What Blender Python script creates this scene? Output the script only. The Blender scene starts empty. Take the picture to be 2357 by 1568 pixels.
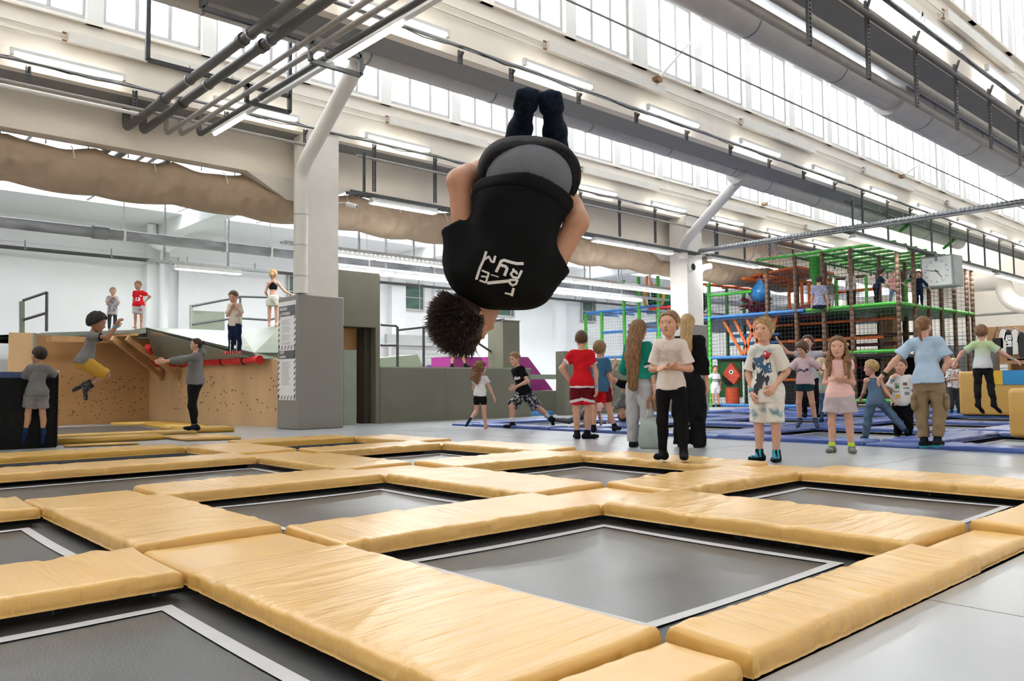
import bpy, bmesh, math, random
import numpy as np
from mathutils import Vector, Matrix
from mathutils.bvhtree import BVHTree
random.seed(7); RNG = np.random.default_rng(7)
SC = bpy.context.scene; COL = SC.collection
# ---------------------------------------------------------------- camera
FPX, W, H = 1847.0, 2357.0, 1568.0
YAW, PITCH, ROLL, CZ = math.radians(47.6), math.radians(3.2), math.radians(-0.5), 0.75
FW = np.array([math.cos(YAW)*math.cos(PITCH), math.sin(YAW)*math.cos(PITCH), math.sin(PITCH)])
_r = np.cross(FW, [0, 0, 1]); _r /= np.linalg.norm(_r); _u = np.cross(_r, FW)
RT = _r*math.cos(ROLL)+_u*math.sin(ROLL); UP = -_r*math.sin(ROLL)+_u*math.cos(ROLL)
cam = bpy.data.cameras.new('camera'); camo = bpy.data.objects.new('camera', cam); COL.objects.link(camo)
camo.matrix_world = Matrix(((RT[0], UP[0], -FW[0], 0), (RT[1], UP[1], -FW[1], 0), (RT[2], UP[2], -FW[2], CZ), (0, 0, 0, 1)))
cam.sensor_fit = 'HORIZONTAL'; cam.sensor_width = 36; cam.lens = 36*FPX/W; cam.clip_end = 300; cam.clip_start = 0.05
SC.camera = camo
# ---------------------------------------------------------------- world: bright overcast sky
wd = bpy.data.worlds.new('sky'); SC.world = wd; wd.use_nodes = True
bg = wd.node_tree.nodes['Background']; bg.inputs[0].default_value = (0.93, 0.97, 1.0, 1); bg.inputs[1].default_value = 4.6
SC.view_settings.view_transform = 'Standard'; SC.view_settings.look = 'None'; SC.view_settings.gamma = 1
SC.view_settings.use_curve_mapping = False; SC.view_settings.exposure = 1.3
# pixel -> place helpers (a pixel gives a direction; the plane it meets gives the distance)
def ray(x, y): return FW+RT*(x-W/2)/FPX-UP*(y-H/2)/FPX
def nrm(v): v = np.array(v, float); return v/(np.linalg.norm(v)+1e-9)
C0 = np.array([0, 0, CZ])
def gz(x, y, z=0.): d = ray(x, y); return C0+d*((z-CZ)/d[2])
def gb(x, y, B): d = ray(x, y); return C0+d*(B/d[1])
def ga(x, y, A): d = ray(x, y); return C0+d*(A/d[0])
def gd(x, y, D): return C0+ray(x, y)*D
def depth(p): return float((np.array(p)-C0)@FW)
# ---------------------------------------------------------------- materials
MATS = {}
def mat(name, col, rough=.5, metal=0., var=.06, scale=6., bump=0., bscale=40., spec=.5, emit=None, estr=0., crease=None, cstr=.4, alpha=None, col2=None, stretch=None, thr=None, coat=0., trans=0.):
    if name in MATS: return MATS[name]
    m = bpy.data.materials.new(name); m.use_nodes = True; N = m.node_tree.nodes; L = m.node_tree.links
    b = N['Principled BSDF']; b.inputs['Roughness'].default_value = rough; b.inputs['Metallic'].default_value = metal
    b.inputs['Specular IOR Level'].default_value = spec; b.inputs['Coat Weight'].default_value = coat
    c = tuple(col)+(1,)
    tc = N.new('ShaderNodeTexCoord'); mp = N.new('ShaderNodeMapping'); L.new(tc.outputs['Object'], mp.inputs[0])
    if stretch: mp.inputs['Scale'].default_value = stretch
    nz = N.new('ShaderNodeTexNoise'); nz.inputs['Scale'].default_value = scale; nz.inputs['Detail'].default_value = 4; L.new(mp.outputs[0], nz.inputs[0])
    rp = N.new('ShaderNodeValToRGB'); L.new(nz.outputs[0], rp.inputs[0])
    if col2 is None:
        a = tuple(max(0, x*(1-var)) for x in col)+(1,); d = tuple(min(1, x*(1+var)) for x in col)+(1,); lo, hi = .3, .7
    else:
        a = c; d = tuple(col2)+(1,); lo, hi = thr or (.45, .55)
    rp.color_ramp.elements[0].color = a; rp.color_ramp.elements[1].color = d
    rp.color_ramp.elements[0].position = lo; rp.color_ramp.elements[1].position = hi
    L.new(rp.outputs[0], b.inputs['Base Color'])
    if bump:
        n2 = N.new('ShaderNodeTexNoise'); n2.inputs['Scale'].default_value = bscale; n2.inputs['Detail'].default_value = 3; L.new(mp.outputs[0], n2.inputs[0])
        bp = N.new('ShaderNodeBump'); bp.inputs['Strength'].default_value = bump; bp.inputs['Distance'].default_value = .01
        L.new(n2.outputs[0], bp.inputs['Height']); L.new(bp.outputs[0], b.inputs['Normal'])
    if crease:
        m2 = N.new('ShaderNodeMapping'); m2.inputs['Scale'].default_value = crease; L.new(tc.outputs['Object'], m2.inputs[0]); n3 = N.new('ShaderNodeTexNoise'); n3.inputs['Scale'].default_value = 1.; n3.inputs['Detail'].default_value = 5; n3.inputs['Distortion'].default_value = .6; L.new(m2.outputs[0], n3.inputs[0])
        b2 = N.new('ShaderNodeBump'); b2.inputs['Strength'].default_value = cstr; b2.inputs['Distance'].default_value = .02; L.new(n3.outputs[0], b2.inputs['Height'])
        if bump: L.new(bp.outputs[0], b2.inputs['Normal'])
        L.new(b2.outputs[0], b.inputs['Normal'])
    if emit: b.inputs['Emission Color'].default_value = tuple(emit)+(1,); b.inputs['Emission Strength'].default_value = estr
    if trans: b.inputs['Transmission Weight'].default_value = trans
    MATS[name] = m; return m
def hx(r, g, b):
    f = lambda v: ((v/255+.055)/1.055)**2.4 if v > 10 else v/255/12.92
    return (f(r), f(g), f(b))
# ---------------------------------------------------------------- mesh collector
class MB:
    def __init__(s): s.v = []; s.f = []; s.m = []; s.n = 0; s.smooth = []
    def add(s, V, F, mi=0, sm=False):
        V = np.asarray(V, float).reshape(-1, 3); s.v.append(V)
        for f in F: s.f.append([i+s.n for i in f]); s.m.append(mi); s.smooth.append(sm)
        s.n += len(V); return s
    def box(s, x0, x1, y0, y1, z0, z1, mi=0):
        V = [(x, y, z) for z in (z0, z1) for y in (y0, y1) for x in (x0, x1)]
        return s.add(V, [(0, 2, 3, 1), (4, 5, 7, 6), (0, 1, 5, 4), (2, 6, 7, 3), (0, 4, 6, 2), (1, 3, 7, 5)], mi)
    def hexa(s, bot, top, mi=0):   # 4 bottom + 4 top corners, same winding
        n = len(bot); V = list(bot)+list(top)
        return s.add(V, [tuple(range(n))[::-1], tuple(range(n, 2*n))]+[(i, (i+1) % n, n+(i+1) % n, n+i) for i in range(n)], mi)
    def prism(s, poly, vec, mi=0):
        poly = [np.array(p, float) for p in poly]; return s.hexa(poly, [p+np.array(vec) for p in poly], mi)
    def bar(s, p, q, w, h=None, mi=0, up=(0, 0, 1)):   # rectangular bar
        p = np.array(p, float); q = np.array(q, float); d = q-p; d /= np.linalg.norm(d); h = h or w
        u = np.array(up, float)
        if abs(d@u) > .95: u = np.array([1., 0, 0])
        a = np.cross(d, u); a /= np.linalg.norm(a); b = np.cross(a, d)
        o = [(-w/2, -h/2), (w/2, -h/2), (w/2, h/2), (-w/2, h/2)]
        return s.hexa([p+a*i+b*j for i, j in o], [q+a*i+b*j for i, j in o], mi)
    def tube(s, pts, r, n=10, mi=0, cap=True):
        pts = [np.array(p, float) for p in pts]; rs = r if isinstance(r, (list, tuple)) else [r]*len(pts)
        V = []; F = []; a = None
        for k, p in enumerate(pts):
            d = (pts[min(k+1, len(pts)-1)]-pts[max(k-1, 0)]); d = d/(np.linalg.norm(d)+1e-9)
            if a is None: a = np.cross(d, [0, 0, 1.]) if abs(d[2]) < .9 else np.cross(d, [1., 0, 0])
            a = a-d*(a@d); a /= np.linalg.norm(a); b = np.cross(d, a)
            for i in range(n):
                t = 2*math.pi*i/n; V.append(p+(a*math.cos(t)+b*math.sin(t))*rs[k])
        for k in range(len(pts)-1):
            for i in range(n): F.append((k*n+i, k*n+(i+1) % n, (k+1)*n+(i+1) % n, (k+1)*n+i))
        s.add(V, F, mi, True)
        if cap:
            s.add(V[:n], [tuple(range(n))[::-1]], mi); s.add(V[-n:], [tuple(range(n))], mi)
        return s
    def sphere(s, c, r, nu=12, nv=8, mi=0):
        r = np.array([r, r, r] if np.isscalar(r) else r, float); c = np.array(c, float); V = []; F = []
        for j in range(nv+1):
            t = math.pi*j/nv
            for i in range(nu):
                p = 2*math.pi*i/nu; V.append(c+r*np.array([math.sin(t)*math.cos(p), math.sin(t)*math.sin(p), -math.cos(t)]))
        for j in range(nv):
            for i in range(nu): F.append((j*nu+i, j*nu+(i+1) % nu, (j+1)*nu+(i+1) % nu, (j+1)*nu+i))
        return s.add(V, F, mi, True)
    def quad(s, a, b, c, d, mi=0): return s.add([a, b, c, d], [(0, 1, 2, 3)], mi)
    def build(s, name, mats, parent=None, loc=None):
        V = np.concatenate(s.v) if s.v else np.zeros((0, 3))
        if loc is not None: V = V-np.array(loc)
        me = bpy.data.meshes.new(name); me.from_pydata(V.tolist(), [], s.f)
        for m in (mats if isinstance(mats, (list, tuple)) else [mats]): me.materials.append(m)
        me.polygons.foreach_set('material_index', s.m); me.polygons.foreach_set('use_smooth', s.smooth); me.update()
        return link(name, me, parent, loc)
def link(name, me, parent=None, loc=None):
    o = bpy.data.objects.new(name, me); COL.objects.link(o)
    if loc is not None: o.location = loc
    if parent is not None: o.parent = parent; o.matrix_parent_inverse = Matrix.Translation(parent.location).inverted() if loc is not None or True else Matrix()
    return o
def tag(o, label=None, cat=None, group=None, kind=None):
    if label: o['label'] = label
    if cat: o['category'] = cat
    if group: o['group'] = group
    if kind: o['kind'] = kind
    return o
def thing(name, loc, label, cat, group=None):
    o = bpy.data.objects.new(name, None); COL.objects.link(o); o.location = [float(x) for x in loc]; o.empty_display_size = .1
    return tag(o, label, cat, group)
def struct(o): o['kind'] = 'structure'; return o
ORD = ['first', 'second', 'third', 'fourth', 'fifth', 'sixth', 'seventh', 'eighth', 'ninth', 'tenth', 'eleventh', 'twelfth', 'thirteenth', 'fourteenth', 'fifteenth', 'sixteenth', 'seventeenth', 'eighteenth', 'nineteenth', 'twentieth', 'twenty-first', 'twenty-second', 'twenty-third', 'twenty-fourth', 'twenty-fifth', 'twenty-sixth', 'twenty-seventh', 'twenty-eighth', 'twenty-ninth', 'thirtieth']
def arc(c, p0, p1, n=6):   # quarter bend points from p0 to p1 with corner c
    c, p0, p1 = map(lambda v: np.array(v, float), (c, p0, p1)); return [(1-t)**2*p0+2*t*(1-t)*c+t*t*p1 for t in np.linspace(0, 1, n)]
def text_mesh(body, size, ext=0.0, align='CENTER', bold=0.0):
    cu = bpy.data.curves.new('lettering', 'FONT'); cu.body = body; cu.size = size; cu.extrude = ext; cu.align_x = align; cu.align_y = 'CENTER'; cu.offset = bold; cu.resolution_u = 3
    o = bpy.data.objects.new('lettering_tmp', cu); COL.objects.link(o)
    bpy.context.view_layer.update()
    me = bpy.data.meshes.new_from_object(o.evaluated_get(bpy.context.evaluated_depsgraph_get()))
    bpy.data.objects.remove(o); bpy.data.curves.remove(cu)
    V = np.zeros(len(me.vertices)*3); me.vertices.foreach_get('co', V); V = V.reshape(-1, 3); F = [tuple(p.vertices) for p in me.polygons]
    bpy.data.meshes.remove(me); return V, F
def text_on(name, body, size, org, xdir, ydir, m, parent=None, align='CENTER', bold=0.0, off=.004):
    V, F = text_mesh(body, size, 0, align, bold); x = np.array(xdir, float); x /= np.linalg.norm(x); y = np.array(ydir, float); y /= np.linalg.norm(y); n = np.cross(x, y)
    b = MB(); b.add(np.array(org)+V[:, :1]*x+V[:, 1:2]*y+n*off, F); return b.build(name, m, parent)
# ================================================================ colours
WHITE = mat('white_paint', (.80, .77, .72), .6, var=.03, scale=3, bump=.15, bscale=8)
WALLW = mat('white_wall_paint', (.92, .92, .92), .35, var=.02, scale=1.5)
SOFF = mat('shaded_soffit_grey', (.24, .235, .23), .6, var=.05)  # beam undersides: their shadow is put into this grey
FRAME = mat('window_frame_paint', (.50, .49, .475), .45, var=.03)
STEEL = mat('galvanised_steel', (.30, .31, .32), .42, .85, var=.15, scale=12)
DARKST = mat('dark_slotted_steel', (.10, .105, .11), .5, .5, var=.1)
PIPEG = mat('grey_painted_pipe', (.33, .31, .28), .45, .1, var=.08)
PIPED = mat('dark_insulated_pipe', (.085, .08, .075), .5, .0, var=.12)
DUCT = mat('duct_sheet_metal', (.60, .58, .55), .40, .1, var=.06, scale=3)
LAMPW = mat('lamp_housing_white', (.75, .74, .71), .4, var=.02)
TUBE = mat('lit_fluorescent_tube', (.9, .9, .88), .4, emit=(1., .97, .90), estr=5.5)
TUBE2 = mat('lit_batten_diffuser', (.9, .9, .9), .4, emit=(.96, .98, 1.), estr=26.)
CREAM = mat('cream_concrete', (.86, .78, .67), .65, var=.03, scale=2.5, bump=.2, bscale=5)
m = bpy.data.materials.new('window_glass'); m.use_nodes = True; N = m.node_tree.nodes; L = m.node_tree.links
for n in list(N): N.remove(n)
out = N.new('ShaderNodeOutputMaterial'); tr = N.new('ShaderNodeBsdfTransparent'); tr.inputs[0].default_value = (.97, .985, 1, 1); gl = N.new('ShaderNodeBsdfGlossy'); gl.inputs['Roughness'].default_value = .05
mx = N.new('ShaderNodeMixShader'); lw = N.new('ShaderNodeLayerWeight'); lw.inputs[0].default_value = .25
mu = N.new('ShaderNodeMath'); mu.operation = 'MULTIPLY'; mu.inputs[1].default_value = .35; L.new(lw.outputs['Fresnel'], mu.inputs[0]); L.new(mu.outputs[0], mx.inputs[0]); L.new(tr.outputs[0], mx.inputs[1]); L.new(gl.outputs[0], mx.inputs[2]); L.new(mx.outputs[0], out.inputs[0])
GLASS = m
# ================================================================ hall shell
XA, XB = -7.0, 46.0          # length of the hall along the roof beams
ROWS = [4.2, 8.75, 13.3, -.35, -4.9]     # glazed roof steps: three in view, two behind the camera
ZS, ZSILL, ZTOP = 5.43, 6.35, 7.95
rown = ['nearest', 'middle', 'farthest']
BAY = 1.775
for k, B in enumerate(ROWS):
    b = MB()
    b.box(XA, XB, B, B+.16, ZS, ZSILL)                       # spandrel
    b.prism([(XA, B+.16, ZSILL), (XA, B-.07, ZSILL), (XA, B-.07, ZSILL+.04), (XA, B+.16, ZSILL+.16)], (XB-XA, 0, 0))    # sloped sill
    w = struct(b.build('wall_roof_step_%d' % (k+1), CREAM))
    b = MB(); b.box(XA, XB, B+.16, B+.72, ZS, ZS+.06); struct(b.build('trim_%d' % (10+k), SOFF))
    b = MB(); b.box(XA, XB, B-.05, B+.22, ZTOP, ZTOP+.28); struct(b.build('trim_%d' % (20+k), WHITE))
    # roof slope rising toward this glazing from the previous gutter
    y0 = B-4.55+.72
    b = MB(); b.prism([(XA, y0, ZS), (XA, B+.2, ZTOP+.28), (XA, B+.2, ZTOP+.42), (XA, y0, ZS+.2)], (XB-XA, 0, 0))
    x = XA+.6
    while x < XB:
        b.prism([(x, y0, ZS+.0), (x, B-.05, ZTOP+.25), (x, B-.05, ZTOP+.05), (x, y0, ZS-.0)], (.12, 0, 0)); x += BAY*4
    rf = struct(b.build('ceiling_slope_%d' % (k+1), WALLW))
    # piers and windows
    off = {0: 1.2, 1: .42, 2: 1.66, 3: 1., 4: 1.}[k]
    n = 0; x = off-BAY*5
    pb = MB(); i = 0
    while x < XB-1:
        wide = (i % 8 == 3)
        pw = .42 if wide else .24
        pb.box(x-pw/2, x+pw/2, B-.06, B+.2, ZSILL+.0, ZTOP+.05)
        vis = k < 3 and ((k == 2 and 1.5 < x < 30) or (k == 1 and 6 < x < 36) or (k == 0 and 9 < x < 24))
        x0, x1 = x+pw/2, x+BAY-.1-(.11 if (i+1) % 8 == 3 else 0)
        n += 1
        if vis:
            f = MB(); z0, z1 = ZSILL+.1, ZTOP-.02; t = .062
            f.box(x0, x1, B+.04, B+.1, z0, z0+t); f.box(x0, x1, B+.04, B+.1, z1-t, z1)
            xs = np.linspace(x0, x1, 4)
            for j, xx in enumerate(xs): f.box(xx-t/2 if 0 < j < 3 else (xx if j == 0 else xx-t), xx+t/2 if 0 < j < 3 else (xx+t if j == 0 else xx), B+.035, B+.105, z0+t, z1-t)
            wo = struct(f.build('window_%d' % (100*(k+1)+n), FRAME, None, (x0, B, z0)))
            for j in range(3):
                p = MB(); p.box(xs[j]+t/2, xs[j+1]-t/2, B+.062, B+.072, z0+t, z1-t); p.build('pane', GLASS, wo)
        x += BAY; i += 1
    struct(pb.build('wall_window_piers_%d' % (k+1), WHITE))
# aisle beyond the last step: lintel beam, flat ceiling, side wall
b = MB(); b.box(XA, XB, 13.95, 14.25, 4.72, 5.49); struct(b.build('trim_30', CREAM))
SKY = [(15.0, 16.1), (18.75, 19.6)]       # two glazed strips in the aisle roof
b = MB()
for ya, yb in ((14.25, 15.0), (16.1, 18.75), (19.6, 22.2)): b.box(XA, XB, ya, yb, 4.97, 5.2)
struct(b.build('ceiling', WALLW))
b = MB()
for x in (0., 7.3, 14.6, 21.9, 29.2, 36.5):
    b.box(x-.2, x+.2, 14.25, 22., 4.62, 4.97)
b.box(XA, XB, 17.2, 17.5, 4.72, 4.97)
struct(b.build('trim_31', WALLW))
for k, (ya, yb) in enumerate(SKY):
    f = MB()
    for x in np.arange(XA, XB, 2.0): f.box(x-.03, x+.03, ya, yb, 5.0, 5.1)
    wo = struct(f.build('window_%d' % (900+k), FRAME))
    for x in np.arange(XA, XB-2, 2.0): MB().box(x+.03, x+1.97, ya, yb, 5.05, 5.06).build('pane', GLASS, wo)
b = MB(); b.box(XA, XB, 22.0, 22.3, 0, 5.2)
b.box(XA, XB, 21.9, 22.0, 4.27, 4.97); b.box(XA, XB, 21.93, 22.0, 4.12, 4.27)
for x in (7.0, 14.6, 22.2, 29.5): b.box(x, x+.55, 21.75, 22.0, 0, 4.97)
for x in (7.85, 16.4): b.box(x, x+.25, 21.85, 22.0, 0, 4.27)
struct(b.build('wall_left', WALLW))
b = MB(); b.box(XA-.3, XA, -9.3, 22.3, 0, 8.4); struct(b.build('wall_right', CREAM))
b = MB(); b.box(XA, XB, -9.3, -9.0, 0, 8.4); struct(b.build('wall_back', CREAM))
XE = 40.
b = MB(); b.box(XE, XE+.3, -9.3, 22.3, 0, 8.3); struct(b.build('wall_far', CREAM))
# windows in the side wall
GREENGL = mat('green_tinted_glass', (.10, .17, .14), .12, var=.25, scale=2, stretch=(1, 1, 6))
for i, (xa, xb, za, zb) in enumerate([(15.1, 15.96, 3.33, 4.14), (19.2, 20.1, 3.33, 4.14), (23.9, 24.65, 3.35, 4.17), (11.1, 12.2, 3.2, 4.05)]):
    f = MB(); t = .06
    f.box(xa-t, xb+t, 21.9, 21.99, za-t, za); f.box(xa-t, xb+t, 21.9, 21.99, zb, zb+t); f.box(xa-t, xa, 21.9, 21.99, za, zb); f.box(xb, xb+t, 21.9, 21.99, za, zb)
    wo = struct(f.build('window_%d' % (i+1), FRAME, None, (xa, 21.95, za)))
    p = MB(); p.box(xa, xb, 21.94, 21.97, za, zb); p.build('pane', GREENGL, wo)
    p = MB(); p.box(xa, xb, 21.925, 21.94, za+.45*(zb-za), za+.45*(zb-za)+.03); p.box(xb-.14, xb-.11, 21.925, 21.94, za, zb); p.build('glazing_bar', FRAME, wo)
# ---------------------------------------------------------------- floor
FLOORM = mat('grey_floor_vinyl', (.40, .405, .41), .26, var=.05, scale=.8, bump=.06, bscale=3, spec=.5)
BLACKM = mat('black_underside', (.004, .004, .004), .9, var=.1)
GX0, GX1, GY0, GY1 = -3.6, 6.35, 1.12, 10.0      # gold trampoline field
BX0, BX1, BY0, BY1 = 9.45, 21.6, -1.5, 12.1      # blue trampoline field
fl = MB(); fl.box(XA, XB+2, -9.3, 22.2, -.62, -.60); fo = struct(fl.build('floor', BLACKM))
def sheets(xs, ys):
    for i in range(len(xs)-1):
        for j in range(len(ys)-1):
            b = MB(); g = .004; b.box(xs[i]+g, xs[i+1]-g, ys[j]+g, ys[j+1]-g, -.03, 0); b.build('floor_sheet', FLOORM, fo)
sheets([-7, -3.6, 0, 2.95, 6.35, 9.45], [-9, -6, -3.2, -1.0, 1.12])
sheets([-7, -3.6], [1.12, 4, 7, 10])
sheets([6.35, 7.9, 9.45], [1.12, 3.2, 5.3, 7.6, 10])
sheets([-7, -3.6, 0, 3.2, 6.35, 7.9, 9.45], [10, 12.1])
sheets([-7, 0, 3.2, 6.35, 9.45], [12.1, 14.5, 18, 22.2])
sheets([9.45, 12, 15, 18, 21.6], [12.1, 14.5, 18, 22.2])
sheets([9.45, 15, 21.6], [-9, -6, -1.5])
sheets([21.6, 26, 31, 36, 46], [-9, -6, -1.5, 4, 8, 12.1, 16, 22.2])
# ================================================================ trampolines
GOLD = mat('gold_vinyl', (.69, .41, .115), .29, var=.06, scale=2.5, bump=.05, bscale=10, spec=.55)
GOLDX = mat('gold_vinyl_crosswise', (.69, .41, .115), .29, var=.06, scale=2.5, bump=.05, bscale=10, spec=.55, crease=(16, 1.6, 4), cstr=.5); GOLDY = mat('gold_vinyl_lengthwise', (.69, .41, .115), .29, var=.06, scale=2.5, bump=.05, bscale=10, spec=.55, crease=(1.6, 16, 4), cstr=.5)
GOLDD = mat('old_gold_vinyl', (.58, .33, .05), .36, var=.06, scale=2, bump=.12, bscale=14)
BLUE = mat('blue_vinyl', (.045, .095, .33), .30, var=.10, scale=2, bump=.12, bscale=14)
BEDM = mat('woven_bed_fabric', (.045, .044, .042), .30, var=.16, scale=5, stretch=(1.2, .35, 1), bump=.10, bscale=120, spec=.55)  # stretched streaks in the colour imitate window reflections on the fabric
BEDB = mat('woven_bed_fabric_far', (.07, .066, .06), .36, var=.14, scale=5, stretch=(1.2, .35, 1), spec=.5)  # same reflection streaks put into the colour
TAPE = mat('bed_border_tape', (.50, .49, .49), .5, var=.04)
WEB = mat('dark_spring_cover', (.028, .03, .033), .55, var=.15)
def pad_mesh(x0, x1, y0, y1, z0, z1, res=.03, seed=0, wr=1., tilt=(0, 0), r=.022):
    rg = np.random.default_rng(seed)
    lx, ly = x1-x0, y1-y0
    def axis(l):
        n = max(3, int(l/res)); c = np.linspace(r, l-r, n); e = r*(1-np.cos(np.linspace(0, math.pi/2, 4)[:-1])); e = np.array([0, .0015, .006, .014])/.022*r
        return np.concatenate([e, c, (l-e)[::-1]])
    ax, ay = axis(lx), axis(ly); X, Y = np.meshgrid(ax, ay, indexing='ij')
    d = np.minimum(np.minimum(X, lx-X), np.minimum(Y, ly-Y)); q = np.clip(1-d/r, 0, 1)
    Z = z1-r*(1-np.sqrt(np.clip(1-q*q, 0, 1)))
    if lx >= ly: T, Cc, Lt, Lc = X, Y, lx, ly
    else: T, Cc, Lt, Lc = Y, X, ly, lx
    for _ in range(int(26*Lt*wr)):
        t0 = rg.uniform(0, Lt); c0 = rg.choice([0, Lc]); sl = rg.normal(0, .35); cu = rg.normal(0, .5); w = rg.uniform(.010, .05); a = rg.uniform(-.0055, .0055)*wr; fl = rg.uniform(.15, .6)
        dc = np.abs(Cc-c0); Z += a*np.exp(-((T-t0-sl*dc-cu*dc*dc)/w)**2)*np.exp(-(dc/(fl*Lc))**2)
    Z += .006*wr*np.sin(T/Lt*math.pi*rg.uniform(1, 3)+rg.uniform(0, 6))*np.sin(Cc/Lc*math.pi)
    Z += tilt[0]*(X/lx-.5)+tilt[1]*(Y/ly-.5)
    nx, ny = X.shape; V = np.stack([X+x0, Y+y0, Z], -1).reshape(-1, 3)
    I = np.arange(nx*ny).reshape(nx, ny); F = np.stack([I[:-1, :-1], I[1:, :-1], I[1:, 1:], I[:-1, 1:]], -1).reshape(-1, 4).tolist()
    ring = np.concatenate([I[:, 0], I[-1, 1:], I[-2::-1, -1], I[0, -2:0:-1]]); n = len(ring); P = V[ring]
    cx_, cy_ = (x0+x1)/2, (y0+y1)/2
    nrm = np.zeros((n, 2)); nrm[:, 0] = np.where(P[:, 0] <= x0+1e-6, -1, np.where(P[:, 0] >= x1-1e-6, 1, 0)); nrm[:, 1] = np.where(P[:, 1] <= y0+1e-6, -1, np.where(P[:, 1] >= y1-1e-6, 1, 0))
    rip = rg.normal(0, .0038, n)*wr
    base = len(V); extra = []
    for k, f in enumerate((.35, .7, 1.0)):
        Q = P.copy(); Q[:, 2] = P[:, 2]*(1-f)+z0*f; bul = (.003*math.sin(f*math.pi))+np.minimum(rip, .004)*math.sin(f*math.pi*.8+.3); Q[:, :2] += nrm*bul[:, None] if np.ndim(bul) else nrm*bul; extra.append(Q)
    V = np.concatenate([V]+extra); prev = ring
    for k in range(3):
        cur = np.arange(n)+base+k*n
        for i in range(n): F.append((prev[(i+1) % n], prev[i], cur[i], cur[(i+1) % n]))
        prev = cur
    F.append(tuple(prev.tolist()))
    return V, F
NPAD = [0]
def pad(name, m, x0, x1, y0, y1, z0, z1, label, group, res=.03, wr=1., tilt=(0, 0), cat='pad'):
    NPAD[0] += 1; V, F = pad_mesh(x0, x1, y0, y1, z0, z1, res, NPAD[0], wr, tilt)
    b = MB(); b.add(V, F, 0, True); o = b.build(name, m, None, ((x0+x1)/2, (y0+y1)/2, z0)); return tag(o, label, cat, group)
def bed(X0_, X1_, Y0_, Y1_, z, label, m=BEDM, inset=.13, tw=.05, dent=None, group='trampoline beds', near=.16):
    x0, x1, y0, y1 = X0_+near, X1_, Y0_+near, Y1_
    # opening rectangle; the bed carries a border tape and a dark spring cover reaching under the pads
    t = thing('trampoline', ((x0+x1)/2, (y0+y1)/2, z), label, 'trampoline', group)
    e = .10; nx = 24
    xs = np.linspace(x0+inset, x1-inset, nx); ys = np.linspace(y0+inset, y1-inset, nx); X, Y = np.meshgrid(xs, ys, indexing='ij')
    def sag(X, Y):
        u = (X-x0)/(x1-x0); v = (Y-y0)/(y1-y0); Z = z-.03*np.sin(np.clip(u, 0, 1)*math.pi)*np.sin(np.clip(v, 0, 1)*math.pi)
        if dent is not None: Z = Z-dent[2]*np.exp(-(((X-dent[0])/.45)**2+((Y-dent[1])/.45)**2))
        return Z
    V = np.stack([X, Y, sag(X, Y)], -1).reshape(-1, 3); I = np.arange(nx*nx).reshape(nx, nx); F = np.stack([I[:-1, :-1], I[1:, :-1], I[1:, 1:], I[:-1, 1:]], -1).reshape(-1, 4).tolist()
    MB().add(V, F, 0, True).build('bed', m, t)
    b = MB()
    for (a0, a1, c0, c1) in [(x0+inset-tw, x1-inset+tw, y0+inset-tw, y0+inset), (x0+inset-tw, x1-inset+tw, y1-inset, y1-inset+tw), (x0+inset-tw, x0+inset, y0+inset, y1-inset), (x1-inset, x1-inset+tw, y0+inset, y1-inset)]:
        n = 20; lx = a1-a0 > c1-c0; V = []; F = []
        for i in range(n):
            s = i/(n-1)
            for j in (0, 1):
                X_ = a0+(a1-a0)*(s if lx else j); Y_ = c0+(c1-c0)*(j if lx else s); V.append((X_, Y_, float(sag(np.array(X_), np.array(Y_)))+.004))
        for i in range(n-1): F.append((2*i, 2*i+2, 2*i+3, 2*i+1) if lx else (2*i, 2*i+1, 2*i+3, 2*i+2))
        b.add(V, F, 0, True)
    b.build('border_tape', TAPE, t)
    b = MB(); i = inset-tw
    for (a0, a1, c0, c1) in [(X0_-e, x1+e, Y0_-e, y0+i), (X0_-e, x1+e, y1-i, y1+e), (X0_-e, x0+i, y0+i, y1-i), (x1-i, x1+e, y0+i, y1-i)]: b.quad((a0, c0, z-.004), (a1, c0, z-.004), (a1, c1, z-.004), (a0, c1, z-.004))
    b.build('spring_cover', WEB, t)
    b = MB()
    for (p, q) in [((x0-.12, y0-.12), (x1+.12, y0-.12)), ((x1+.12, y0-.12), (x1+.12, y1+.12)), ((x1+.12, y1+.12), (x0-.12, y1+.12)), ((x0-.12, y1+.12), (x0-.12, y0-.12))]: b.bar(p+(z-.05,), q+(z-.05,), .05, .05)
    for p in [(x0-.12, y0-.12), (x1+.12, y0-.12), (x1+.12, y1+.12), (x0-.12, y1+.12)]: b.bar(p+(-.6,), p+(z-.05,), .05)
    b.build('frame', BLACKM, t)
    return t
ZB = -.035
SX = [(-.5, 1.155), (1.84, 3.52), (4.22, 5.80)]; SY = [(1.40, 3.10), (3.68, 5.34), (5.95, 7.60), (8.12, 9.5)]
GXs = [(1.155, 1.84), (3.52, 4.22), (5.80, 6.36)]; GYs = [(1.12, 1.40), (3.10, 3.68), (5.34, 5.95), (7.60, 8.12), (9.5, 10.0)]
rn = ['front', 'second', 'third', 'back']; cn = ['left', 'middle', 'right']
for j in range(4):
    for i in range(3):
        if j >= 2 and i == 0: continue
        x0, x1 = SX[i]
        if j >= 2 and i == 1: x0 = -.5
        kind = 'long grey trampoline bed' if (j >= 2 and i == 1) else 'square grey trampoline bed with pale border tape'
        bed(x0, x1, SY[j][0], SY[j][1], ZB, '%s, %s one in the %s gold row' % (kind, cn[i] if j < 2 else ('left', 'left', 'right')[i], rn[j]), dent=(.25, 4.6, .07) if (i == 0 and j == 1) else None)
PG = 'gold pads around the front trampolines'
sn = ['front edge', 'first', 'second', 'third', 'back edge']
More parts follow.
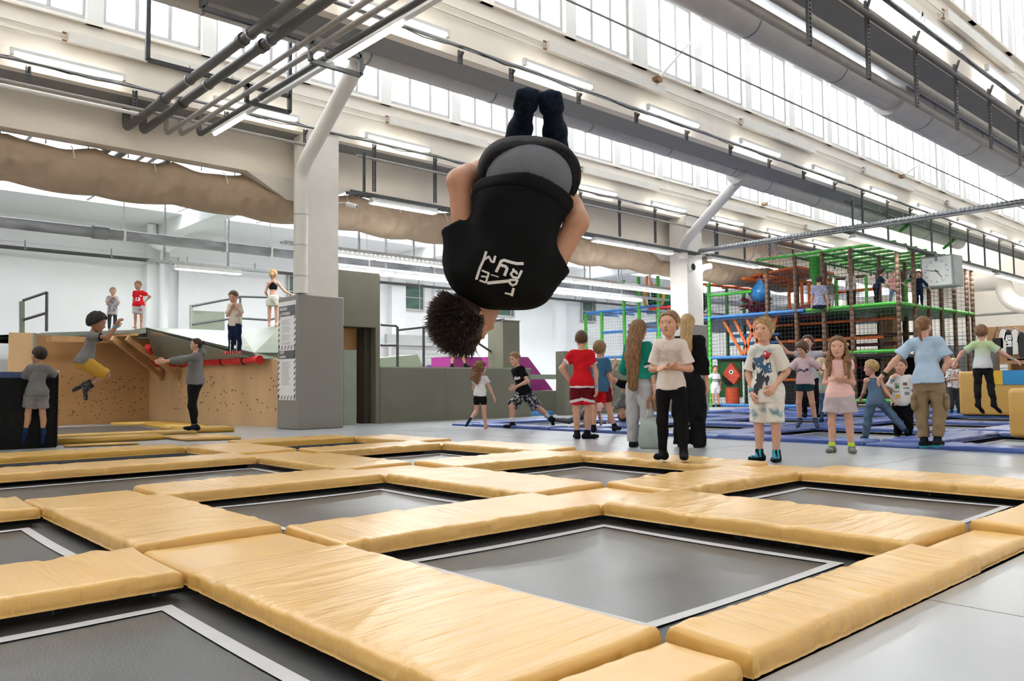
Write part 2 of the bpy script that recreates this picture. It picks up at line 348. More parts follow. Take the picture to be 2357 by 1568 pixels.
for j, (y0, y1) in enumerate(GYs):
    segs = list(SX)
    if j >= 3: segs = [(-.5, 1.15), (1.16, 3.52), (4.22, 5.80)]
    if j == 2: segs = [(-.5, 1.155), (1.84, 3.52), (4.22, 5.8)]
    for i, (x0, x1) in enumerate(segs):
        z1 = .07+.012*((i*7+j*3) % 3)/2
        pad('edge_pad', GOLDX if j < 4 else GOLDD, x0+.007, x1-.007, y0+.007, y1-.007, 0.0 if j else .0, z1, 'golden vinyl pad lying crosswise in the %s strip, %s from the left' % (sn[j], ORD[i]), PG, res=.022 if j < 3 else .035, tilt=(.0, .012))
for i, (x0, x1) in enumerate(GXs):
    for j, (y0, y1) in enumerate(SY):
        if i == 0 and j >= 2: continue
        z1 = .07+.012*((i*5+j*2) % 3)/2
        pad('edge_pad', GOLDY, x0+.007, x1-.007, y0+.007, y1-.007, 0.0, z1, 'lengthwise golden vinyl pad, %s strip from the left, %s from the front' % (ORD[i], ORD[j]), PG, res=.022 if j < 2 else .035, tilt=(.01, 0))
    for j, (y0, y1) in enumerate(GYs):
        if i == 0 and j >= 3: continue
        pad('corner_pad', GOLD, x0+.022, x1-.022, y0+.022, y1-.022, -.005, .052, 'flat golden corner pad at crossing %s from the left and %s from the front' % (ORD[i], ORD[j]), 'gold corner pads', res=.03, wr=.7)
# ---------------------------------------------------------------- blue field
def cells(lo, hi, n, strip, first):
    m = (hi-lo-first)/n; return [(lo+first+m*k, lo+first+m*k+m-strip) for k in range(n)]
BXc = cells(BX0, BX1, 4, .62, .5); BYc = cells(BY0, BY1, 5, .62, .5)
zb = -.035
gx = [(BX0, BXc[0][0])]+[(BXc[k][1], BXc[k+1][0]) for k in range(3)]+[(BXc[3][1], BX1)]
gy = [(BY0, BYc[0][0])]+[(BYc[k][1], BYc[k+1][0]) for k in range(4)]+[(BYc[4][1], BY1)]
for i, (x0, x1) in enumerate(BXc):
    for j, (y0, y1) in enumerate(BYc):
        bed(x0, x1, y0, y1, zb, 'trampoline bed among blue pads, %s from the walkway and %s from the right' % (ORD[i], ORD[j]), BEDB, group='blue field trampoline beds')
for j, (y0, y1) in enumerate(gy):
    for i, (x0, x1) in enumerate(BXc): pad('edge_pad', BLUE, x0+.007, x1-.007, y0+.007, y1-.007, 0, .05+.01*((i+j) % 3)/2, 'lengthwise blue pad, %s strip from the right and %s from the walkway' % (ORD[j], ORD[i]), 'blue pads of the far trampolines', res=.06)
    for i, (x0, x1) in enumerate(gx): pad('corner_pad', BLUE, x0+.022, x1-.022, y0+.022, y1-.022, -.005, .04, 'flat blue corner pad, %s from the right and %s from the walkway' % (ORD[j], ORD[i]), 'blue corner pads', res=.08, wr=.5)
for i, (x0, x1) in enumerate(gx):
    for j, (y0, y1) in enumerate(BYc): pad('edge_pad', BLUE, x0+.007, x1-.007, y0+.007, y1-.007, 0, .05+.01*((i*2+j) % 3)/2, 'crosswise blue pad, %s row from the walkway and %s from the right' % (ORD[i], ORD[j]), 'blue pads of the far trampolines', res=.06)
# ---------------------------------------------------------------- gold boxes at the right
def soft_block(name, c0, c1, m, label, cat='vault block', r=.06, extra=None):
    x0, y0, z0 = c0; x1, y1, z1 = c1; bm = bmesh.new(); bmesh.ops.create_cube(bm, size=1)
    for v in bm.verts: v.co = Vector((v.co.x*(x1-x0), v.co.y*(y1-y0), v.co.z*(z1-z0)+(z1-z0)/2))
    bmesh.ops.bevel(bm, geom=bm.edges[:], offset=r, segments=3, affect='EDGES', profile=.6)
    me = bpy.data.meshes.new('cover'); bm.to_mesh(me); bm.free(); me.materials.append(m)
    for p in me.polygons: p.use_smooth = True
    t = thing(name, ((x0+x1)/2, (y0+y1)/2, z0), label, cat); o = link('cover', me, None); o.parent = t
    return t
GOLDB = mat('gold_block_vinyl', (.64, .38, .10), .34, var=.06, scale=1.5, bump=.5, bscale=2.2)
p = gz(2213, 958); q = gz(2320, 1012)
t1 = soft_block('foam_block', (18.0, 3.1, 0.065), (19.1, 6.05, .955), GOLDB, 'big golden foam block with a yellow and blue top stripe behind the jumping boy')
YEL = mat('yellow_stripe_vinyl', (.85, .50, .03), .35); SKYB = mat('sky_blue_stripe_vinyl', (.04, .30, .62), .3, bump=.3, bscale=3)
for (ya, yb, mm) in [(5.23, 5.45, YEL), (3.12, 5.23, SKYB)]:
    b = MB(); b.box(17.985, 18.5, ya, yb, .68, .962); b.build('stripe', mm, t1)
t2 = soft_block('foam_block', (11.05, 1.7, 0.065), (12.6, 3.17, .66), GOLDB, 'smaller golden foam block cut off by the right edge of the picture')
# ================================================================ roof fittings
def slotted(b, x, y, z0, z1, w=.07, t=.035):      # perforated upright: two flanges and short rungs
    b.box(x-w/2, x-w/2+.014, y-t/2, y+t/2, z0, z1); b.box(x+w/2-.014, x+w/2, y-t/2, y+t/2, z0, z1)
    z = z0+.01
    while z < z1-.02: b.box(x-w/2+.014, x+w/2-.014, y-t/2, y+t/2, z, z+.022); z += .05
def tube_lamp(x0, y, z, ln, label, group, axis=0):
    t = thing('tube_lamp', (x0+ln/2, y, z) if axis == 0 else (x0, y+ln/2, z), label, 'lamp', group)
    if axis == 0:
        MB().box(x0, x0+ln, y-.025, y+.025, z+.035, z+.085).box(x0-.03, x0+.02, y-.03, y+.03, z-.02, z+.085).box(x0+ln-.02, x0+ln+.03, y-.03, y+.03, z-.02, z+.085).build('housing', LAMPW, t)
        MB().tube([(x0+.02, y, z), (x0+ln-.02, y, z)], .024, 8).build('tube', TUBE, t)
    else:
        MB().box(x0-.025, x0+.025, y, y+ln, z+.035, z+.085).build('housing', LAMPW, t)
        MB().tube([(x0, y+.02, z), (x0, y+ln-.02, z)], .024, 8).build('tube', TUBE, t)
    return t
rowlab = ['nearest', 'middle', 'farthest']
TUBEX = [[9.6, 11.0, 13.66, 16.3, 19.0, 21.7, 24.4], [5.15+2.97*k for k in range(11)], [2.32+2.95*k for k in range(12)]]
BRX = [[8.2+1.475*k for k in range(12)], [6.98]+[7.96+1.475*k for k in range(18)], [2.55+1.48*k for k in range(21)]]
for k, B in enumerate(ROWS[:3]):
    xs0, xs1 = [(7., 30), (4., 34), (-1., 36)][k]
    yy = B-.19
    t = thing('cable_tray', (xs0, yy, 5.45), 'thin steel cable tray carrying tube lamps along the %s roof beam' % rowlab[k], 'cable tray', 'roof cable trays')
    MB().box(xs0, xs1, yy-.03, yy+.03, 5.472, 5.478).box(xs0, xs1, yy-.03, yy-.025, 5.478, 5.498).box(xs0, xs1, yy+.025, yy+.03, 5.478, 5.498).build('tray', STEEL, t)
    b = MB()
    for q in range(3):
        pts = []
        for x in np.arange(xs0, xs1, .37): pts.append((x, yy-.03+.02*q, 5.49+.02*q-.09*abs(math.sin((x-BRX[k][0])*math.pi/1.475+q*.2))*(.3+.5*((q*7+int(x*1.3)) % 3)/2)))
        b.tube(pts, .008, 5)
    b.build('cable', PIPED, t)
    if k < 3:
        for i, x in enumerate(TUBEX[k]): tube_lamp(x, yy-.01, 5.562, 1.5, 'lit fluorescent tube on the %s roof beam, %s from the left' % (rowlab[k], ORD[i]), 'tube lamps on the roof beams')
    for i, x in enumerate(BRX[k]):
        z0, z1 = [(4.43, 5.40), (5.3, 5.49), (5.22, 5.47)][k]
        if k == 2 and x > 7.8: z0 = 4.55 if x < 22 else 4.8; z1 = 5.5
        if k == 1 and x > 18.5: z0, z1 = 4.45, 5.5
        y_ = B-.08 if k == 0 else yy+.12
        t = thing('slotted_bracket', (x, y_, z0), 'dark slotted steel bracket on the %s roof beam, %s from the left' % (rowlab[k], ORD[i]), 'bracket', 'brackets of the roof beams')
        b = MB(); slotted(b, x, y_, z0, z1); b.build('upright', DARKST, t)
        MB().bar((x, y_, z1-.10), (x, yy+.05, 5.45), .025, .03).build('arm', DARKST, t)
# flat panel radiators on the spandrels
RAD = mat('cream_radiator_enamel', (.76, .71, .63), .4, var=.03)
COPPER = mat('brass_valve', (.30, .17, .09), .4, .6)
for k, lst in ((2, [(3.06, 5.6), (8.81, 11.35), (14.49, 17.5), (20., 23.), (25.7, 28.7)]), (1, [(8.72, 11.7), (14.3, 17.3), (19.9, 22.9), (25.5, 28.5)]), (0, [(6.9, 9.9), (12.3, 15.3)])):
    for i, (x0, x1) in enumerate(lst):
        B = ROWS[k]
        t = thing('radiator', ((x0+x1)/2, B-.1, 5.97), 'long flat cream radiator under the %s window row, %s from the left' % (rowlab[k], ORD[i]), 'radiator', 'wall radiators')
        MB().box(x0, x1, B-.13, B-.06, 5.97, 6.13).box(x0, x1, B-.07, B-.001, 6.03, 6.07).build('panel', RAD, t)
        for z in (6.11, 5.99): MB().tube([(x0-.02, B-.08, z), (x0-.08, B-.08, z)], .014, 6).build('valve', COPPER, t)
    for z, nm in ((6.11, 'upper'), (5.99, 'lower')):
        o = MB().tube([(XA, ROWS[k]-.035, z), (XB, ROWS[k]-.035, z)], .012, 6).build('heating_pipe', RAD, None, (0, ROWS[k], z)); tag(o, 'thin cream %s heating pipe along the %s roof beam' % (nm, rowlab[k]), 'pipe', 'heating pipes')
# round ducts hanging behind the beams
def duct(name, pts, r, label, ringstep=2.4, m=DUCT):
    t = thing(name, pts[0], label, 'duct'); b = MB(); b.tube(pts, r, 20); b.build('pipe', m, t)
    d = np.array(pts[-1], float)-np.array(pts[0], float); L_ = np.linalg.norm(d); d /= L_; rr = r if np.isscalar(r) else r[0]
    s = ringstep/2
    while len(pts) == 2 and s < L_:
        p = np.array(pts[0])+d*s; MB().tube([p-d*.015, p+d*.015], rr+.006, 20).build('joint_ring', STEEL, t)
        if d[0] > .9: MB().tube([p, (p[0], p[1], p[2]+1.0)], .004, 4).build('hanger', STEEL, t)
        s += ringstep
    return t
duct('round_duct', [(XA, 9.9, 5.62), (16.0, 9.9, 5.62)], .165, 'long round grey ventilation duct under the middle roof beam')
duct('round_duct', [(16.0, 9.9, 5.55), (30.0, 9.9, 5.55)], .24, 'wider far end of the round duct under the middle roof beam')
duct('round_duct', [(5.5, 5.4, 5.40), (13.4, 5.4, 5.44)], .205, 'round grey duct below the nearest roof slope at the upper right')
duct('round_duct', [(13.4, 5.4, 5.46), (30.0, 5.4, 5.46)], .30, 'wide round duct continuing to the right edge below the nearest slope')
# sloping branch ducts down to the two columns
def branch(p0, p1, p2, r, label):
    t = thing('branch_duct', p2, label, 'duct', 'branch ducts down to the columns')
    m1 = np.array(p1, float); a = np.array(p0, float); c = np.array(p2, float); da = (a-m1)/np.linalg.norm(a-m1)*.25; dc = (c-m1)/np.linalg.norm(c-m1)*.25
    MB().tube([a, m1+da]+arc(m1, m1+da, m1+dc, 5)[1:-1]+[m1+dc, c], r, 18).build('pipe', WHITE, t)
    for z in np.arange(p2[2]+.3, p1[2]-.3, .55): MB().tube([(m1[0], m1[1], z), (m1[0], m1[1], z+.02)], r+.006, 18).build('joint_ring', FRAME, t)
branch((6.15, 10.05, 5.5), (6.82, 13.05, 4.66), (6.82, 13.05, 2.42), .125, 'white round duct sloping down to the front padded column')
branch((16.3, 10.05, 5.42), (18.35, 13.05, 4.62), (18.35, 13.05, 4.2), .125, 'white round duct sloping down to the far column')
# pipes along the beams
def xpipe(x0, x1, y, z, r, m, label, cat='pipe', n=10, clips=0):
    t = thing('pipe', ((x0+x1)/2, y, z), label, cat); MB().tube([(x0, y, z), (x1, y, z)], r, n).build('tube', m, t)
    if clips:
        for x in np.arange(x0+.4, x1, clips): MB().tube([(x-.02, y, z), (x+.02, y, z)], r*1.15, n).box(x-.012, x+.012, y-.006, y+.006, z+r, z+r+.16).build('pipe_clip', STEEL, t)
    return t
xpipe(-1, 7.2, 13.1, 5.14, .028, PIPEG, 'dark grey pipe running under the farthest roof beam at upper left')
xpipe(-1, 4.1, 13.0, 5.03, .03, WHITE, 'cream pipe just below the dark pipe at upper left')
xpipe(8.0, 30, 13.1, 5.15, .028, PIPEG, 'dark grey pipe under the farthest roof beam beyond the front column')
xpipe(8, 26, 4.06, 5.18, .035, PIPED, 'black pipe held by slotted brackets at the upper right')
xpipe(7, 26, 4.45, 5.06, .06, PIPEG, 'upper grey pipe below the nearest roof beam at the upper right')
xpipe(7, 26, 4.62, 4.93, .06, PIPEG, 'lower grey pipe below the nearest roof beam at the upper right')
xpipe(19, 36, 8.75, 5.14, .03, PIPED, 'dark pipe above the lamp rail at the far right', clips=1.5)
t = xpipe(6.2, 30, 7.0, 5.75, .016, PIPEG, 'thin steel cable crossing in front of the middle window row')
# pipes crossing toward the camera at the upper left, with hanging frames
def ypipe(x, y0, y1, z, r, m, label, joints=(), drop=.35):
    t = thing('crossing_pipe', (x, (y0+y1)/2, z), label, 'pipe', 'pipes crossing at the upper left')
    pts = [(x, y0, z), (x, y1-.12, z)]+arc((x, y1, z), (x, y1-.12, z), (x, y1, z+.12), 5)[1:]+[(x, y1, z+drop)]
    MB().tube(pts, r, 12).build('tube', m, t)
    for yj in joints: MB().tube([(x, yj-.06, z), (x, yj+.06, z)], r*1.28, 12).build('coupling', m, t)
    for yj in (9.05, 11.0): MB().tube([(x, yj-.02, z), (x, yj+.02, z)], r*1.18, 12).box(x-.006, x+.006, yj-.006, yj+.006, z+r, z+.2).build('pipe_clip', STEEL, t)
for i, (dx, r, m_, nm, e) in enumerate([(0, .065, PIPED, 'thick dark pipe', 0), (.26, .065, PIPED, 'second thick dark pipe', 0), (.60, .036, PIPEG, 'thin grey pipe', -.1), (.80, .038, PIPEG, 'second thin grey pipe', -.2), (1.03, .042, PIPED, 'thin dark pipe', -.4)]):
    ypipe(4.06+dx, 1.5, 13.75+e, 5.0, r, m_, '%s crossing the ceiling at upper left, %s from the left' % (nm, ORD[i]), joints=(9.3, 12.0) if r > .06 else ())
    x = 4.06+dx-.25; y = 14.05
    if i < 5:
        t = thing('crossing_pipe', (x, 15, 4.8), '%s running on behind the brown curtain, %s from the left' % (nm, ORD[i]), 'pipe', 'pipes behind the curtain')
        MB().tube([(4.06+dx, 14.35, 4.88), (4.06+dx, 17.1, 4.88)], r, 10).build('tube', m_, t)
def hang_frame(y, x0, x1, zt, zb, step, label):
    t = thing('pipe_support', ((x0+x1)/2, y, zb), label, 'frame', 'steel frames holding the crossing pipes'); w = .055; b = MB()
    b.bar((x0, y, zb+.25), (x0, y, zt), w); b.bar((x0, y, zb+.25), (x0+step, y, zb+.25), w); b.bar((x1, y, zb), (x1, y, zt), w); b.bar((x0+step, y, zb+.28), (x0+step, y, zb), w); b.bar((x0+step, y, zb), (x1, y, zb), w); b.bar((x0+step, y, zb+.25), (x1, y, zb+.25), w)
    b.build('steel_profile', DARKST, t)
hang_frame(11.0, 3.5, 5.55, 6.6, 4.88, 1.38, 'dark steel frame around the crossing pipes, farther one')
hang_frame(9.05, 3.47, 5.58, 6.6, 4.88, 1.38, 'dark steel frame around the crossing pipes, nearer one')
t = thing('lamp_rail', (5.24, 9, 5.0), 'white lamp rail with two lit tubes crossing beside the dark pipes', 'lamp')
MB().box(5.2, 5.28, 3., 13.1, 5.0, 5.06).build('rail', LAMPW, t)
for y in (7.6, 11.9): MB().tube([(5.24, y, 4.975), (5.24, y+(1.5 if y < 9 else 1.15), 4.975)], .026, 8).build('tube', TUBE, t)
for y in (9.05, 11.0): MB().tube([(5.24, y, 5.06), (5.18, y, 5.13), (5.3, y, 5.13), (5.24, y, 5.06)], .006, 5).build('clip', DARKST, t)
# ---------------------------------------------------------------- columns
COLP = mat('white_column_paint', (.78, .73, .67), .5, var=.03)
GPAD = mat('grey_column_padding', (.25, .232, .208), .42, var=.05, scale=1, bump=.3, bscale=2)
b = MB(); b.box(7.0, 7.62, 13.12, 13.68, 0, 5.45)
b.prism([(6.2, 13.95, 4.72), (7.0, 13.95, 4.3), (7.62, 13.95, 4.3), (8.4, 13.95, 4.72)], (0, .3, 0)); struct(b.build('wall_column_1', COLP))
b = MB(); b.box(18.62, 19.35, 13.12, 13.7, 0, 5.45); b.prism([(17.8, 13.95, 4.72), (18.6, 13.95, 4.3), (19.3, 13.95, 4.3), (20.1, 13.95, 4.72)], (0, .3, 0)); struct(b.build('wall_column_2', COLP))
def colpad(x0, x1, y0, y1, z1, label):
    t = soft_block('column_padding', (x0, y0, 0), (x1, y1, z1), GPAD, label, 'padding', r=.03)
    return t
cp = colpad(6.74, 7.66, 12.98, 13.76, 2.40, 'grey padded cover around the front column with rule posters')
cp2 = colpad(18.45, 19.3, 12.95, 13.8, 2.40, 'grey padded cover around the far column with one notice')
# rule poster on the left face of the front column padding
PAPER = mat('poster_paper', (.80, .78, .76), .45, var=.02); INK = mat('poster_ink', (.05, .055, .06), .6); INKL = mat('poster_small_print', (.35, .35, .36), .6); SLATE = mat('poster_slate_header', (.10, .11, .12), .5)
def yz(o, y, z): return (o, y, z)
px_ = 6.74-.004
t = thing('rules_poster', (px_, 13.37, .5), 'tall white rules poster with striped border on the front column padding', 'poster')
MB().box(px_-.004, px_, 13.05, 13.72, .52, 2.30).build('sheet', PAPER, t)
for (za, zb) in ((2.03, 2.22), (1.26, 1.41)): MB().box(px_-.006, px_-.004, 13.06, 13.70, za, zb).build('header', SLATE, t)
for (s, z, sz) in (('MINDEN', 2.165, .075), ('LUFTKISSEN', 2.075, .075), ('RULES', 1.375, .065), ('JUMPING', 1.295, .065)):
    text_on('lettering', s, sz, (px_-.006, 13.66, z), (0, -1, 0), (0, 0, 1), PAPER, t, 'LEFT', .002)
b = MB(); rg = np.random.default_rng(3)
for z in np.concatenate([np.arange(1.98, 1.52, -.024), np.arange(1.20, .78, -.024)]):
    if rg.random() < .12: continue
    b.quad((px_-.0055, 13.58, z), (px_-.0055, 13.58-rg.uniform(.2, .42), z), (px_-.0055, 13.58-.3, z+.008), (px_-.0055, 13.58, z+.008))
b.build('small_print', INKL, t)
b = MB()
for z in np.arange(.56, 2.0, .10):
    for y in (13.055, 13.665): b.quad((px_-.006, y+.05, z), (px_-.006, y, z+.035), (px_-.006, y, z+.075), (px_-.006, y+.05, z+.04))
for z in (.53, 1.43):
    for y in np.arange(13.07, 13.68, .12): b.quad((px_-.006, y+.05, z), (px_-.006, y+.02, z), (px_-.006, y-.02, z+.07), (px_-.006, y+.01, z+.07))
b.build('border_stripes', INK, t)
t = thing('notice', (18.45, 13.4, 1.5), 'small white notice sheet on the far column padding', 'notice')
yy = 12.95-.004
MB().box(18.86, 19.16, yy-.004, yy, 1.35, 1.95).build('sheet', PAPER, t); MB().box(18.89, 19.13, yy-.006, yy-.004, 1.52, 1.64).build('header', SLATE, t)
b = MB()
for z in (1.8, 1.76, 1.72, 1.46, 1.42): b.box(18.91, 19.1, yy-.006, yy-.004, z, z+.014)
b.build('small_print', INKL, t)
# ---------------------------------------------------------------- rolled curtains under the beam
CURT = mat('brown_canvas', (.44, .33, .23), .75, var=.06, scale=5, bump=.2, bscale=60)
def curtain(x0, x1, label, sag_end=False):
    t = thing('rolled_curtain', ((x0+x1)/2, 14.2, 3.92), label, 'curtain', 'rolled brown curtains')
    n = int((x1-x0)/.05); V = []; F = []; m_ = 22
    for i in range(n+1):
        x = x0+(x1-x0)*i/n; ph = (x % 1.25)/1.25; sc = abs(math.sin(ph*math.pi)); pinch = math.exp(-((ph-.5)/.5)**8)
        zt = 4.72-.09*sc+.012*math.sin(x*9); zb = 3.95-.02*math.sin(x*2.1)-.05*sc
        for j in range(m_):
            s = j/(m_-1); a = s*math.pi*1.0
            bulge = .30*math.sin(a)**.6*(.84+.16*sc**.5)+.010*math.sin(x*23+s*6)*math.sin(a)+.022*math.sin((ph*2-1)*7*(1-s)+s*7)*math.sin(a)+.02*math.sin(abs(ph*2-1)*10+s*9)*math.sin(a)
            z = zt+(zb-zt)*(s**.92)+.012*math.sin(x*17+s*3)*math.sin(a)
            V.append((x, 14.28-bulge, z))
        V.append((x, 14.34, zb+.04)); V.append((x, 14.34, zt-.02))
    m2 = m_+2
    for i in range(n):
        for j in range(m2): F.append((i*m2+j, (i+1)*m2+j, (i+1)*m2+(j+1) % m2, i*m2+(j+1) % m2))
    F.append(tuple(range(m2))); F.append(tuple(range(n*m2, (n+1)*m2))[::-1])
    MB().add(V, F, 0, True).build('canvas', CURT, t)
    MB().box(x0, x1, 14.26, 14.30, 4.76, 4.80).build('curtain_rail', STEEL, t)
    b = MB()
    for x in np.arange(x0+.3, x1, .62): b.box(x-.01, x+.01, 14.275, 14.285, 4.66, 4.76)
    b.build('rail_clip', STEEL, t)
    b = MB()
    for x in np.arange(x0+.62, x1, 1.25): b.tube([(x, 14.28-.30*math.sin(s_*math.pi)**.6-.008, 4.69-.75*s_) for s_ in np.linspace(.02, .35, 7)], .009, 5)
    b.build('tie_strap', WHITE, t)
curtain(-1, 7.55, 'rolled brown canvas curtain hanging left of the front column')
curtain(7.75, 19.6, 'rolled brown canvas curtain between the front and far columns')
curtain(20.0, 26.5, 'rolled brown canvas curtain beyond the far column')
# ---------------------------------------------------------------- aisle: big drain pipe, wall pipe, lamps
PVC = mat('grey_drain_pipe', (.27, .28, .30), .35, var=.5, scale=1.1, stretch=(1, 3, 3))
t = thing('drain_pipe', (8, 18, 3.9), 'thick grey drain pipe hung below the aisle ceiling', 'pipe')
MB().tube([(0, 18, 3.99), (34, 18, 4.02)], .115, 16).build('tube', PVC, t)
for x in (4.7, 9.3, 12.9, 16.5, 20): MB().tube([(x, 18, 4.0), (x+.3, 18, 4.0)], .14, 16).build('coupling', PVC, t)
for x in (5.3, 7.5, 8.6, 11.3, 14.5, 17.2): MB().tube([(x, 18, 4.1), (x, 18, 4.97)], .012, 6).box(x-.02, x+.02, 17.875, 18.125, 3.87, 4.13).build('hanger', LAMPW, t)
xpipe(0, 34, 21.66, 4.08, .045, PIPED, 'dark pipe clipped along the white side wall', clips=1.9)
t = thing('downpipe', (7.35, 21.6, 0), 'white downpipe with elbows on the wall pilaster', 'pipe')
MB().tube([(7.35, 21.5, 0), (7.35, 21.5, 4.3)]+arc((7.35, 21.5, 4.5), (7.35, 21.5, 4.3), (7.65, 21.3, 4.55), 5), .12, 14).tube([(6.95, 21.3, 4.95)]+arc((6.95, 21.3, 4.4), (6.95, 21.3, 4.7), (7.3, 21.3, 4.42), 5), .12, 14).build('tube', WALLW, t)
def batten(x0, x1, y, z, label, group, hang=None, w=.2):
    t = thing('batten_lamp', ((x0+x1)/2, y, z), label, 'lamp', group)
    b = MB(); b.prism([(x0, y-w/2, z), (x0, y+w/2, z), (x0, y+.05, z+.10), (x0, y-.05, z+.10)], (x1-x0, 0, 0)); b.build('housing', LAMPW, t)
    MB().box(x0+.03, x1-.03, y-w*.36, y+w*.36, z-.012, z-.002).build('tube', TUBE2, t)
    return t
def rail(x0, x1, y, z, label, zt, step=1.48, m=STEEL, lamps=(), lg='', ll='', lx=1.55):
    t = thing('lamp_rail', ((x0+x1)/2, y, z), label, 'cable tray'); b = MB(); b.box(x0, x1, y-.09, y-.08, z, z+.06); b.box(x0, x1, y+.08, y+.09, z, z+.06)
    for x in np.arange(x0, x1, .12): b.box(x, x+.035, y-.08, y+.08, z, z+.01)
    b.build('tray', m, t)
    for x in np.arange(x0+.35, x1, step):
        b = MB(); slotted(b, x, y, z+.02, zt, .045); b.build('hanger', m, t)
    for i, x in enumerate(lamps): batten(x, x+lx, y, z-.10, ll % ORD[i], lg)
STL = mat('bright_zinc_steel', (.45, .47, .49), .35, .8, var=.15, scale=10)
rail(9.0, 22.1, 16.4, 3.55, 'zinc cable tray with lamps along the middle of the aisle', 4.97, m=STL, lamps=[9.5+1.6*k for k in range(7)], lg='aisle tray lamps, lower row', ll='lit batten lamp on the aisle middle tray, %s from the left')
rail(7.6, 22.1, 15.35, 3.72, 'zinc cable tray with lamps just behind the brown curtain', 4.97, m=STL, lamps=[8.3+1.6*k for k in range(8)], lg='aisle tray lamps, upper row', ll='batten lamp on the tray behind the curtain, %s from the left')
rail(6.0, 9.0, 18.6, 3.58, 'short zinc cable tray above the platform', 4.97, m=STL, lamps=[6.6], lg='platform lamp', ll='batten lamp above the wooden platform, %s')
rail(7.75, 19.0, 13.0, 4.36, 'dark cable tray with lamps hung below the farthest beam', 5.2, step=30, m=DARKST, lamps=[8.25, 14.6, 16.2], lg='lamps on the dark tray', ll='batten lamp on the dark tray below the farthest beam, %s from the left')
rail(19.35, 22.1, 12.9, 4.36, 'dark cable tray going on past the far column', 5.2, step=30, m=DARKST, lamps=[19.4], lg='lamps on the dark tray past the column', ll='batten lamp past the far column, %s from the left', lx=2.5)
rail(18.9, 36.0, 8.7, 4.36, 'dark cable tray carrying the clock at the right', 5.2, step=30, m=DARKST, lamps=[19.2, 26.0, 29.8], lg='lamps on the clock tray', ll='batten lamp on the clock tray, %s from the left', lx=3.1)
t = thing('cable_duct', (18.9, 8, 4.5), 'corrugated grey cable duct crossing from the far column to the right edge', 'cable tray')
b = MB(); b.box(18.82, 18.98, 3.0, 12.95, 4.38, 4.40); b.tube([(18.9, y, 4.45) for y in (3., 12.9)], .06, 10)
for y in np.arange(3.1, 12.9, .09): b.tube([(18.9, y, 4.45), (18.9, y+.045, 4.45)], .072, 10)
b.build('duct', STEEL, t)
# clock
t = thing('clock', (24.4, 8.7, 3.5), 'grey square two-faced clock hanging below the cable tray', 'clock')
CLK = mat('clock_case', (.28, .30, .32), .4, .4); FACE = mat('clock_face', (.80, .80, .76), .3); HAND = mat('clock_hand', (.015, .02, .02), .5)
cc = np.array([24.1, 8.55, 3.87]); hw = .44
fd = np.array([-cc[0], -cc[1], 0]); fd /= np.linalg.norm(fd); an = math.atan2(fd[1], fd[0])
up = np.array([0, 0, 1.])
for th_ in (.42, -.42):
    nx_ = np.array([math.cos(an+th_), math.sin(an+th_), 0]); tx = np.array([-nx_[1], nx_[0], 0]); tx = -tx if tx@RT < 0 else tx
    if tx@fd > 0: break
def P(a, n, z): return cc+tx*a+nx_*n+up*z
b = MB(); b.hexa([P(-hw, 0, -hw), P(hw, 0, -hw), P(hw, -.62, -hw), P(-hw, -.62, -hw)], [P(-hw, 0, hw), P(hw, 0, hw), P(hw, -.62, hw), P(-hw, -.62, hw)]); b.build('case', CLK, t)
MB().quad(P(-hw+.04, .004, -hw+.04), P(hw-.04, .004, -hw+.04), P(hw-.04, .004, hw-.04), P(-hw+.04, .004, hw-.04)).build('face', FACE, t)
MB().quad(P(hw+.004, -.04, -hw+.04), P(hw+.004, -.58, -hw+.04), P(hw+.004, -.58, hw-.04), P(hw+.004, -.04, hw-.04)).build('face', mat('clock_side_glass', (.42, .45, .44), .15), t)
b = MB()
for k in range(60):
    a = k*math.pi/30; r0 = .27 if k % 5 == 0 else .315; w = .006 if k % 5 == 0 else .002
    s_, c_ = math.sin(a), math.cos(a); b.quad(P(s_*r0+c_*w, .008, c_*r0-s_*w), P(s_*.34+c_*w, .008, c_*.34-s_*w), P(s_*.34-c_*w, .008, c_*.34+s_*w), P(s_*r0-c_*w, .008, c_*r0+s_*w))
b.build('minute_marks', HAND, t)
for (deg, l, w) in ((143, .24, .014), (281, .32, .010)):
    a = math.radians(deg); s_, c_ = math.sin(a), math.cos(a)
    MB().quad(P(-s_*.06+c_*w, .012, -c_*.06-s_*w), P(s_*l+c_*w*.6, .012, c_*l-s_*w*.6), P(s_*l-c_*w*.6, .012, c_*l+s_*w*.6), P(-s_*.06-c_*w, .012, -c_*.06+s_*w)).build('hand', HAND, t)
MB().box(cc[0]-.03, cc[0]+.03, cc[1]-.03, cc[1]+.03, 4.16, 4.36).build('hanger', CLK, t)
# small camera and spotlight at the front column
t = thing('security_camera', (7.66, 13.1, 4.1), 'small white security camera on the front column', 'camera')
MB().tube([(7.72, 13.0, 4.16), (7.85, 12.85, 4.1)], .045, 10).bar((7.64, 13.2, 4.2), (7.72, 13.0, 4.18), .02).build('housing', LAMPW, t)
MB().tube([(7.85, 12.85, 4.1), (7.86, 12.84, 4.096)], .03, 10).build('lens', INK, t)
t = thing('cctv_dome', (18.64, 13.1, 3.6), 'round black vent opening on the far column', 'vent')
MB().tube([(18.83, 13.12, 4.02), (18.83, 13.06, 4.02)], .13, 16).build('ring', WHITE, t); MB().tube([(18.83, 13.06, 4.02), (18.83, 13.055, 4.02)], .10, 16).build('opening', BLACKM, t)
t = thing('downpipe', (19.5, 13.4, 2.4), 'white downpipe with elbow on the right side of the far column', 'pipe')
MB().tube([(19.45, 13.3, 2.41), (19.45, 13.3, 3.9)]+arc((19.45, 13.3, 4.1), (19.45, 13.3, 3.9), (19.75, 13.1, 4.12), 6), .10, 14).build('tube', WHITE, t)
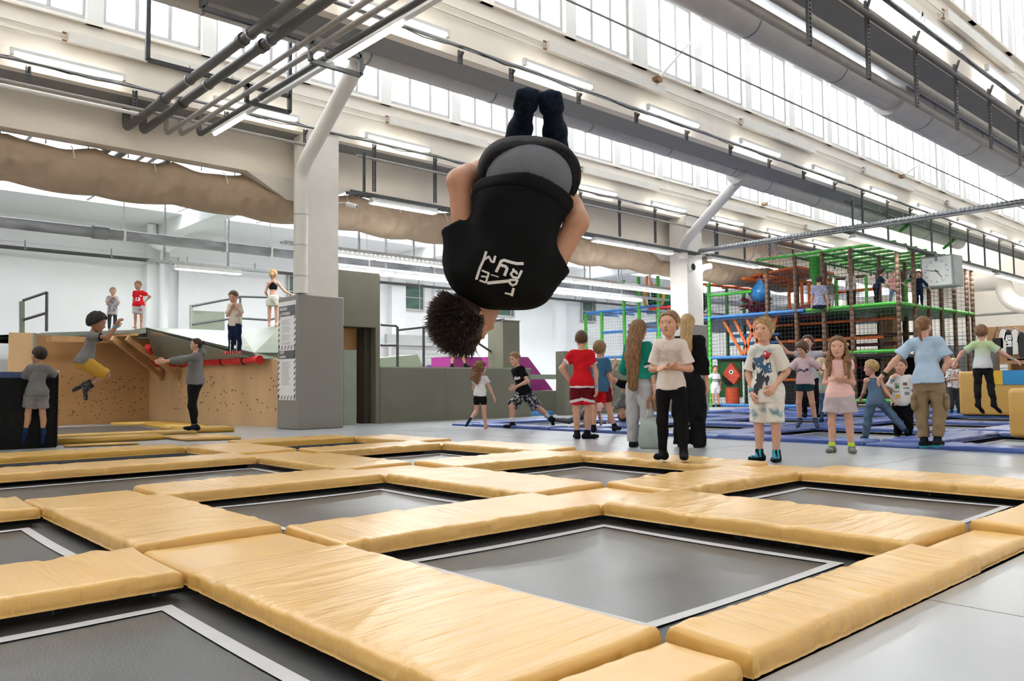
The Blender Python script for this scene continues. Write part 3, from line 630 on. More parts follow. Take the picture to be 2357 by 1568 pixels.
# window opener arms and loose cables
for n_, (xa, ya, xb, yb, Y) in enumerate([(1520, 176, 1587, 98, 8.55), (2082, 402, 2132, 366, 8.55), (1765, 466, 1790, 447, 13.1)]):
    a_, b_ = gb(xa, ya, Y), gb(xb, yb, Y); t = thing('window_opener', a_, 'slanting white window opener arm, %s from the left' % ORD[[1, 2, 0][n_]] if False else ['long white window opener arm on the middle window row', 'white window opener arm on the middle row above the clock', 'short white window opener arm on the farthest window row'][n_], 'window opener')
    MB().bar(a_, b_, .03, .05).build('arm', LAMPW, t); MB().box(a_[0]-.07, a_[0]+.07, Y+.0, Y+.13, a_[2]-.08, a_[2]).build('motor', COPPER, t)
t = thing('cable_bundle', gb(1790, 600, 12.0), 'tangle of grey cables hanging below the crossing cable duct', 'cables'); rg = np.random.default_rng(11)
b = MB()
for k in range(16):
    p0 = np.array([18.9, 10.9+rg.uniform(-.4, .4), 4.40]); e_ = p0+np.array([rg.uniform(-.2, .6), rg.uniform(-.5, .5), rg.uniform(-.45, -.2)]); b.tube(arc((p0+e_)/2+np.array([rg.uniform(-.2, .3), rg.uniform(-.2, .2), -.3]), p0, e_, 6), .009, 5)
b.build('cables', mat('cable_sheath', (.35, .34, .33), .5), t)['kind'] = 'stuff'
# ================================================================ left: block, wooden platform and ramp
FOAMB = mat('black_block_vinyl', (.010, .010, .010), .8, var=.2, scale=20, bump=.2, bscale=120, spec=.15); BLUEC = mat('blue_block_cap', (.02, .05, .17), .4)
t = thing('vault_block', (1.5, 12.3, 0), 'black foam block with blue top at the left edge', 'vault block')
MB().box(.4, 2.68, 11.72, 12.9, 0.0, .90).build('body', FOAMB, t); MB().box(.4, 2.68, 11.72, 12.9, .90, .975).build('cap', BLUEC, t); MB().tube([(2.68, 11.72, .01), (2.68, 11.72, .97)], .014, 6).build('corner_seam', FOAMB, t)
# back trampolines in the plywood corner
PB = 'gold pads by the plywood corner'
def qpad(name, m, pts, z0, z1, label, group):       # pad on a four-cornered plan
    bm = bmesh.new(); vs = [bm.verts.new((p[0], p[1], z)) for z in (z0, z1) for p in pts]
    for f in [(3, 2, 1, 0), (4, 5, 6, 7), (0, 1, 5, 4), (1, 2, 6, 5), (2, 3, 7, 6), (3, 0, 4, 7)]: bm.faces.new([vs[i] for i in f])
    bmesh.ops.recalc_face_normals(bm, faces=bm.faces[:]); bmesh.ops.bevel(bm, geom=bm.edges[:], offset=.015, segments=2, affect='EDGES')
    c = np.mean([p[:2] for p in pts], 0)
    for v in bm.verts: v.co -= Vector((c[0], c[1], z0))
    me = bpy.data.meshes.new(name); bm.to_mesh(me); bm.free(); me.materials.append(m)
    for p in me.polygons: p.use_smooth = True
    o = link(name, me, None, (c[0], c[1], z0)); return tag(o, label, 'pad', group)
qpad('edge_pad', GOLDD, [(2.75, 13.0), (5.0, 13.0), (5.0, 13.6), (2.75, 13.6)], .004, .075, 'gold pad in front of the big grey bed by the plywood', PB)
qpad('edge_pad', GOLDD, [(2.75, 12.15), (4.2, 12.15), (4.2, 12.6), (2.75, 12.6)], .004, .075, 'gold pad right of the black block, nearest the camera', PB)
qpad('corner_pad', GOLD, [(4.25, 11.5), (4.95, 11.2), (5.0, 12.1), (4.25, 12.5)], .004, .05, 'flat gold pad at the end of the pad beside the black block', PB)
qpad('edge_pad', GOLDD, [(5.0, 13.45), (5.75, 13.3), (5.85, 13.95), (5.02, 14.3)], .004, .09, 'thick gold pad under the woman in the grey hoodie', PB)
qpad('edge_pad', GOLDD, [(5.05, 14.4), (5.75, 14.2), (6.0, 16.4), (5.3, 16.6)], .004, .08, 'gold pad running along the plywood ramp wall', PB)
qpad('edge_pad', GOLDD, [(4.9, 17.3), (5.35, 16.7), (6.0, 16.6), (6.0, 17.6)], .004, .08, 'gold corner pad in the plywood corner', PB)
qpad('corner_pad', GOLD, [(2.75, 11.5), (3.6, 11.3), (3.4, 11.7), (2.75, 11.72)], .004, .03, 'thin gold pad end beside the foot of the black block', PB)
def flat_bed(pts, z, label):
    t = thing('trampoline', (pts[0][0], pts[0][1], z), label, 'trampoline', 'trampoline beds in the plywood corner')
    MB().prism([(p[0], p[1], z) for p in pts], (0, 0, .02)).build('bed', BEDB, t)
    c = np.mean(pts, 0); b = MB(); n = len(pts)
    for i in range(n):
        p = np.array(pts[i]); q = np.array(pts[(i+1) % n]); pi = c+(p-c)*.95; qi = c+(q-c)*.95; po = c+(p-c)*.98; qo = c+(q-c)*.98
        b.quad((*po, z+.024), (*qo, z+.024), (*qi, z+.024), (*pi, z+.024))
    b.build('border_tape', TAPE, t)
flat_bed([(2.75, 13.62), (5.0, 13.62), (5.0, 14.4), (5.28, 16.6), (4.9, 17.2), (2.75, 17.4)], .0, 'big grey trampoline bed in front of the plywood corner')
flat_bed([(2.75, 12.62), (4.9, 12.62), (4.9, 12.98), (2.75, 12.98)], .0, 'narrow grey bed strip between two gold pads by the black block')
PLY = mat('birch_plywood', (.52, .27, .10), .5, var=.14, scale=2.2, stretch=(1, 1, .25), bump=.08, bscale=20)
PLYL = mat('pale_birch_plywood', (.60, .38, .19), .48, var=.12, scale=2.2, stretch=(1, 1, .25), bump=.08, bscale=20)
SAGE = mat('sage_green_paint', (.235, .265, .205), .45, var=.05, scale=3); SAGEW = mat('worn_sage_paint', (.27, .30, .245), .4, col2=(.45, .38, .26), thr=(.56, .68), scale=1.4, stretch=(1, 1, 6))
TIMB = mat('brace_timber', (.50, .28, .12), .6, var=.15, scale=4, stretch=(1, 1, .3)); SCUFF = mat('shoe_scuff', (.12, .06, .03), .7)
ZP = 1.98
t = thing('wooden_platform', (5, 19, 0), 'sage green platform on plywood walls with sloping ramp side at left', 'platform')
pl = [gz(43, 776, ZP), gz(98, 766, ZP), gz(300, 760, ZP), gz(336, 754, ZP)]
poly = [(p[0], p[1]) for p in pl]+[(6.3, 21.6), (3.3, 21.6)]
MB().prism([(x, y, ZP-.11) for x, y in poly], (0, 0, .11)).build('deck', SAGE, t)
MB().prism([(x, y, ZP-.16) for x, y in [(poly[0][0]+.1, poly[0][1]+.1), (poly[1][0]+.05, poly[1][1]+.15), (poly[3][0]-.1, poly[3][1]+.15), (6.1, 21.5), (3.4, 21.5)]], (0, 0, .05)).build('deck_underside', PLY, t)
for y in (18.0, 18.4, 18.8): MB().box(4.0, 5.9, y, y+.07, ZP-.27, ZP-.16).build('joist', TIMB, t)
L0 = gz(43, 776, ZP)
MB().hexa([(3.75, 18.75, 0), (6.15, 18.75, 0), (6.15, 18.85, 0), (3.75, 18.85, 0)], [(3.75, 18.75, ZP-.11), (6.15, 18.75, ZP-.11), (6.15, 18.85, ZP-.11), (3.75, 18.85, ZP-.11)]).build('plywood_wall', PLY, t)
MB().hexa([(3.3, 18.2, 0), (3.7, 18.1, 0), (3.72, 18.16, 0), (3.3, 18.26, 0)], [(3.3, 18.2, ZP-.11), (3.7, 18.1, ZP-.11), (3.72, 18.16, ZP-.11), (3.3, 18.26, ZP-.11)]).build('plywood_wall', PLYL, t)
MB().box(3.69, 3.75, 18.1, 18.2, 0, ZP-.11).build('corner_post', SAGE, t)
wa, wb = np.array([6.12, 18.75]), np.array([7.06, 14.1]); dv = (wb-wa)/np.linalg.norm(wb-wa); nv = np.array([-dv[1], dv[0]])
nv = nv if nv[0] > 0 else -nv
MB().hexa([(*wa, 0), (*wb, 0), (*(wb+nv*.08), 0), (*(wa+nv*.08), 0)], [(*wa, 1.95), (*wb, 1.24), (*(wb+nv*.08), 1.24), (*(wa+nv*.08), 1.95)]).build('plywood_wall', PLYL, t)
# ramp faces
A1, A2, A3, A4, A5 = gz(362, 838, 1.30), gz(604, 826, 1.30), gz(585, 812, 1.42), gz(552, 762, 2.02), gz(336, 754, ZP)
MB().prism([A1, A2, A3, A4, A5], (.0, .0, -.05)).build('ramp_face', SAGEW, t)
B3, B4 = gz(652, 748, 2.08), gz(652, 812, 1.42)
MB().prism([A4, A3, B4, B3], (0, 0, -.05)).build('ramp_face', SAGE, t)
MB().prism([A2, B4+np.array([0, 0, -.12]), B4, A3], (0, .05, 0)).build('ramp_edge', SAGE, t)
MB().prism([A4, B3, (10.4, 20.5, 2.1), (8.6, 21.5, 2.0), (6.3, 21.5, ZP), A5], (0, 0, -.08)).build('deck', SAGE, t)
# braces
for (xa, ya, xb, yb) in [(258, 778, 368, 885), (292, 778, 410, 880)]:
    p = gz(xa, ya, ZP-.2); w = wa+(wb-wa)*(.12 if xa < 270 else .26); q = np.array([w[0]-.02, w[1], 1.0]); 
    MB().bar(p, q, .06, .10).build('brace', TIMB, t)
    MB().bar((q[0]-.03, q[1], 1.35), (q[0]-.03, q[1], .92), .05, .07).build('brace_foot', TIMB, t)
b = MB(); rg = np.random.default_rng(5)
for k in range(90):
    x = rg.uniform(4.2, 6.05); z = rg.choice([.25, .45, .75, .95])+rg.normal(0, .07); b.quad((x, 18.747, z), (x+.035, 18.747, z+.01), (x+.03, 18.747, z+.025), (x, 18.747, z+.02))
for k in range(80):
    s = rg.uniform(.2, .98); w = wa+(wb-wa)*s-nv*.003; z = rg.uniform(.25, 1.0); b.quad((w[0], w[1], z), (w[0]+dv[0]*.03, w[1]+dv[1]*.03, z), (w[0]+dv[0]*.03, w[1]+dv[1]*.03, z+.03), (w[0], w[1], z+.025))
sc = b.build('shoe_scuffs', SCUFF, t); sc['kind'] = 'stuff'
# red roll on the ramp edge
REDV = mat('red_vinyl', (.62, .012, .015), .28, var=.1, bump=.6, bscale=7)
t = thing('edge_roll', A1, 'red padded roll along the lower edge of the ramp', 'padding')
rp = [gz(346, 796, 1.62), gz(356, 822, 1.42), gz(364, 836, 1.30)]+[A1+(A2-A1)*s for s in np.linspace(.06, 1, 16)]
rp = [np.array(p)-np.append(nv, 0)*.06+np.array([0, 0, -.02]) for p in rp]
MB().tube(rp, [.055, .06, .065]+[.075+.012*math.sin(k*2.2) for k in range(16)], 12).build('roll', REDV, t)
for k in (4, 7, 10, 13, 16): MB().tube([rp[k]-(rp[k]-rp[k-1])*.06, rp[k]+(rp[k]-rp[k-1])*.06], .085, 12).build('lacing', mat('black_lacing', (.02, .005, .005), .6), t)
# rails on the platform
RAILM = mat('dark_tube_rail', (.10, .10, .105), .4, .6)
def prail(pts_list, label, posts=(), panel=None):
    t = thing('handrail', pts_list[0][0], label, 'handrail'); 
    for pts in pts_list: MB().tube(pts, .028, 8).build('rail', RAILM, t)
    for a, c in posts: MB().tube([a, c], .03, 8).build('post', RAILM, t)
    if panel is not None: MB().prism(panel, (0, .06, 0)).build('board', SAGE, t)
Y0 = 18.6
def q(x, y, Y=18.6): return gb(x, y, Y)
prail([[q(52, 692), q(108, 673)], [q(52, 737), q(108, 720)]], 'two-bar handrail with green board at the left end of the platform', [(q(108, 672), gb(107, 763, 18.6))], [q(45, 694), q(57, 692), q(57, 774), q(45, 778)])
R = 20.2
prail([[q(442, 705, R), q(548, 685, R), q(553, 683, R), q(652, 686, R)], [q(442, 747, R), q(530, 734, R)], [q(553, 733, R), q(620, 737, R), q(652, 728, R)]], 'two-bar handrail on the platform behind the boy covering his mouth', [(q(553, 682, R), q(553, 768, R))], [q(438, 702, R), q(444, 702, R), q(444, 768, R), q(438, 768, R)])
t = thing('side_panel', q(480, 757, 20.6), 'sage green board behind the platform handrail', 'panel'); MB().prism([q(444, 715, 20.6), q(517, 718, 20.6), q(517, 768, 20.6), q(444, 768, 20.6)], (0, .05, 0)).build('board', SAGE, t)
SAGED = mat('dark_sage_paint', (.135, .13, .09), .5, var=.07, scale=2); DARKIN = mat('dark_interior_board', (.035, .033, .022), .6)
# ================================================================ middle: green parkour walls
t = thing('parkour_wall', (8.55, 14, 0), 'tall olive green wall with dark doorway beside the front column', 'wall panel')
b = MB(); Y1, Y2 = 13.9, 14.1
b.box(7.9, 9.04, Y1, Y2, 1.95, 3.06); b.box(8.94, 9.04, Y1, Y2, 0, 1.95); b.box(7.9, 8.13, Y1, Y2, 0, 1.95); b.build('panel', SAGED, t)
MB().box(8.13, 8.42, Y1-.12, Y1-.02, 0, 1.47).build('half_door', SAGE, t)
MB().box(8.13, 8.80, Y1+.5, Y1+.56, 0, 1.95).build('inner_board', PLY, t)
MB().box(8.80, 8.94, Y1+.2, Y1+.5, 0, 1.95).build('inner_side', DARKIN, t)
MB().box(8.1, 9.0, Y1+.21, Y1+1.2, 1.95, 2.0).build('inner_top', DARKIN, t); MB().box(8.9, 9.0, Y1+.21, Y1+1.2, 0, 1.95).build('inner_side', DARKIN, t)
t = thing('parkour_wall', (11, 14, 0), 'long low olive green wall and deck behind the running boy', 'wall panel')
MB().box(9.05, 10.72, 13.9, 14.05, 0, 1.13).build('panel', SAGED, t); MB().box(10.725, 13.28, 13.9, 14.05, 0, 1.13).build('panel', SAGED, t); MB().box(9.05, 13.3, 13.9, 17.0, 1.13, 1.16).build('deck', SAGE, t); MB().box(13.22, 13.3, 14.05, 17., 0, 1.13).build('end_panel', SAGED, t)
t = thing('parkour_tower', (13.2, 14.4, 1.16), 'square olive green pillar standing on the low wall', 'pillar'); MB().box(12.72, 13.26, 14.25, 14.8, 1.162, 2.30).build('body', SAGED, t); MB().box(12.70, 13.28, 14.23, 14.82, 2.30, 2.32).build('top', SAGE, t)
t = thing('parkour_wall', (13.9, 14.6, 0), 'low bench wall with cross beam right of the pillar', 'wall panel')
MB().box(13.31, 15.4, 14.6, 14.8, 0, .60).build('panel', SAGED, t); MB().box(13.31, 15.4, 14.6, 14.72, .90, 1.02).build('beam', SAGE, t)
t = thing('parkour_wall', (16, 13.6, 0), 'olive green wall behind the handstand kid', 'wall panel')
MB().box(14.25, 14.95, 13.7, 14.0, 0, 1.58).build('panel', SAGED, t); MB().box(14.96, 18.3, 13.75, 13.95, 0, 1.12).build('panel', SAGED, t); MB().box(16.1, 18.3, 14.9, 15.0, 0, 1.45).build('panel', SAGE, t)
text_on('lettering', 'ZER BAR', .11, (16.0, 13.75, .62), (1, 0, 0), (0, 0, 1), INK, t)
PURP = mat('magenta_board', (.25, .012, .16), .5, var=.06)
t = thing('parkour_block', (13, 15.6, 1.16), 'magenta box behind the girl with curly hair', 'block'); MB().box(12.05, 12.95, 15.3, 16.2, 1.162, 1.46).build('body', PURP, t)
t = thing('parkour_block', (14.6, 15.3, 0), 'magenta sloping wedge right of the pillar', 'block'); MB().prism([(13.35, 15.1, 0.61), (15.25, 15.1, .61), (14.35, 15.1, 1.48), (13.35, 15.1, 1.48)], (0, .9, 0)).build('body', PURP, t); MB().box(13.35, 15.25, 15.1, 16., 0, .605).build('base', SAGED, t)
t = thing('parkour_ramp', (10, 16, 1.16), 'pale green wedge ramp on the deck behind the rails', 'ramp'); MB().prism([(9.6, 15.6, 1.162), (11.4, 15.6, 1.162), (11.2, 15.6, 1.5), (9.6, 15.6, 1.35)], (0, .9, 0)).build('body', SAGE, t)
t = thing('gym_mat', (14.5, 14.2, 0), 'light blue mat lying behind the opening of the green wall', 'mat'); MB().box(13.4, 14.22, 14.05, 14.58, .002, .10).build('body', mat('light_blue_vinyl', (.05, .22, .48), .35), t)
def rr(x, y, Y=14.3): return gb(x, y, Y)
prail([[rr(877, 748), rr(912, 750), rr(915, 755), rr(915, 760)], [rr(915, 760), rr(975, 753)], [rr(975, 753), rr(1040, 752), rr(1160, 735)], [rr(877, 795), rr(914, 795)]], 'dark pipe railing on the low green wall', [(rr(915, 752), (rr(915, 752)[0], 14.3, 1.16)), (rr(975, 753), (rr(975, 753)[0], 14.3, 1.16))])
prail([[rr(1085, 780, 14.7), rr(1158, 828, 14.7)]], 'slanting dark bar leaning on the green pillar')
t = thing('roller_door', (15.7, 21.8, 0), 'grey roller door in the white side wall', 'door')
MB().box(14.3, 17.2, 21.58, 21.72, 2.08, 2.42).build('shutter_box', mat('grey_shutter', (.40, .40, .39), .5, var=.04), t)
for z in np.arange(0, 2.05, .14): MB().box(14.5, 17.0, 21.68, 21.71, z, z+.135).build('slat', MATS['grey_shutter'], t)
for x in (14.4, 17.02): MB().box(x, x+.1, 21.62, 21.74, 0, 2.1).build('guide', FRAME, t)
t = thing('notice', (16.2, 21.85, 1.35), 'orange and purple notice by the roller door', 'notice'); MB().box(15.9, 16.5, 21.62, 21.63, 1.1, 1.45).build('sheet', mat('orange_paper', (.75, .25, .03), .5), t); MB().box(15.9, 16.5, 21.615, 21.62, 1.36, 1.45).build('header', mat('purple_print', (.1, .03, .25), .5), t)
# ================================================================ soft-play climbing frame at the back right
PGREEN = mat('green_foam_sleeve', (.05, .36, .03), .45, var=.25, scale=30, stretch=(1, 1, 1)); PDG = mat('dark_green_foam_sleeve', (.025, .16, .03), .5, var=.2, scale=30); PBROWN = mat('brown_foam_sleeve', (.115, .062, .035), .55, var=.35, scale=26); PBLUE = mat('blue_foam_sleeve', (.03, .16, .42), .45, var=.2, scale=30); PORANGE = mat('orange_foam_sleeve', (.72, .14, .012), .45, var=.2, scale=30); PRED = mat('red_foam_sleeve', (.55, .015, .015), .45, var=.15, scale=30); PMAR = mat('maroon_vinyl', (.12, .008, .02), .45)
NETM = mat('black_safety_net', (.03, .03, .028), .8); NETW = mat('grey_safety_net', (.35, .36, .36), .8)
pg = [None]
def G3(x, y, Y): return gb(x, y, Y)
def sleeve(p, q, r, m, nm, parent, rings=.22):
    b = MB(); p = np.array(p, float); q = np.array(q, float); L_ = np.linalg.norm(q-p); n = max(1, int(L_/rings)); d = (q-p)/n
    pts = []; rs = []
    for k in range(n):
        a = p+d*k; pts += [a+d*.02, a+d*.08, a+d*.92, a+d*.98]; rs += [r*.82, r, r, r*.82]
    b.tube(pts, rs, 8); return b.build(nm, m, parent)
def net(p0, p1, z0, z1, step, parent, m=NETM, r=.004):
    b = MB(); p0 = np.array(p0, float)[:2]; p1 = np.array(p1, float)[:2]; L_ = np.linalg.norm(p1-p0); d = (p1-p0)/L_; n = np.array([-d[1], d[0]])
    k = 0
    while k*step <= L_:
        p = p0+d*k*step; b.quad((*(p-d*r), z0), (*(p+d*r), z0), (*(p+d*r), z1), (*(p-d*r), z1)); k += 1
    z = z0
    while z <= z1: b.quad((*p0, z-r), (*p1, z-r), (*p1, z+r), (*p0, z+r)); z += step
    o = b.build('safety_net', m, parent); o['kind'] = 'stuff'; return o
X0 = 22.4
T = thing('climbing_frame', (25, 12, 0), 'big green, brown and blue soft-play climbing frame with nets', 'climbing frame')
def rl(p, q, m, r=.05, nm='rail'): return sleeve(p, q, r, m, nm, T, .3)
ZD = 2.9
# posts of the front face, then the same rows one and two bays deeper
for (y, z0, z1, m_) in [(14.95, 0, 4.05, PGREEN), (12.87, 0, 4.3, PBROWN), (11.92, 0, 4.62, PBROWN), (11.07, 0, 4.6, PBROWN), (10.24, 0, 4.58, PBROWN), (8.95, 0, 4.45, PBROWN), (16.0, 0, 4.3, PGREEN), (17.0, 0, 4.5, PGREEN), (17.85, 0, 4.55, PGREEN), (18.53, 0, 4.5, PGREEN), (19.6, 0, 3.42, PGREEN), (20.4, 0, 3.42, PGREEN)]: sleeve((X0, y, z0), (X0, y, z1), .062, m_, 'post', T, .16)
for X in (24.3, 26.2, 28.1):
    for (y, z1) in [(13.9, 4.0), (12.87, 4.3), (11.92, 4.55), (11.07, 4.55), (10.24, 4.55)]: sleeve((X, y, 0), (X, y, z1), .06, PBROWN, 'post', T, .3)
for X in (24.3, 25.4):
    for y in (15.5, 17.0, 18.5): sleeve((X, y, 0), (X, y, 4.1), .055, PDG, 'post', T, .3)
for X in (23.5, 24.56, 25.5, 26.57, 27.65, 28.15): sleeve((X, 8.95, 0), (X, 8.95, 4.45), .062, PBROWN, 'post', T, .16)
# front rails
for (y0, y1, z, m_) in [(16.0, 11.66, ZD, PBLUE), (11.62, 8.95, ZD, PGREEN), (15.4, 12.9, 1.58, PBLUE), (11.9, 8.95, 1.6, PGREEN), (15.6, 11.9, .06, PBLUE), (11.1, 8.95, .24, PGREEN), (13.2, 8.95, 4.58, PGREEN), (20.4, 18.53, 3.44, PBLUE), (18.53, 16.9, 3.46, PBLUE), (19.6, 18.5, 2.66, PBLUE), (18.4, 16.9, 2.62, PBLUE), (19.8, 17.0, 1.74, PBLUE), (14.9, 13.4, 3.62, PGREEN), (17.4, 16.3, 3.38, PRED), (17.2, 16.3, 2.1, PRED)]: rl((X0, y0, z), (X0, y1, z), m_)
for X in (23.3, 24.3): rl((X, 20.3 if X < 24 else 19, 3.44), (X, 17.0, 3.44), PBLUE)
for y in (20.4, 19.6, 18.53): rl((X0, y, 3.44), (24.3, y, 3.44), PBLUE)
rl((X0, 8.95, ZD), (28.15, 8.95, ZD), PGREEN); rl((X0, 8.95, 4.5), (28.15, 8.95, 4.5), PDG, .04)
# roof bars
for k in range(9): rl((X0+.72*k, 8.95, 4.58), (X0+.72*k, 11.9, 4.58), PGREEN, .045, 'roof_bar')
for y in (10.24, 11.07, 11.92, 13.2): rl((X0, y, 4.52), (28.1, y, 4.52), PDG, .04, 'roof_bar')
# decks
DKG = mat('green_deck_vinyl', (.03, .13, .03), .5); DKB = mat('blue_deck_vinyl', (.02, .06, .16), .5)
MB().box(X0, 28.1, 8.97, 11.62, ZD-.10, ZD+.02).build('deck', DKG, T); MB().box(X0+.05, 28.1, 11.64, 18.4, ZD-.10, ZD+.01).build('deck', DKB, T); MB().box(23.4, 28, 9.6, 15, 1.50, 1.58).build('deck', mat('dark_deck_vinyl', (.03, .02, .02), .6), T)
DKP = mat('black_interior_shade', (.012, .012, .011), .7, spec=.2)  # black for added pieces that stand in for shade inside the frame
MB().box(26.25, 26.3, 11.9, 15.2, .05, 2.75).build('added_dark_panel', DKP, T); MB().box(25.9, 25.95, 9.8, 11.9, .05, 1.5).build('added_dark_panel', DKP, T); MB().box(X0+.6, 26.2, 12.9, 15.0, .02, .06).build('deck', DKP, T); MB().box(X0+.3, 26.2, 12.4, 14.9, 1.50, 1.56).build('deck', DKP, T); MB().box(X0+1.2, X0+1.25, 12.2, 13.2, .1, 1.45).build('added_dark_panel', DKP, T); MB().box(24.9, 24.95, 12.6, 14.6, 1.6, 2.2).build('added_dark_panel', PMAR, T)  # panels and decks added only to darken the frame's interior
# inner orange and red rails
for k, (X, y0, y1, z, m_) in enumerate([(23.4, 13.4, 9.8, 2.05, PORANGE), (23.4, 12.8, 10.6, 1.25, PRED), (23.6, 13.2, 11.2, .85, PORANGE), (23.5, 12.6, 11.6, .5, PRED), (24.0, 13.5, 9.6, 2.62, PORANGE), (23.2, 14.6, 12.9, 2.3, PBLUE), (23.3, 14.8, 13.0, 2.05, PBLUE), (24.6, 13., 9.8, 1.9, PMAR), (24.6, 12, 9.8, 1.2, PMAR), (25.2, 12.5, 9.6, 2.2, PBROWN), (25.2, 12.5, 9.6, .8, PMAR), (24.2, 12.4, 10.3, 3.55, PORANGE)]): rl((X, y0, z), (X, y1, z), m_, .05)
for X in (23.2, 24.2, 25.4): rl((X, 15.6, 4.08), (X, 12.9, 4.08), PORANGE, .05)
for y in (15.3, 14.5, 13.7, 12.95): rl((X0, y, 4.06), (26, y, 4.10), PORANGE, .05)
rl((X0, 17.0, 4.0), (X0, 15.2, 4.05), PORANGE, .05); rl((X0+.2, 16.6, 3.3), (X0+.2, 15.3, 3.4), PORANGE, .04)
MB().prism([(23.0, 13.8, 4.15), (23.0, 12.2, 4.3), (25.5, 12.2, 4.3), (25.5, 13.8, 4.15)], (0, 0, .06)).build('roof_panel', PORANGE, T)
# hanging orange poles
for k in range(8): sleeve((24.0+.05*(k % 2), 13.0-.22*k, ZD), (24.0+.05*(k % 2), 13.0-.22*k, 4.0), .055, PORANGE, 'hanging_pole', T, 1.2)
# crossed orange straps
for k, (ya, yb) in enumerate([(14.6, 13.9), (14.2, 13.6), (13.75, 13.15), (13.4, 13.9), (13.1, 13.6), (12.7, 13.2)]):
    b = MB(); b.hexa([(X0+.25, ya-.05, ZD-.1), (X0+.25, ya+.05, ZD-.1), (X0+.29, ya+.05, ZD-.1), (X0+.29, ya-.05, ZD-.1)], [(X0+.25, yb-.05, 1.6), (X0+.25, yb+.05, 1.6), (X0+.29, yb+.05, 1.6), (X0+.29, yb-.05, 1.6)]); b.build('strap', PORANGE, T)
# tunnel with yellow ring
TUN = mat('green_tunnel_plastic', (.012, .17, .06), .25); YR = mat('yellow_ring_plastic', (.70, .38, .02), .4)
b = MB(); b.tube([(X0+.25, 17.35, 3.78), (24.5, 16.9, 3.70)], .40, 18, cap=False); b.build('tunnel', TUN, T); b = MB(); pts = [(X0+.2, 17.35+.42*math.cos(a), 3.78+.42*math.sin(a)) for a in np.linspace(0, 2*math.pi, 25)]; b.tube(pts, .055, 8, cap=False); b.build('tunnel_ring', YR, T)
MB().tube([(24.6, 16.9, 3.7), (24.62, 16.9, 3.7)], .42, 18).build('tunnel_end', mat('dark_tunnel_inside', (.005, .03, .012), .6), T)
b = MB(); b.tube([(X0+.1, 17.5, 4.55), (X0+.1, 17.48, 4.3), (X0+.1, 17.45, 3.95)], [.09, .13, .10], 10); b.build('orange_bag', PORANGE, T)
MB().box(X0+.4, X0+.5, 14.1, 14.95, .3, 1.5).build('panel', mat('green_panel', (.01, .12, .02), .5), T); b = MB(); b.tube([(X0+.38, 14.5, .95), (X0+.41, 14.5, .95)], .28, 16); b.build('panel_hole', BLACKM, T)
# padded column, cushions, drum
MB().box(25.3, 25.7, 10.3, 10.7, 0, ZD-.1).build('padded_column', mat('ochre_padding', (.30, .17, .045), .55, var=.1), T)
for (X, y, z, r) in [(23.3, 12.0, ZD, .38), (23.0, 15.6, ZD, .32)]: MB().sphere((X, y, z+.02), (r, r, r*.62)).build('cushion', PMAR, T)
b = MB(); b.sphere((23.9, 14.1, 3.35), .34, 14, 10); rg = np.random.default_rng(2)
for k in range(46): d = nrm(rg.normal(0, 1, 3)); p = np.array([23.9, 14.1, 3.35])+d*.3; b.tube([p, p+d*.28], [.05, .02], 6)
b.build('spiky_ball', PMAR, T)
b = MB(); pts = []; rs = []
for a in np.linspace(0, 1, 14): pts.append((X0+.35, 13.3, 3.30+.75*a)); rs.append(.32*math.sqrt(max(.0, 1-((a-.40)/.40)**2)) if a < .40 else max(.02, .32*(1-((a-.40)/.60)**1.3)))
b.tube(pts, rs, 16); b.build('punch_ball', mat('blue_ball_vinyl', (.015, .17, .42), .3), T)
b = MB(); b.tube([(X0+.35, 13.3, 3.95), (X0+.35, 13.3, 4.2)], .015, 6); b.build('ball_rope', PBLUE, T)
b = MB(); b.tube([(X0-.1+.5, 11.5, 4.5), (X0+.4, 11.5, 4.0), (X0+.4, 11.48, 3.5)], [.15, .16, .02], 10); b.build('green_net_bag', mat('green_net', (.02, .25, .02), .6), T)
b = MB(); b.tube([(X0+.3, 14.35, .1), (X0+.3, 14.35, .62)], .22, 18); b.build('orange_drum', mat('orange_plastic', (.55, .06, .01), .45), T)
b = MB(); b.prism([(X0+.15, 14.62, 1.05), (X0+.15, 14.2, .72), (X0+.15, 13.98, 1.0), (X0+.15, 14.3, 1.42)], (.16, 0, 0)); b.build('orange_swing_bag', mat('orange_red_vinyl', (.50, .05, .015), .45), T)
MB().tube([(X0+.14, 14.28, 1.12), (X0+.15, 14.28, 1.12)], .075, 12).build('white_disc', WHP if 'WHP' in globals() else PAPER, T); MB().tube([(X0+.13, 14.28, 1.12), (X0+.14, 14.28, 1.12)], .04, 10).build('dark_disc', BLACKM, T)
# bars inside the tower deck
for (y0, y1, X, z) in [(11.1, 10.2, 23.3, 3.85), (9.6, 8.98, 24.6, 3.75)]: rl((X, y0, z), (X, y1, z), PBROWN if X < 24 else PDG, .05); sleeve((X, y0, ZD), (X, y0, z), .05, PGREEN, 'post', T, .3); sleeve((X, y1, ZD), (X, y1, z), .05, PGREEN, 'post', T, .3)
for (xa, ya, xb, yb) in ((2072, 532, 2108, 506), (2172, 572, 2204, 546)): sleeve(gb(xa, ya, 9.6), gb(xb, yb, 9.6), .05, PGREEN, 'slanted_bar', T, .3)
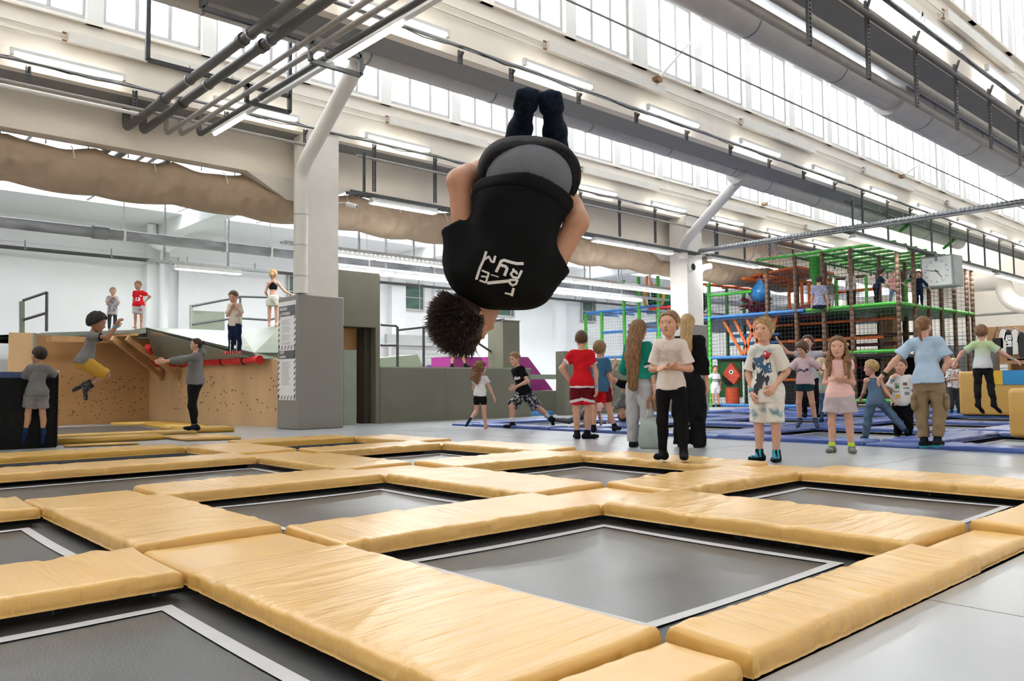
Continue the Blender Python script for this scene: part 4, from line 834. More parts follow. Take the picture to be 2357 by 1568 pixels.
# nets
net((X0+.02, 8.95), (X0+.02, 12.9), ZD, 4.5, .12, T); net((X0+.02, 8.95), (X0+.02, 12.9), .1, ZD-.1, .12, T); net((X0+.02, 12.9), (X0+.02, 16.0), 0.1, 4.0, .12, T); net((X0, 8.97), (28.15, 8.97), ZD, 4.45, .12, T); net((26.2, 9), (26.2, 15), .1, 4.4, .13, T); net((24.4, 12.9), (24.4, 16), .1, 4.0, .13, T); net((X0+.02, 16.0), (X0+.02, 20.4), 1.7, 3.4, .11, T, NETW); net((24.3, 16.0), (24.3, 20.4), .2, 4.3, .12, T, NETW); net((X0+.02, 16.8), (X0+.02, 18.5), 3.4, 4.5, .11, T, NETW); net((28.15, 9), (28.15, 14), .1, 4.4, .14, T)
# ================================================================ right background: shop corner, ducts
WOOD = mat('shop_wood', (.36, .19, .08), .55, var=.15, scale=3, stretch=(1, 1, .3))
XS = 31.0
def sh(x, y): return ga(x, y, XS)
t = thing('shop_wall', sh(2300, 900), 'wooden shop wall with shelves at the right edge', 'shelf')
ya, yb = sh(2272, 800)[1], sh(2357, 800)[1]-1.2; zt, zl = sh(2300, 752)[2], sh(2300, 838)[2]
MB().box(XS, XS+.1, yb, ya, zl, zt).build('board', WOOD, t); MB().box(XS, XS+.5, yb, ya-1.0, .9, 1.0).build('shelf', WOOD, t); MB().box(XS+.4, XS+.5, yb, ya-.5, 0, zl).build('back', WOOD, t); MB().box(XS, XS+.5, yb, ya-.6, 1.45, 1.5).build('shelf', WOOD, t)
MB().box(XS, XS+.5, ya-.7, ya-.62, 0, zl).build('side', WOOD, t)
rg = np.random.default_rng(6)
for k in range(14):
    y = yb+.1+.22*(k//2); z = rg.choice([1.0, 1.5]); h_ = rg.uniform(.1, .22); bo = thing('shop_item', (XS+.2, y, z), 'small boxed item on the shop shelf, %s of the packed row' % ORD[k], 'box', 'items on the shop shelves'); MB().box(XS+.08, XS+.3, y, y+.18, z+.002, z+h_).build('carton', mat('item_%d' % (k % 4), [(.5, .48, .45), (.25, .05, .06), (.1, .15, .3), (.4, .3, .2)][k % 4], .5), bo)
def hang_tee(px, py, m_, label, bag=False):
    p = ga(px, py, XS-.06); w = .26; t = thing('hanging_shirt' if not bag else 'hanging_bag', p, label, 'shirt' if not bag else 'bag', 'clothes hanging on the shop wall'); Y, Z = p[1], p[2]
    if bag: MB().prism([(XS-.1, Y-.16, Z-.75), (XS-.1, Y+.16, Z-.75), (XS-.1, Y+.16, Z-.4), (XS-.1, Y-.16, Z-.4)], (.06, 0, 0)).build('bag', m_, t); MB().tube([(XS-.08, Y+.12, Z-.4), (XS-.08, Y, Z), (XS-.08, Y-.12, Z-.4)], .015, 5).build('strap', m_, t); return
    prof_ = [(-.05, 0), (-.26, -.1), (-.38, -.36), (-.27, -.40), (-.22, -.25), (-.22, -.95), (.22, -.95), (.22, -.25), (.27, -.40), (.38, -.36), (.26, -.1), (.05, 0)]
    MB().prism([(XS-.1, Y-a*.36, Z+c*.9) for a, c in prof_], (.07, 0, 0)).build('shirt', m_, t); MB().tube([(XS-.06, Y-.12, Z-.02), (XS-.06, Y, Z+.06), (XS-.06, Y+.12, Z-.02)], .01, 5).build('hanger', STEEL, t)
TB = mat('black_shop_cotton', (.015, .015, .015), .8); TW = mat('white_shop_cotton', (.60, .58, .54), .8)
hang_tee(2296, 752, TB, 'black cloth bag hanging first on the shop wall', True); hang_tee(2309, 757, TW, 'cream shirt hanging beside the black cloth bag'); hang_tee(2321, 760, TB, 'black shirt with white lettering hanging on the shop wall'); hang_tee(2336, 758, TW, 'white shirt hanging third on the shop wall'); hang_tee(2351, 765, TB, 'black shirt hanging at the right end of the shop wall')
p = ga(2321, 785, XS-.12); V, F = text_mesh('FREI', .22, 0, 'CENTER', .01); b = MB(); b.add(np.stack([np.full(len(V), XS-.105), p[1]-V[:, 1]*1.0, p[2]+V[:, 0]], -1), [f[::-1] for f in F]); o = b.build('lettering', PAPER, bpy.data.objects['hanging_shirt.001']); o.matrix_parent_inverse = Matrix.Translation(-bpy.data.objects['hanging_shirt.001'].location)
t = thing('locker_wall', ga(2200, 930, 29), 'grey panel wall of lockers behind the blond toddler', 'locker'); y0, y1 = ga(2240, 850, 29)[1], ga(2155, 850, 29)[1]; z1 = ga(2200, 795, 29)[2]
MB().box(29, 29.3, y0, y1, 0, z1).build('body', mat('locker_grey', (.36, .35, .33), .5), t)
for r_ in range(4):
    for c_ in range(3): yy = y0+.05+c_*(y1-y0-.1)/3*.55; MB().box(28.985, 29, yy, yy+(y1-y0)/3*.5, .25+r_*(z1-.3)/4, .25+(r_+.92)*(z1-.3)/4).build('locker_door', mat('locker_door_grey', (.40, .385, .36), .5), t)
t = thing('display_case', ga(2265, 860, 29.5), 'shiny metal display case beside the shop wall', 'display case'); y0, y1 = ga(2290, 850, 29.5)[1], ga(2245, 850, 29.5)[1]; MB().box(29.5, 30, y0, y1, 0, 1.75).build('body', mat('brushed_metal', (.35, .33, .31), .3, .8), t); MB().box(29.48, 29.5, y0+.3, y0+.5, .4, 1.6).build('light_strip', TUBE, t); MB().box(29.6, 30, y1+.01, y1+.5, 0, 1.8).build('dark_side', BLACKM, t)
t = thing('dark_cabinet', ga(2140, 930, 28.5), 'black cabinet behind the adult in light blue', 'cabinet'); y0, y1 = ga(2165, 850, 28.5)[1], ga(2105, 850, 28.5)[1]; MB().box(28.5, 29, y0, y1, 0, 1.7).build('body', mat('black_cabinet', (.01, .01, .01), .4), t)
for z in (.5, .9, 1.3): MB().box(28.48, 28.5, y0, y1, z, z+.02).build('shelf_edge', STEEL, t)
def dd(x, y, X=33.5): return ga(x, y, X)
t = thing('round_duct', dd(2240, 660), 'big cream duct with elbow on the far wall at the right', 'duct'); a_, b_, c_, d_ = dd(2236, 655), dd(2296, 650), dd(2312, 690), dd(2400, 705)
m1 = dd(2312, 652); MB().tube([a_]+arc(m1, b_, dd(2312, 668), 6)+[dd(2313, 672)], .30, 18).tube(arc(dd(2318, 712), dd(2312, 665), d_, 8), .30, 18).build('pipe', CREAM, t)
for (ya_, yb_, z, n_) in ((720, 705, 0, 0),):
    t = thing('pipe', dd(2250, 722, 36), 'grey service pipe along the far wall at the right', 'pipe'); MB().tube([dd(2100, 735, 36), dd(2450, 712, 36)], .06, 8).build('tube', PIPEG, t)
SLAT = mat('white_cladding', (.78, .75, .70), .5)
for k in range(16): MB().box(39.9, 40.0, -3, 14, .3+.17*k, .45+.17*k).build('cladding_board', SLAT, bpy.data.objects['wall_far'])
# people up on the deck (built after the helper below)
# ================================================================ people: smooth implicit bodies turned into meshes
def surf_nets(f, o, h):
    s = f < 0; nx, ny, nz = f.shape
    c = sum(s[a:nx-1+a, b:ny-1+b, d:nz-1+d].astype(np.int8) for a in (0, 1) for b in (0, 1) for d in (0, 1))
    act = (c > 0) & (c < 8); I, J, K = np.nonzero(act); n = len(I)
    if n == 0: return np.zeros((0, 3)), []
    idx = np.full(act.shape, -1, np.int32); idx[I, J, K] = np.arange(n)
    cor = [(a, b, d) for a in (0, 1) for b in (0, 1) for d in (0, 1)]; val = {q: f[I+q[0], J+q[1], K+q[2]] for q in cor}
    acc = np.zeros((n, 3)); cnt = np.zeros(n)
    for p in cor:
        for ax in range(3):
            if p[ax] == 0:
                q = list(p); q[ax] = 1; q = tuple(q); a, b = val[p], val[q]; m = (a < 0) != (b < 0); t = np.where(m, a/np.where(m, a-b, 1), 0)
                for k in range(3): acc[:, k] += np.where(m, p[k]+(t if k == ax else 0), 0)
                cnt += m
    V = (np.stack([I, J, K], -1)+acc/cnt[:, None])*h+o; F = []
    for ax in range(3):
        b, d = (ax+1) % 3, (ax+2) % 3
        sl0 = [slice(None)]*3; sl1 = [slice(None)]*3; sl0[ax] = slice(0, -1); sl1[ax] = slice(1, None)
        A, B_ = s[tuple(sl0)], s[tuple(sl1)]; m = A != B_; Q = np.array(np.nonzero(m)); ok = (Q[b] >= 1) & (Q[d] >= 1) & (Q[b] < f.shape[b]-1) & (Q[d] < f.shape[d]-1); Q = Q[:, ok]
        ins = A[tuple(Q)]
        def cell(db, dd): R_ = Q.copy(); R_[b] += db; R_[d] += dd; return idx[tuple(R_)]
        q4 = np.stack([cell(-1, -1), cell(0, -1), cell(0, 0), cell(-1, 0)], -1); q4[~ins] = q4[~ins][:, ::-1]; F.append(q4)
    return V, np.concatenate(F)
class SDF:
    def __init__(s): s.p = []; s.cuts = []; s.lo = np.full(3, 9e9); s.hi = -s.lo
    def _b(s, lo, hi, fn, k, sub=False):
        lo = np.array(lo); hi = np.array(hi); s.p.append((lo, hi, fn, k, sub))
        if not sub: s.lo = np.minimum(s.lo, lo); s.hi = np.maximum(s.hi, hi)
        return s
    def cone(s, a, b, ra, rb, k=.02, flat=False, sq=None):
        a = np.array(a, float); b = np.array(b, float); ba = b-a; L2 = ba@ba+1e-12; L_ = math.sqrt(L2); r = max(ra, rb)
        def fn(P):
            t = ((P-a)@ba)/L2; tc = np.clip(t, 0, None if flat else 1); tr = np.clip(t, 0, 1)
            d = np.linalg.norm(P-a-tc[..., None]*ba, axis=-1)-(ra+(rb-ra)*tr)
            return np.maximum(d, (t-1)*L_) if flat else d
        return s._b(np.minimum(a, b)-r, np.maximum(a, b)+r, fn, k)
    def ell(s, c, r, R=None, k=.02, sub=False):
        c = np.array(c, float); r = np.array(r, float); R = np.eye(3) if R is None else np.array(R)
        e = np.sqrt(((R.T*r)**2).sum(1))
        def fn(P):
            q = (P-c)@R.T; k0 = np.linalg.norm(q/r, axis=-1); k1 = np.linalg.norm(q/(r*r), axis=-1)+1e-9; return k0*(k0-1)/k1
        return s._b(c-e, c+e, fn, k, sub)
    def loft(s, fr, prof, t0, t1, k=.03, grow=0.):
        o, u, sd, ft, L_, bend = fr; ts = [p[0] for p in prof]
        wx = [p[1]+grow for p in prof]; wy = [p[2]+grow for p in prof]; yo = [p[3] if len(p) > 3 else 0 for p in prof]
        W_ = max(max(wx), max(wy))+abs(bend)+.05
        e0 = o+u*L_*t0; e1 = o+u*L_*t1
        def fn(P):
            q = P-o; t = (q@u)/L_; x = q@sd; y = q@ft; tt = np.clip(t, t0, t1)
            a = np.interp(tt, ts, wx); b = np.interp(tt, ts, wy); y = y-np.interp(tt, ts, yo)+bend*4*np.clip(tt, 0, 1)*(1-np.clip(tt, 0, 1))
            d = (np.sqrt((x/a)**2+(y/b)**2)-1)*np.minimum(a, b)*.95
            return np.maximum(d, np.maximum((t-t1), (t0-t))*L_)
        return s._b(np.minimum(e0, e1)-W_, np.maximum(e0, e1)+W_, fn, k)
    def mesh(s, h, disp=None):
        lo = s.lo-3*h; hi = s.hi+3*h; n = np.ceil((hi-lo)/h).astype(int)+1
        f = np.full(n, 1., np.float32); ax = [lo[i]+h*np.arange(n[i]) for i in range(3)]
        for (a, b, fn, k, sub) in s.p:
            m = k*1.5+4*h; i0 = np.clip(((a-m-lo)/h).astype(int), 0, n-1); i1 = np.clip(((b+m-lo)/h).astype(int)+2, 1, n)
            sl = tuple(slice(i0[i], i1[i]) for i in range(3))
            P = np.stack(np.meshgrid(*[ax[i][sl[i]] for i in range(3)], indexing='ij'), -1); d = fn(P); g = f[sl]
            if sub: f[sl] = np.maximum(g, -d); continue
            hh = np.clip(.5+.5*(g-d)/k, 0, 1); f[sl] = g+(d-g)*hh-k*hh*(1-hh)
        if s.cuts or disp:
            P = np.stack(np.meshgrid(*ax, indexing='ij'), -1)
            if disp: f = f+disp(P)
            for c in s.cuts: f = np.maximum(f, c(P))
        f[0] = f[-1] = 1; f[:, 0] = f[:, -1] = 1; f[:, :, 0] = f[:, :, -1] = 1
        return surf_nets(f, lo, h)
def plane(pt, n): pt = np.array(pt, float); n = nrm(n); return lambda P: (P-pt)@n
def skin_mat(nm, c): return mat(nm, c, .5, var=.05, scale=12, bump=.0)
SK1 = skin_mat('fair_skin', (.62, .34, .235)); SK2 = skin_mat('tan_skin', (.50, .25, .15)); SK3 = skin_mat('brown_skin', (.36, .165, .09))
LIP = mat('lips', (.42, .17, .14), .45); EYEW = mat('eye_white', (.62, .60, .58), .25); IRIS = mat('eye_dark', (.03, .02, .015), .2)
def hairm(nm, c): return mat(nm, c, .5, spec=.3, var=.45, scale=16, stretch=(4, 4, .5), bump=.5, bscale=60)
H_BLOND = hairm('blond_hair', (.42, .27, .12)); H_DBLOND = hairm('dark_blond_hair', (.26, .155, .07)); H_BROWN = hairm('brown_hair', (.10, .05, .025)); H_DARK = hairm('dark_brown_hair', (.03, .017, .011)); H_PALE = hairm('pale_blond_hair', (.62, .48, .28)); H_RED = hairm('light_brown_hair', (.22, .11, .05))
def fabric(nm, c, **k): k.setdefault('var', .08); k.setdefault('scale', 9); k.setdefault('bump', .35); k.setdefault('bscale', 22); k.setdefault('spec', .12); return mat(nm, c, .85, **k)
BLK = fabric('black_fabric', (.008, .008, .009)); SOCKB = fabric('black_sock', (.012, .013, .016))
PERSONS = []
def person(label, at, Hh, yaw, spine=(0, 0, 1), hyaw=None, hpit=0., hroll=0., La=None, Ra=None, Ll=None, Rl=None, shirt=None, pants=None, socks=None, skin=SK1, hair=None, adult=False, anchor='feet', D=None, zf=0., fat=.83, q=1, bend=0., lfoot=None, rfoot=None, curl=(.5, .5), palms=None, bags=None, sockh=.18, face=True, hsc=1., mouth=0., top=None, hup=None, hfront=None, ov=None, trunk=True, gpos=None):
    """at: pixel of the feet (or pelvis); angles: yaw 0 faces the camera, 180 faces away"""
    if anchor == 'pelvis': g = gd(at[0], at[1], D)
    else: g = gz(at[0], at[1], zf) if gpos is None else np.array(gpos, float)
    if top is not None: Hh = (at[1]-top)*depth(g)/FPX
    if not adult: ex_ = min(.24, max(0., (1.52-Hh)/.3*.22)); hsc *= 1+ex_; Hh *= 1-.12*ex_
    S = Hh
    aw = np.array([g[0], g[1], 0]); aw /= np.linalg.norm(aw); rt = np.array([aw[1], -aw[0], 0])
    ang = math.atan2(rt[1], rt[0])
    a = math.radians(yaw); left = np.array([math.cos(a), math.sin(a), 0]); front = np.array([math.sin(a), -math.cos(a), 0])
    u = nrm(spine); f_ = nrm(front-u*(front@u)); s_ = np.cross(f_, u); s_ = s_ if s_@left > 0 else -s_
    hh = (.135 if adult else .158)*S*hsc
    Lt = .325*S if adult else .315*S
    hipw, shw = .050*S, (.096 if adult else .086)*S*fat**.5
    th, sh, an = .235*S, .215*S, .042*S
    ua, fa, hl = .168*S, .145*S, .098*S
    pel = np.zeros(3); dn = np.array([0, 0, -1.])
    La = La or ((.15*left[0], .15*left[1], -1), (.1*left[0]+.15*front[0], .1*left[1]+.15*front[1], -1)); Ra = Ra or ((-.15*left[0], -.15*left[1], -1), (-.1*left[0]+.15*front[0], -.1*left[1]+.15*front[1], -1))
    Ll = Ll or ((.05*left[0], .05*left[1], -1), (0, 0, -1)); Rl = Rl or ((-.05*left[0], -.05*left[1], -1), (0, 0, -1))
    J = {}
    J['hipL'] = pel+s_*hipw; J['hipR'] = pel-s_*hipw
    nk = pel+u*Lt; shp = pel+u*Lt*.885; J['shL'] = shp+s_*shw; J['shR'] = shp-s_*shw
    for sd, A_, Lg in (('L', La, Ll), ('R', Ra, Rl)):
        J['el'+sd] = J['sh'+sd]+nrm(A_[0])*ua; J['wr'+sd] = J['el'+sd]+nrm(A_[1])*fa
        J['kn'+sd] = J['hip'+sd]+nrm(Lg[0])*th; J['an'+sd] = J['kn'+sd]+nrm(Lg[1])*sh
    feet = {}
    for sd, fd in (('L', lfoot), ('R', rfoot)):
        if fd is None: fd = front+(left if sd == 'L' else -left)*.25
        feet[sd] = nrm(fd)
    hy = math.radians(yaw if hyaw is None else hyaw); hf = np.array([math.sin(hy), -math.cos(hy), 0]); hl_ = np.array([math.cos(hy), math.sin(hy), 0])
    hu0 = nrm(u*.6+np.array([0, 0, .4*np.sign(u[2]) if abs(u[2]) > .3 else .0]))
    hf = nrm(hf-hu0*(hf@hu0)); hs = np.cross(hf, hu0); hs = hs if hs@hl_ > 0 else -hs
    cp, sp = math.cos(math.radians(hpit)), math.sin(math.radians(hpit)); hf2 = hf*cp-hu0*sp; hu = hu0*cp+hf*sp
    if hroll: cr, sr = math.cos(math.radians(hroll)), math.sin(math.radians(hroll)); hs, hu = hs*cr+hu*sr, hu*cr-hs*sr
    hf = hf2
    if hup is not None: hu = nrm(hup); hf = nrm(np.array(hfront)-hu*(np.array(hfront)@hu)); hs = np.cross(hu, hf)
    hc = nk+u*.032*S+hu*hh*.44+hf*.012*S
    # place
    if anchor == 'feet':
        zmin = min(J['anL'][2], J['anR'][2])-an; xy = [J['an'+sd][:2] for sd in 'LR' if J['an'+sd][2]-an < zmin+.06*S]
        off = np.array([-np.mean([p[0] for p in xy]), -np.mean([p[1] for p in xy]), -zmin]); base = np.array([g[0], g[1], zf])
    elif anchor == 'pelvis': off = np.zeros(3); base = np.array(g)
    elif anchor == 'hands':
        w = (J['wrL']+J['wrR'])/2; off = -w+np.array([0, 0, .02]); base = np.array([g[0], g[1], zf])
    for k_ in J: J[k_] = J[k_]+off
    pel = pel+off; nk = nk+off; shp = shp+off; hc = hc+off
    if ov:
        for k_ in ov['J']: J[k_] = np.array(ov['J'][k_], float)
        nk = np.array(ov['nk'], float); hc = np.array(ov['hc'], float)
    bz = base.copy()
    t = thing('person', bz, label, 'person'); t.rotation_euler = (0, 0, ang); PERSONS.append(t)
    def child(nm, V, F, mats, mi=None, par=t):
        me = bpy.data.meshes.new(nm); F = F.tolist() if hasattr(F, 'tolist') else F; me.from_pydata(V.tolist(), [], F)
        for m_ in (mats if isinstance(mats, (list, tuple)) else [mats]): me.materials.append(m_)
        if mi is not None: me.polygons.foreach_set('material_index', np.asarray(mi, np.int32))
        me.polygons.foreach_set('use_smooth', np.ones(len(F), bool)); me.update()
        o = bpy.data.objects.new(nm, me); COL.objects.link(o); o.parent = par; return o
    dist = depth(base); vox = max(.0075, min(.021, dist/1847*2.0/q)); vx = max(.0045, min(.013, dist/1847*1.05/q))
    k_ = .03*S
    prof = [(-.2, .062, .05, -.01), (-.05, .083, .068, -.012), (.1, .086, .07, -.01), (.4, .072, .056, 0), (.68, .086, .062, .002), (.82, .085, .056, 0), (.93, .062, .046, 0), (.99, .038, .038, 0), (1.06, .03, .03, 0)]
    prof = [(p[0], p[1]*S*fat, p[2]*S*fat, p[3]*S) for p in prof]
    fr = (pel, u, s_, f_, Lt, bend*S)
    shr = -.008 if shirt and not shirt.get('tight') else -.003
    lw = fat**.7
    # ---- body
    B_ = SDF()
    if trunk: B_.loft(fr, prof, -.13, 1.06, k_, shr)
    else: B_.ell(J['hipL']*.5+J['hipR']*.5, (.13, .11, .11), None, .05); B_.ell((J['shL']+J['shR'])/2, (.13, .09, .08), None, .05); B_.cone((J['hipL']+J['hipR'])/2, (J['shL']+J['shR'])/2, .11, .10, .05)
    B_.cone(nk-u*.02*S, hc-hu*hh*.25-hf*hh*.06, .031*S, .027*S, .02*S)
    for sd in 'LR':
        sg = 1 if sd == 'L' else -1
        if trunk: B_.cone(shp+s_*sg*shw*.6, J['sh'+sd], .034*S, .032*S, .03*S)
        B_.cone(J['sh'+sd], J['el'+sd], .031*S*lw, .024*S*lw, .02*S); B_.cone(J['el'+sd], J['wr'+sd], .024*S*lw, .0165*S, .015*S)
        mid = J['el'+sd]*.7+J['wr'+sd]*.3; B_.cone(J['el'+sd]*.9+mid*.1, mid, .024*S*lw, .0255*S*lw, .015*S)
        hj = J['hip'+sd]*.84+J['kn'+sd]*.16 if (shirt or pants) else J['hip'+sd]; B_.cone(hj, J['kn'+sd], .054*S*lw, .036*S*lw, .03*S); B_.cone(J['kn'+sd], J['an'+sd], .035*S*lw, .0225*S, .02*S)
        ld = nrm(J['an'+sd]-J['kn'+sd]); bk = -feet[sd]; bk = nrm(bk-ld*(bk@ld)); B_.ell(J['kn'+sd]*.68+J['an'+sd]*.32+bk*.012*S, (.031*S*lw, .031*S*lw, .062*S), np.array([np.cross(bk, ld), bk, ld]), .02*S)
        fd = feet[sd]; heel = J['an'+sd]-fd*.022*S-np.array([0, 0, 1])*0+nrm(ld)*.022*S
        B_.cone(J['an'+sd], heel, .022*S, .022*S, .015*S); B_.cone(heel, heel+fd*.112*S, .020*S, .014*S, .02*S)
        feet[sd+'heel'] = heel
    V, F = B_.mesh(vox); MI = [np.zeros(len(F), int)]; VS = [V]; FS = [np.asarray(F)]; n0 = len(V)
    # ---- head
    R3 = np.array([hs, hf, hu])
    def hp(x, y, z): return hc+hs*x*hh+hf*y*hh+hu*z*hh
    Hd = SDF(); Hd.ell(hp(0, -.05, .08), np.array([.345, .415, .40])*hh, R3, .03*S); Hd.ell(hp(0, .06, -.16), np.array([.285, .305, .345])*hh, R3, .06*hh); Hd.ell(hp(0, .22, -.40), np.array([.13, .11, .085])*hh, R3, .10*hh)
    Hd.cone(hp(0, .33, .01), hp(0, .40, -.12), .026*hh, .042*hh, .05*hh); Hd.ell(hp(0, .355, -.14), np.array([.066, .035, .03])*hh, R3, .04*hh)
    Hd.ell(hp(0, .29, .115), np.array([.20, .055, .05])*hh, R3, .07*hh)
    Hd.ell(hp(.16, .22, -.12), np.array([.10, .09, .10])*hh, R3, .08*hh); Hd.ell(hp(-.16, .22, -.12), np.array([.10, .09, .10])*hh, R3, .08*hh)
    Hd.ell(hp(0, .325, -.262), np.array([.082, .04, .022+.03*mouth])*hh, R3, .03*hh)
    for sg in (1, -1): Hd.ell(hp(sg*.352, -.02, -.05), np.array([.035, .085, .135])*hh, R3, .03*hh)
    Hd.cone(nk, hc-hu*hh*.2-hf*hh*.06, .030*S, .0265*S, .03*hh)
    V, F = Hd.mesh(min(vx, hh/22) if dist < 13 else vx)
    if len(F):
        F = np.asarray(F); c = V[F].mean(1)-hc; lx, ly, lz = (c@hs)/hh, (c@hf)/hh, (c@hu)/hh; mi = np.zeros(len(F), int)
        mi[(lx/.088)**2+((lz+.262)/(.024+.025*mouth))**2 < 1 if True else 0] = 1; mi[ly < .2] = 0
        VS.append(V); FS.append(F+n0); MI.append(mi); n0 += len(V)
    # ---- hands
    for sd in 'LR':
        w = J['wr'+sd]; d = nrm(J['wr'+sd]-J['el'+sd]); pn = None
        if palms and palms.get(sd) is not None: pn = np.array(palms[sd], float)
        else: pn = (-s_ if sd == 'L' else s_)+f_*.2
        pn = nrm(pn-d*(pn@d)); tn = np.cross(pn, d) if sd == 'L' else np.cross(d, pn)
        if tn@f_ < 0 and not palms: tn = -tn
        cu = curl[0 if sd == 'L' else 1]; Hn = SDF(); fr_ = max(.085*hl, vx*.9)
        Hn.cone(w-d*.1*hl, w+d*.15*hl, .17*hl, .17*hl, .05*hl)
        Hn.ell(w+d*.32*hl, (.27*hl, .15*hl, .33*hl), np.array([tn, pn, d]), .05*hl)
        for i, ln in enumerate((.40, .45, .42, .33)):
            b0 = w+d*.55*hl+tn*(.19-.128*i)*hl; d1 = nrm(d*math.cos(cu*.9)+pn*math.sin(cu*.9)); d2 = nrm(d*math.cos(cu*2.0)+pn*math.sin(cu*2.0))
            b1 = b0+d1*ln*.55*hl; Hn.cone(b0, b1, fr_, fr_*.93, .012*hl); Hn.cone(b1, b1+d2*ln*.5*hl, fr_*.93, fr_*.8, .012*hl)
        b0 = w+d*.18*hl+tn*.16*hl; d1 = nrm(d*.7+tn*.7+pn*.25); b1 = b0+d1*.26*hl; Hn.cone(b0, b1, fr_*1.25, fr_*1.05, .03*hl); d2 = nrm(d*.95+tn*.25+pn*.35); Hn.cone(b1, b1+d2*.24*hl, fr_*1.05, fr_*.85, .012*hl)
        V, F = Hn.mesh(max(hl/24, vx*.55))
        if len(F): VS.append(V); FS.append(np.asarray(F)+n0); MI.append(np.zeros(len(F), int)); n0 += len(V)
    # eyes and brows sit in the same body mesh
    hm = (hair or {}).get('mat', H_BROWN)
    fl = [f for A_ in FS for f in A_.tolist()]; mi = np.concatenate(MI).tolist(); vl = np.concatenate(VS)
    if face and hf@np.array([0, -1, 0]) > -.45:
        e = MB()
        for sg in (1, -1):
            e2 = MB(); e2.sphere((0, 0, 0), (.072, .05, .038), 8, 6); e2.v = [v_ for v_ in e2.v]
            for (cc_, rr_, m_) in (((sg*.138, .288, .03), (.064, .045, .036), 2), ((sg*.138, .325, .03), (.036, .014, .036), 3), ((sg*.145, .325, .128), (.072, .018, .009), 4), ((sg*.138, .312, .064), (.062, .024, .006), 4)):
                if m_ == 4 and rr_[2] < .014 and dist > 12: continue
                sp_ = MB(); sp_.sphere((0, 0, 0), 1, 8, 6); v_ = sp_.v[0]*np.array(rr_)+np.array(cc_); e.add(np.array([hp(*x) for x in v_]), sp_.f, m_, True)
        ve = np.concatenate(e.v); fl += [[i+len(vl) for i in f] for f in e.f]; mi += e.m; vl = np.concatenate([vl, ve])
    body = child('body', vl, fl, [skin, LIP, EYEW, IRIS, hm], mi)
    info = dict(t=t, J=J, S=S, u=u, s=s_, f=f_, pel=pel, nk=nk, hc=hc, hh=hh, hs=hs, hf=hf, hu=hu, hp=hp, Lt=Lt, child=child, feet=feet, dist=dist, ang=ang, vox=vox, hl=hl, base=base)
    # ---- shirt
    if shirt:
        lo = shirt.get('loose', .014)*.68; hem = shirt.get('hem', -.12); sl = shirt.get('sleeve', .55); top = shirt.get('top', .985)
        G = SDF(); pr = [(p[0], p[1]+lo+(.012 if p[0] < .5 else 0)*(0 if shirt.get('tight') else 1), p[2]+lo+(.012 if p[0] < .5 else 0)*(0 if shirt.get('tight') else 1), p[3]) for p in prof]
        pr = [p for p in pr if p[0] < top-.01]+[(top, .043*S+lo, .041*S+lo, 0)]
        if hem < -.2: pr = [(hem, pr[0][1]*1.12, pr[0][2]*1.15, pr[0][3])]+pr
        if shirt.get('flare'): pr = [(p[0], p[1]+shirt['flare']*max(0, .6-p[0]), p[2]+shirt['flare']*max(0, .6-p[0]), p[3]) for p in pr]
        if hem < 0.05 and pants and not shirt.get('tuck'):
            pl_ = pants.get('loose', .012); pr = [(p[0], max(p[1], (.100*S*lw+pl_+.012) if p[0] <= .12 else 0), max(p[2], (.072*S*fat+pl_+.014) if p[0] <= .12 else 0), p[3]) for p in pr]
        G.loft(fr, pr, hem, top, .02*S)
        for sd in 'LR':
            sg = 1 if sd == 'L' else -1
            if sl <= 0: continue
            a0, b0 = J['sh'+sd], J['el'+sd]; e = a0+(b0-a0)*min(sl, 1); ex = shirt.get('sl_loose', .012)*.7
            G.cone(shp+s_*sg*shw*.45, a0, .033*S+lo, .031*S+lo*.8, .03*S); G.cone(a0, e, .031*S+lo*.8, (.029*S if sl < 1 else .027*S)+lo+ex, .025*S, flat=sl <= 1)
            if sl > 1: e2 = b0+(J['wr'+sd]-b0)*(sl-1); G.cone(b0, e2, .027*S+lo+ex*.6, .021*S+lo+ex*.3, .02*S, flat=True)
        if shirt.get('hood'): G.ell(nk-f_*.055*S+u*.01*S, (.075*S, .045*S, .05*S), np.array([s_, f_, u]), .02*S)
        wr_ = shirt.get('wrinkle', .0035)
        rg = np.random.default_rng(len(PERSONS)); fs = rg.uniform(16, 34, 5); dr = rg.normal(0, 1, (5, 3)); ph = rg.uniform(0, 6, 5)
        disp = lambda P: sum(wr_*.6*np.sin((P@nrm(dr[i]))*fs[i]*1.6+ph[i]+2*np.sin(P@dr[(i+1) % 5]*4)) for i in range(5))
        V, F = G.mesh(vox, disp)
        ms = [shirt['mat']]; mi = None
        if shirt.get('paint'):
            c = V[np.asarray(F)].mean(1); tt = ((c-pel)@u)/Lt; mi = np.zeros(len(F), int)
            for (fn, m_) in shirt['paint']: ms.append(m_); mi[fn(c, tt, info)] = len(ms)-1
        info['shirt'] = child(shirt.get('name', 't_shirt'), V, F, ms, mi); info['shirtVF'] = (V, np.asarray(F))
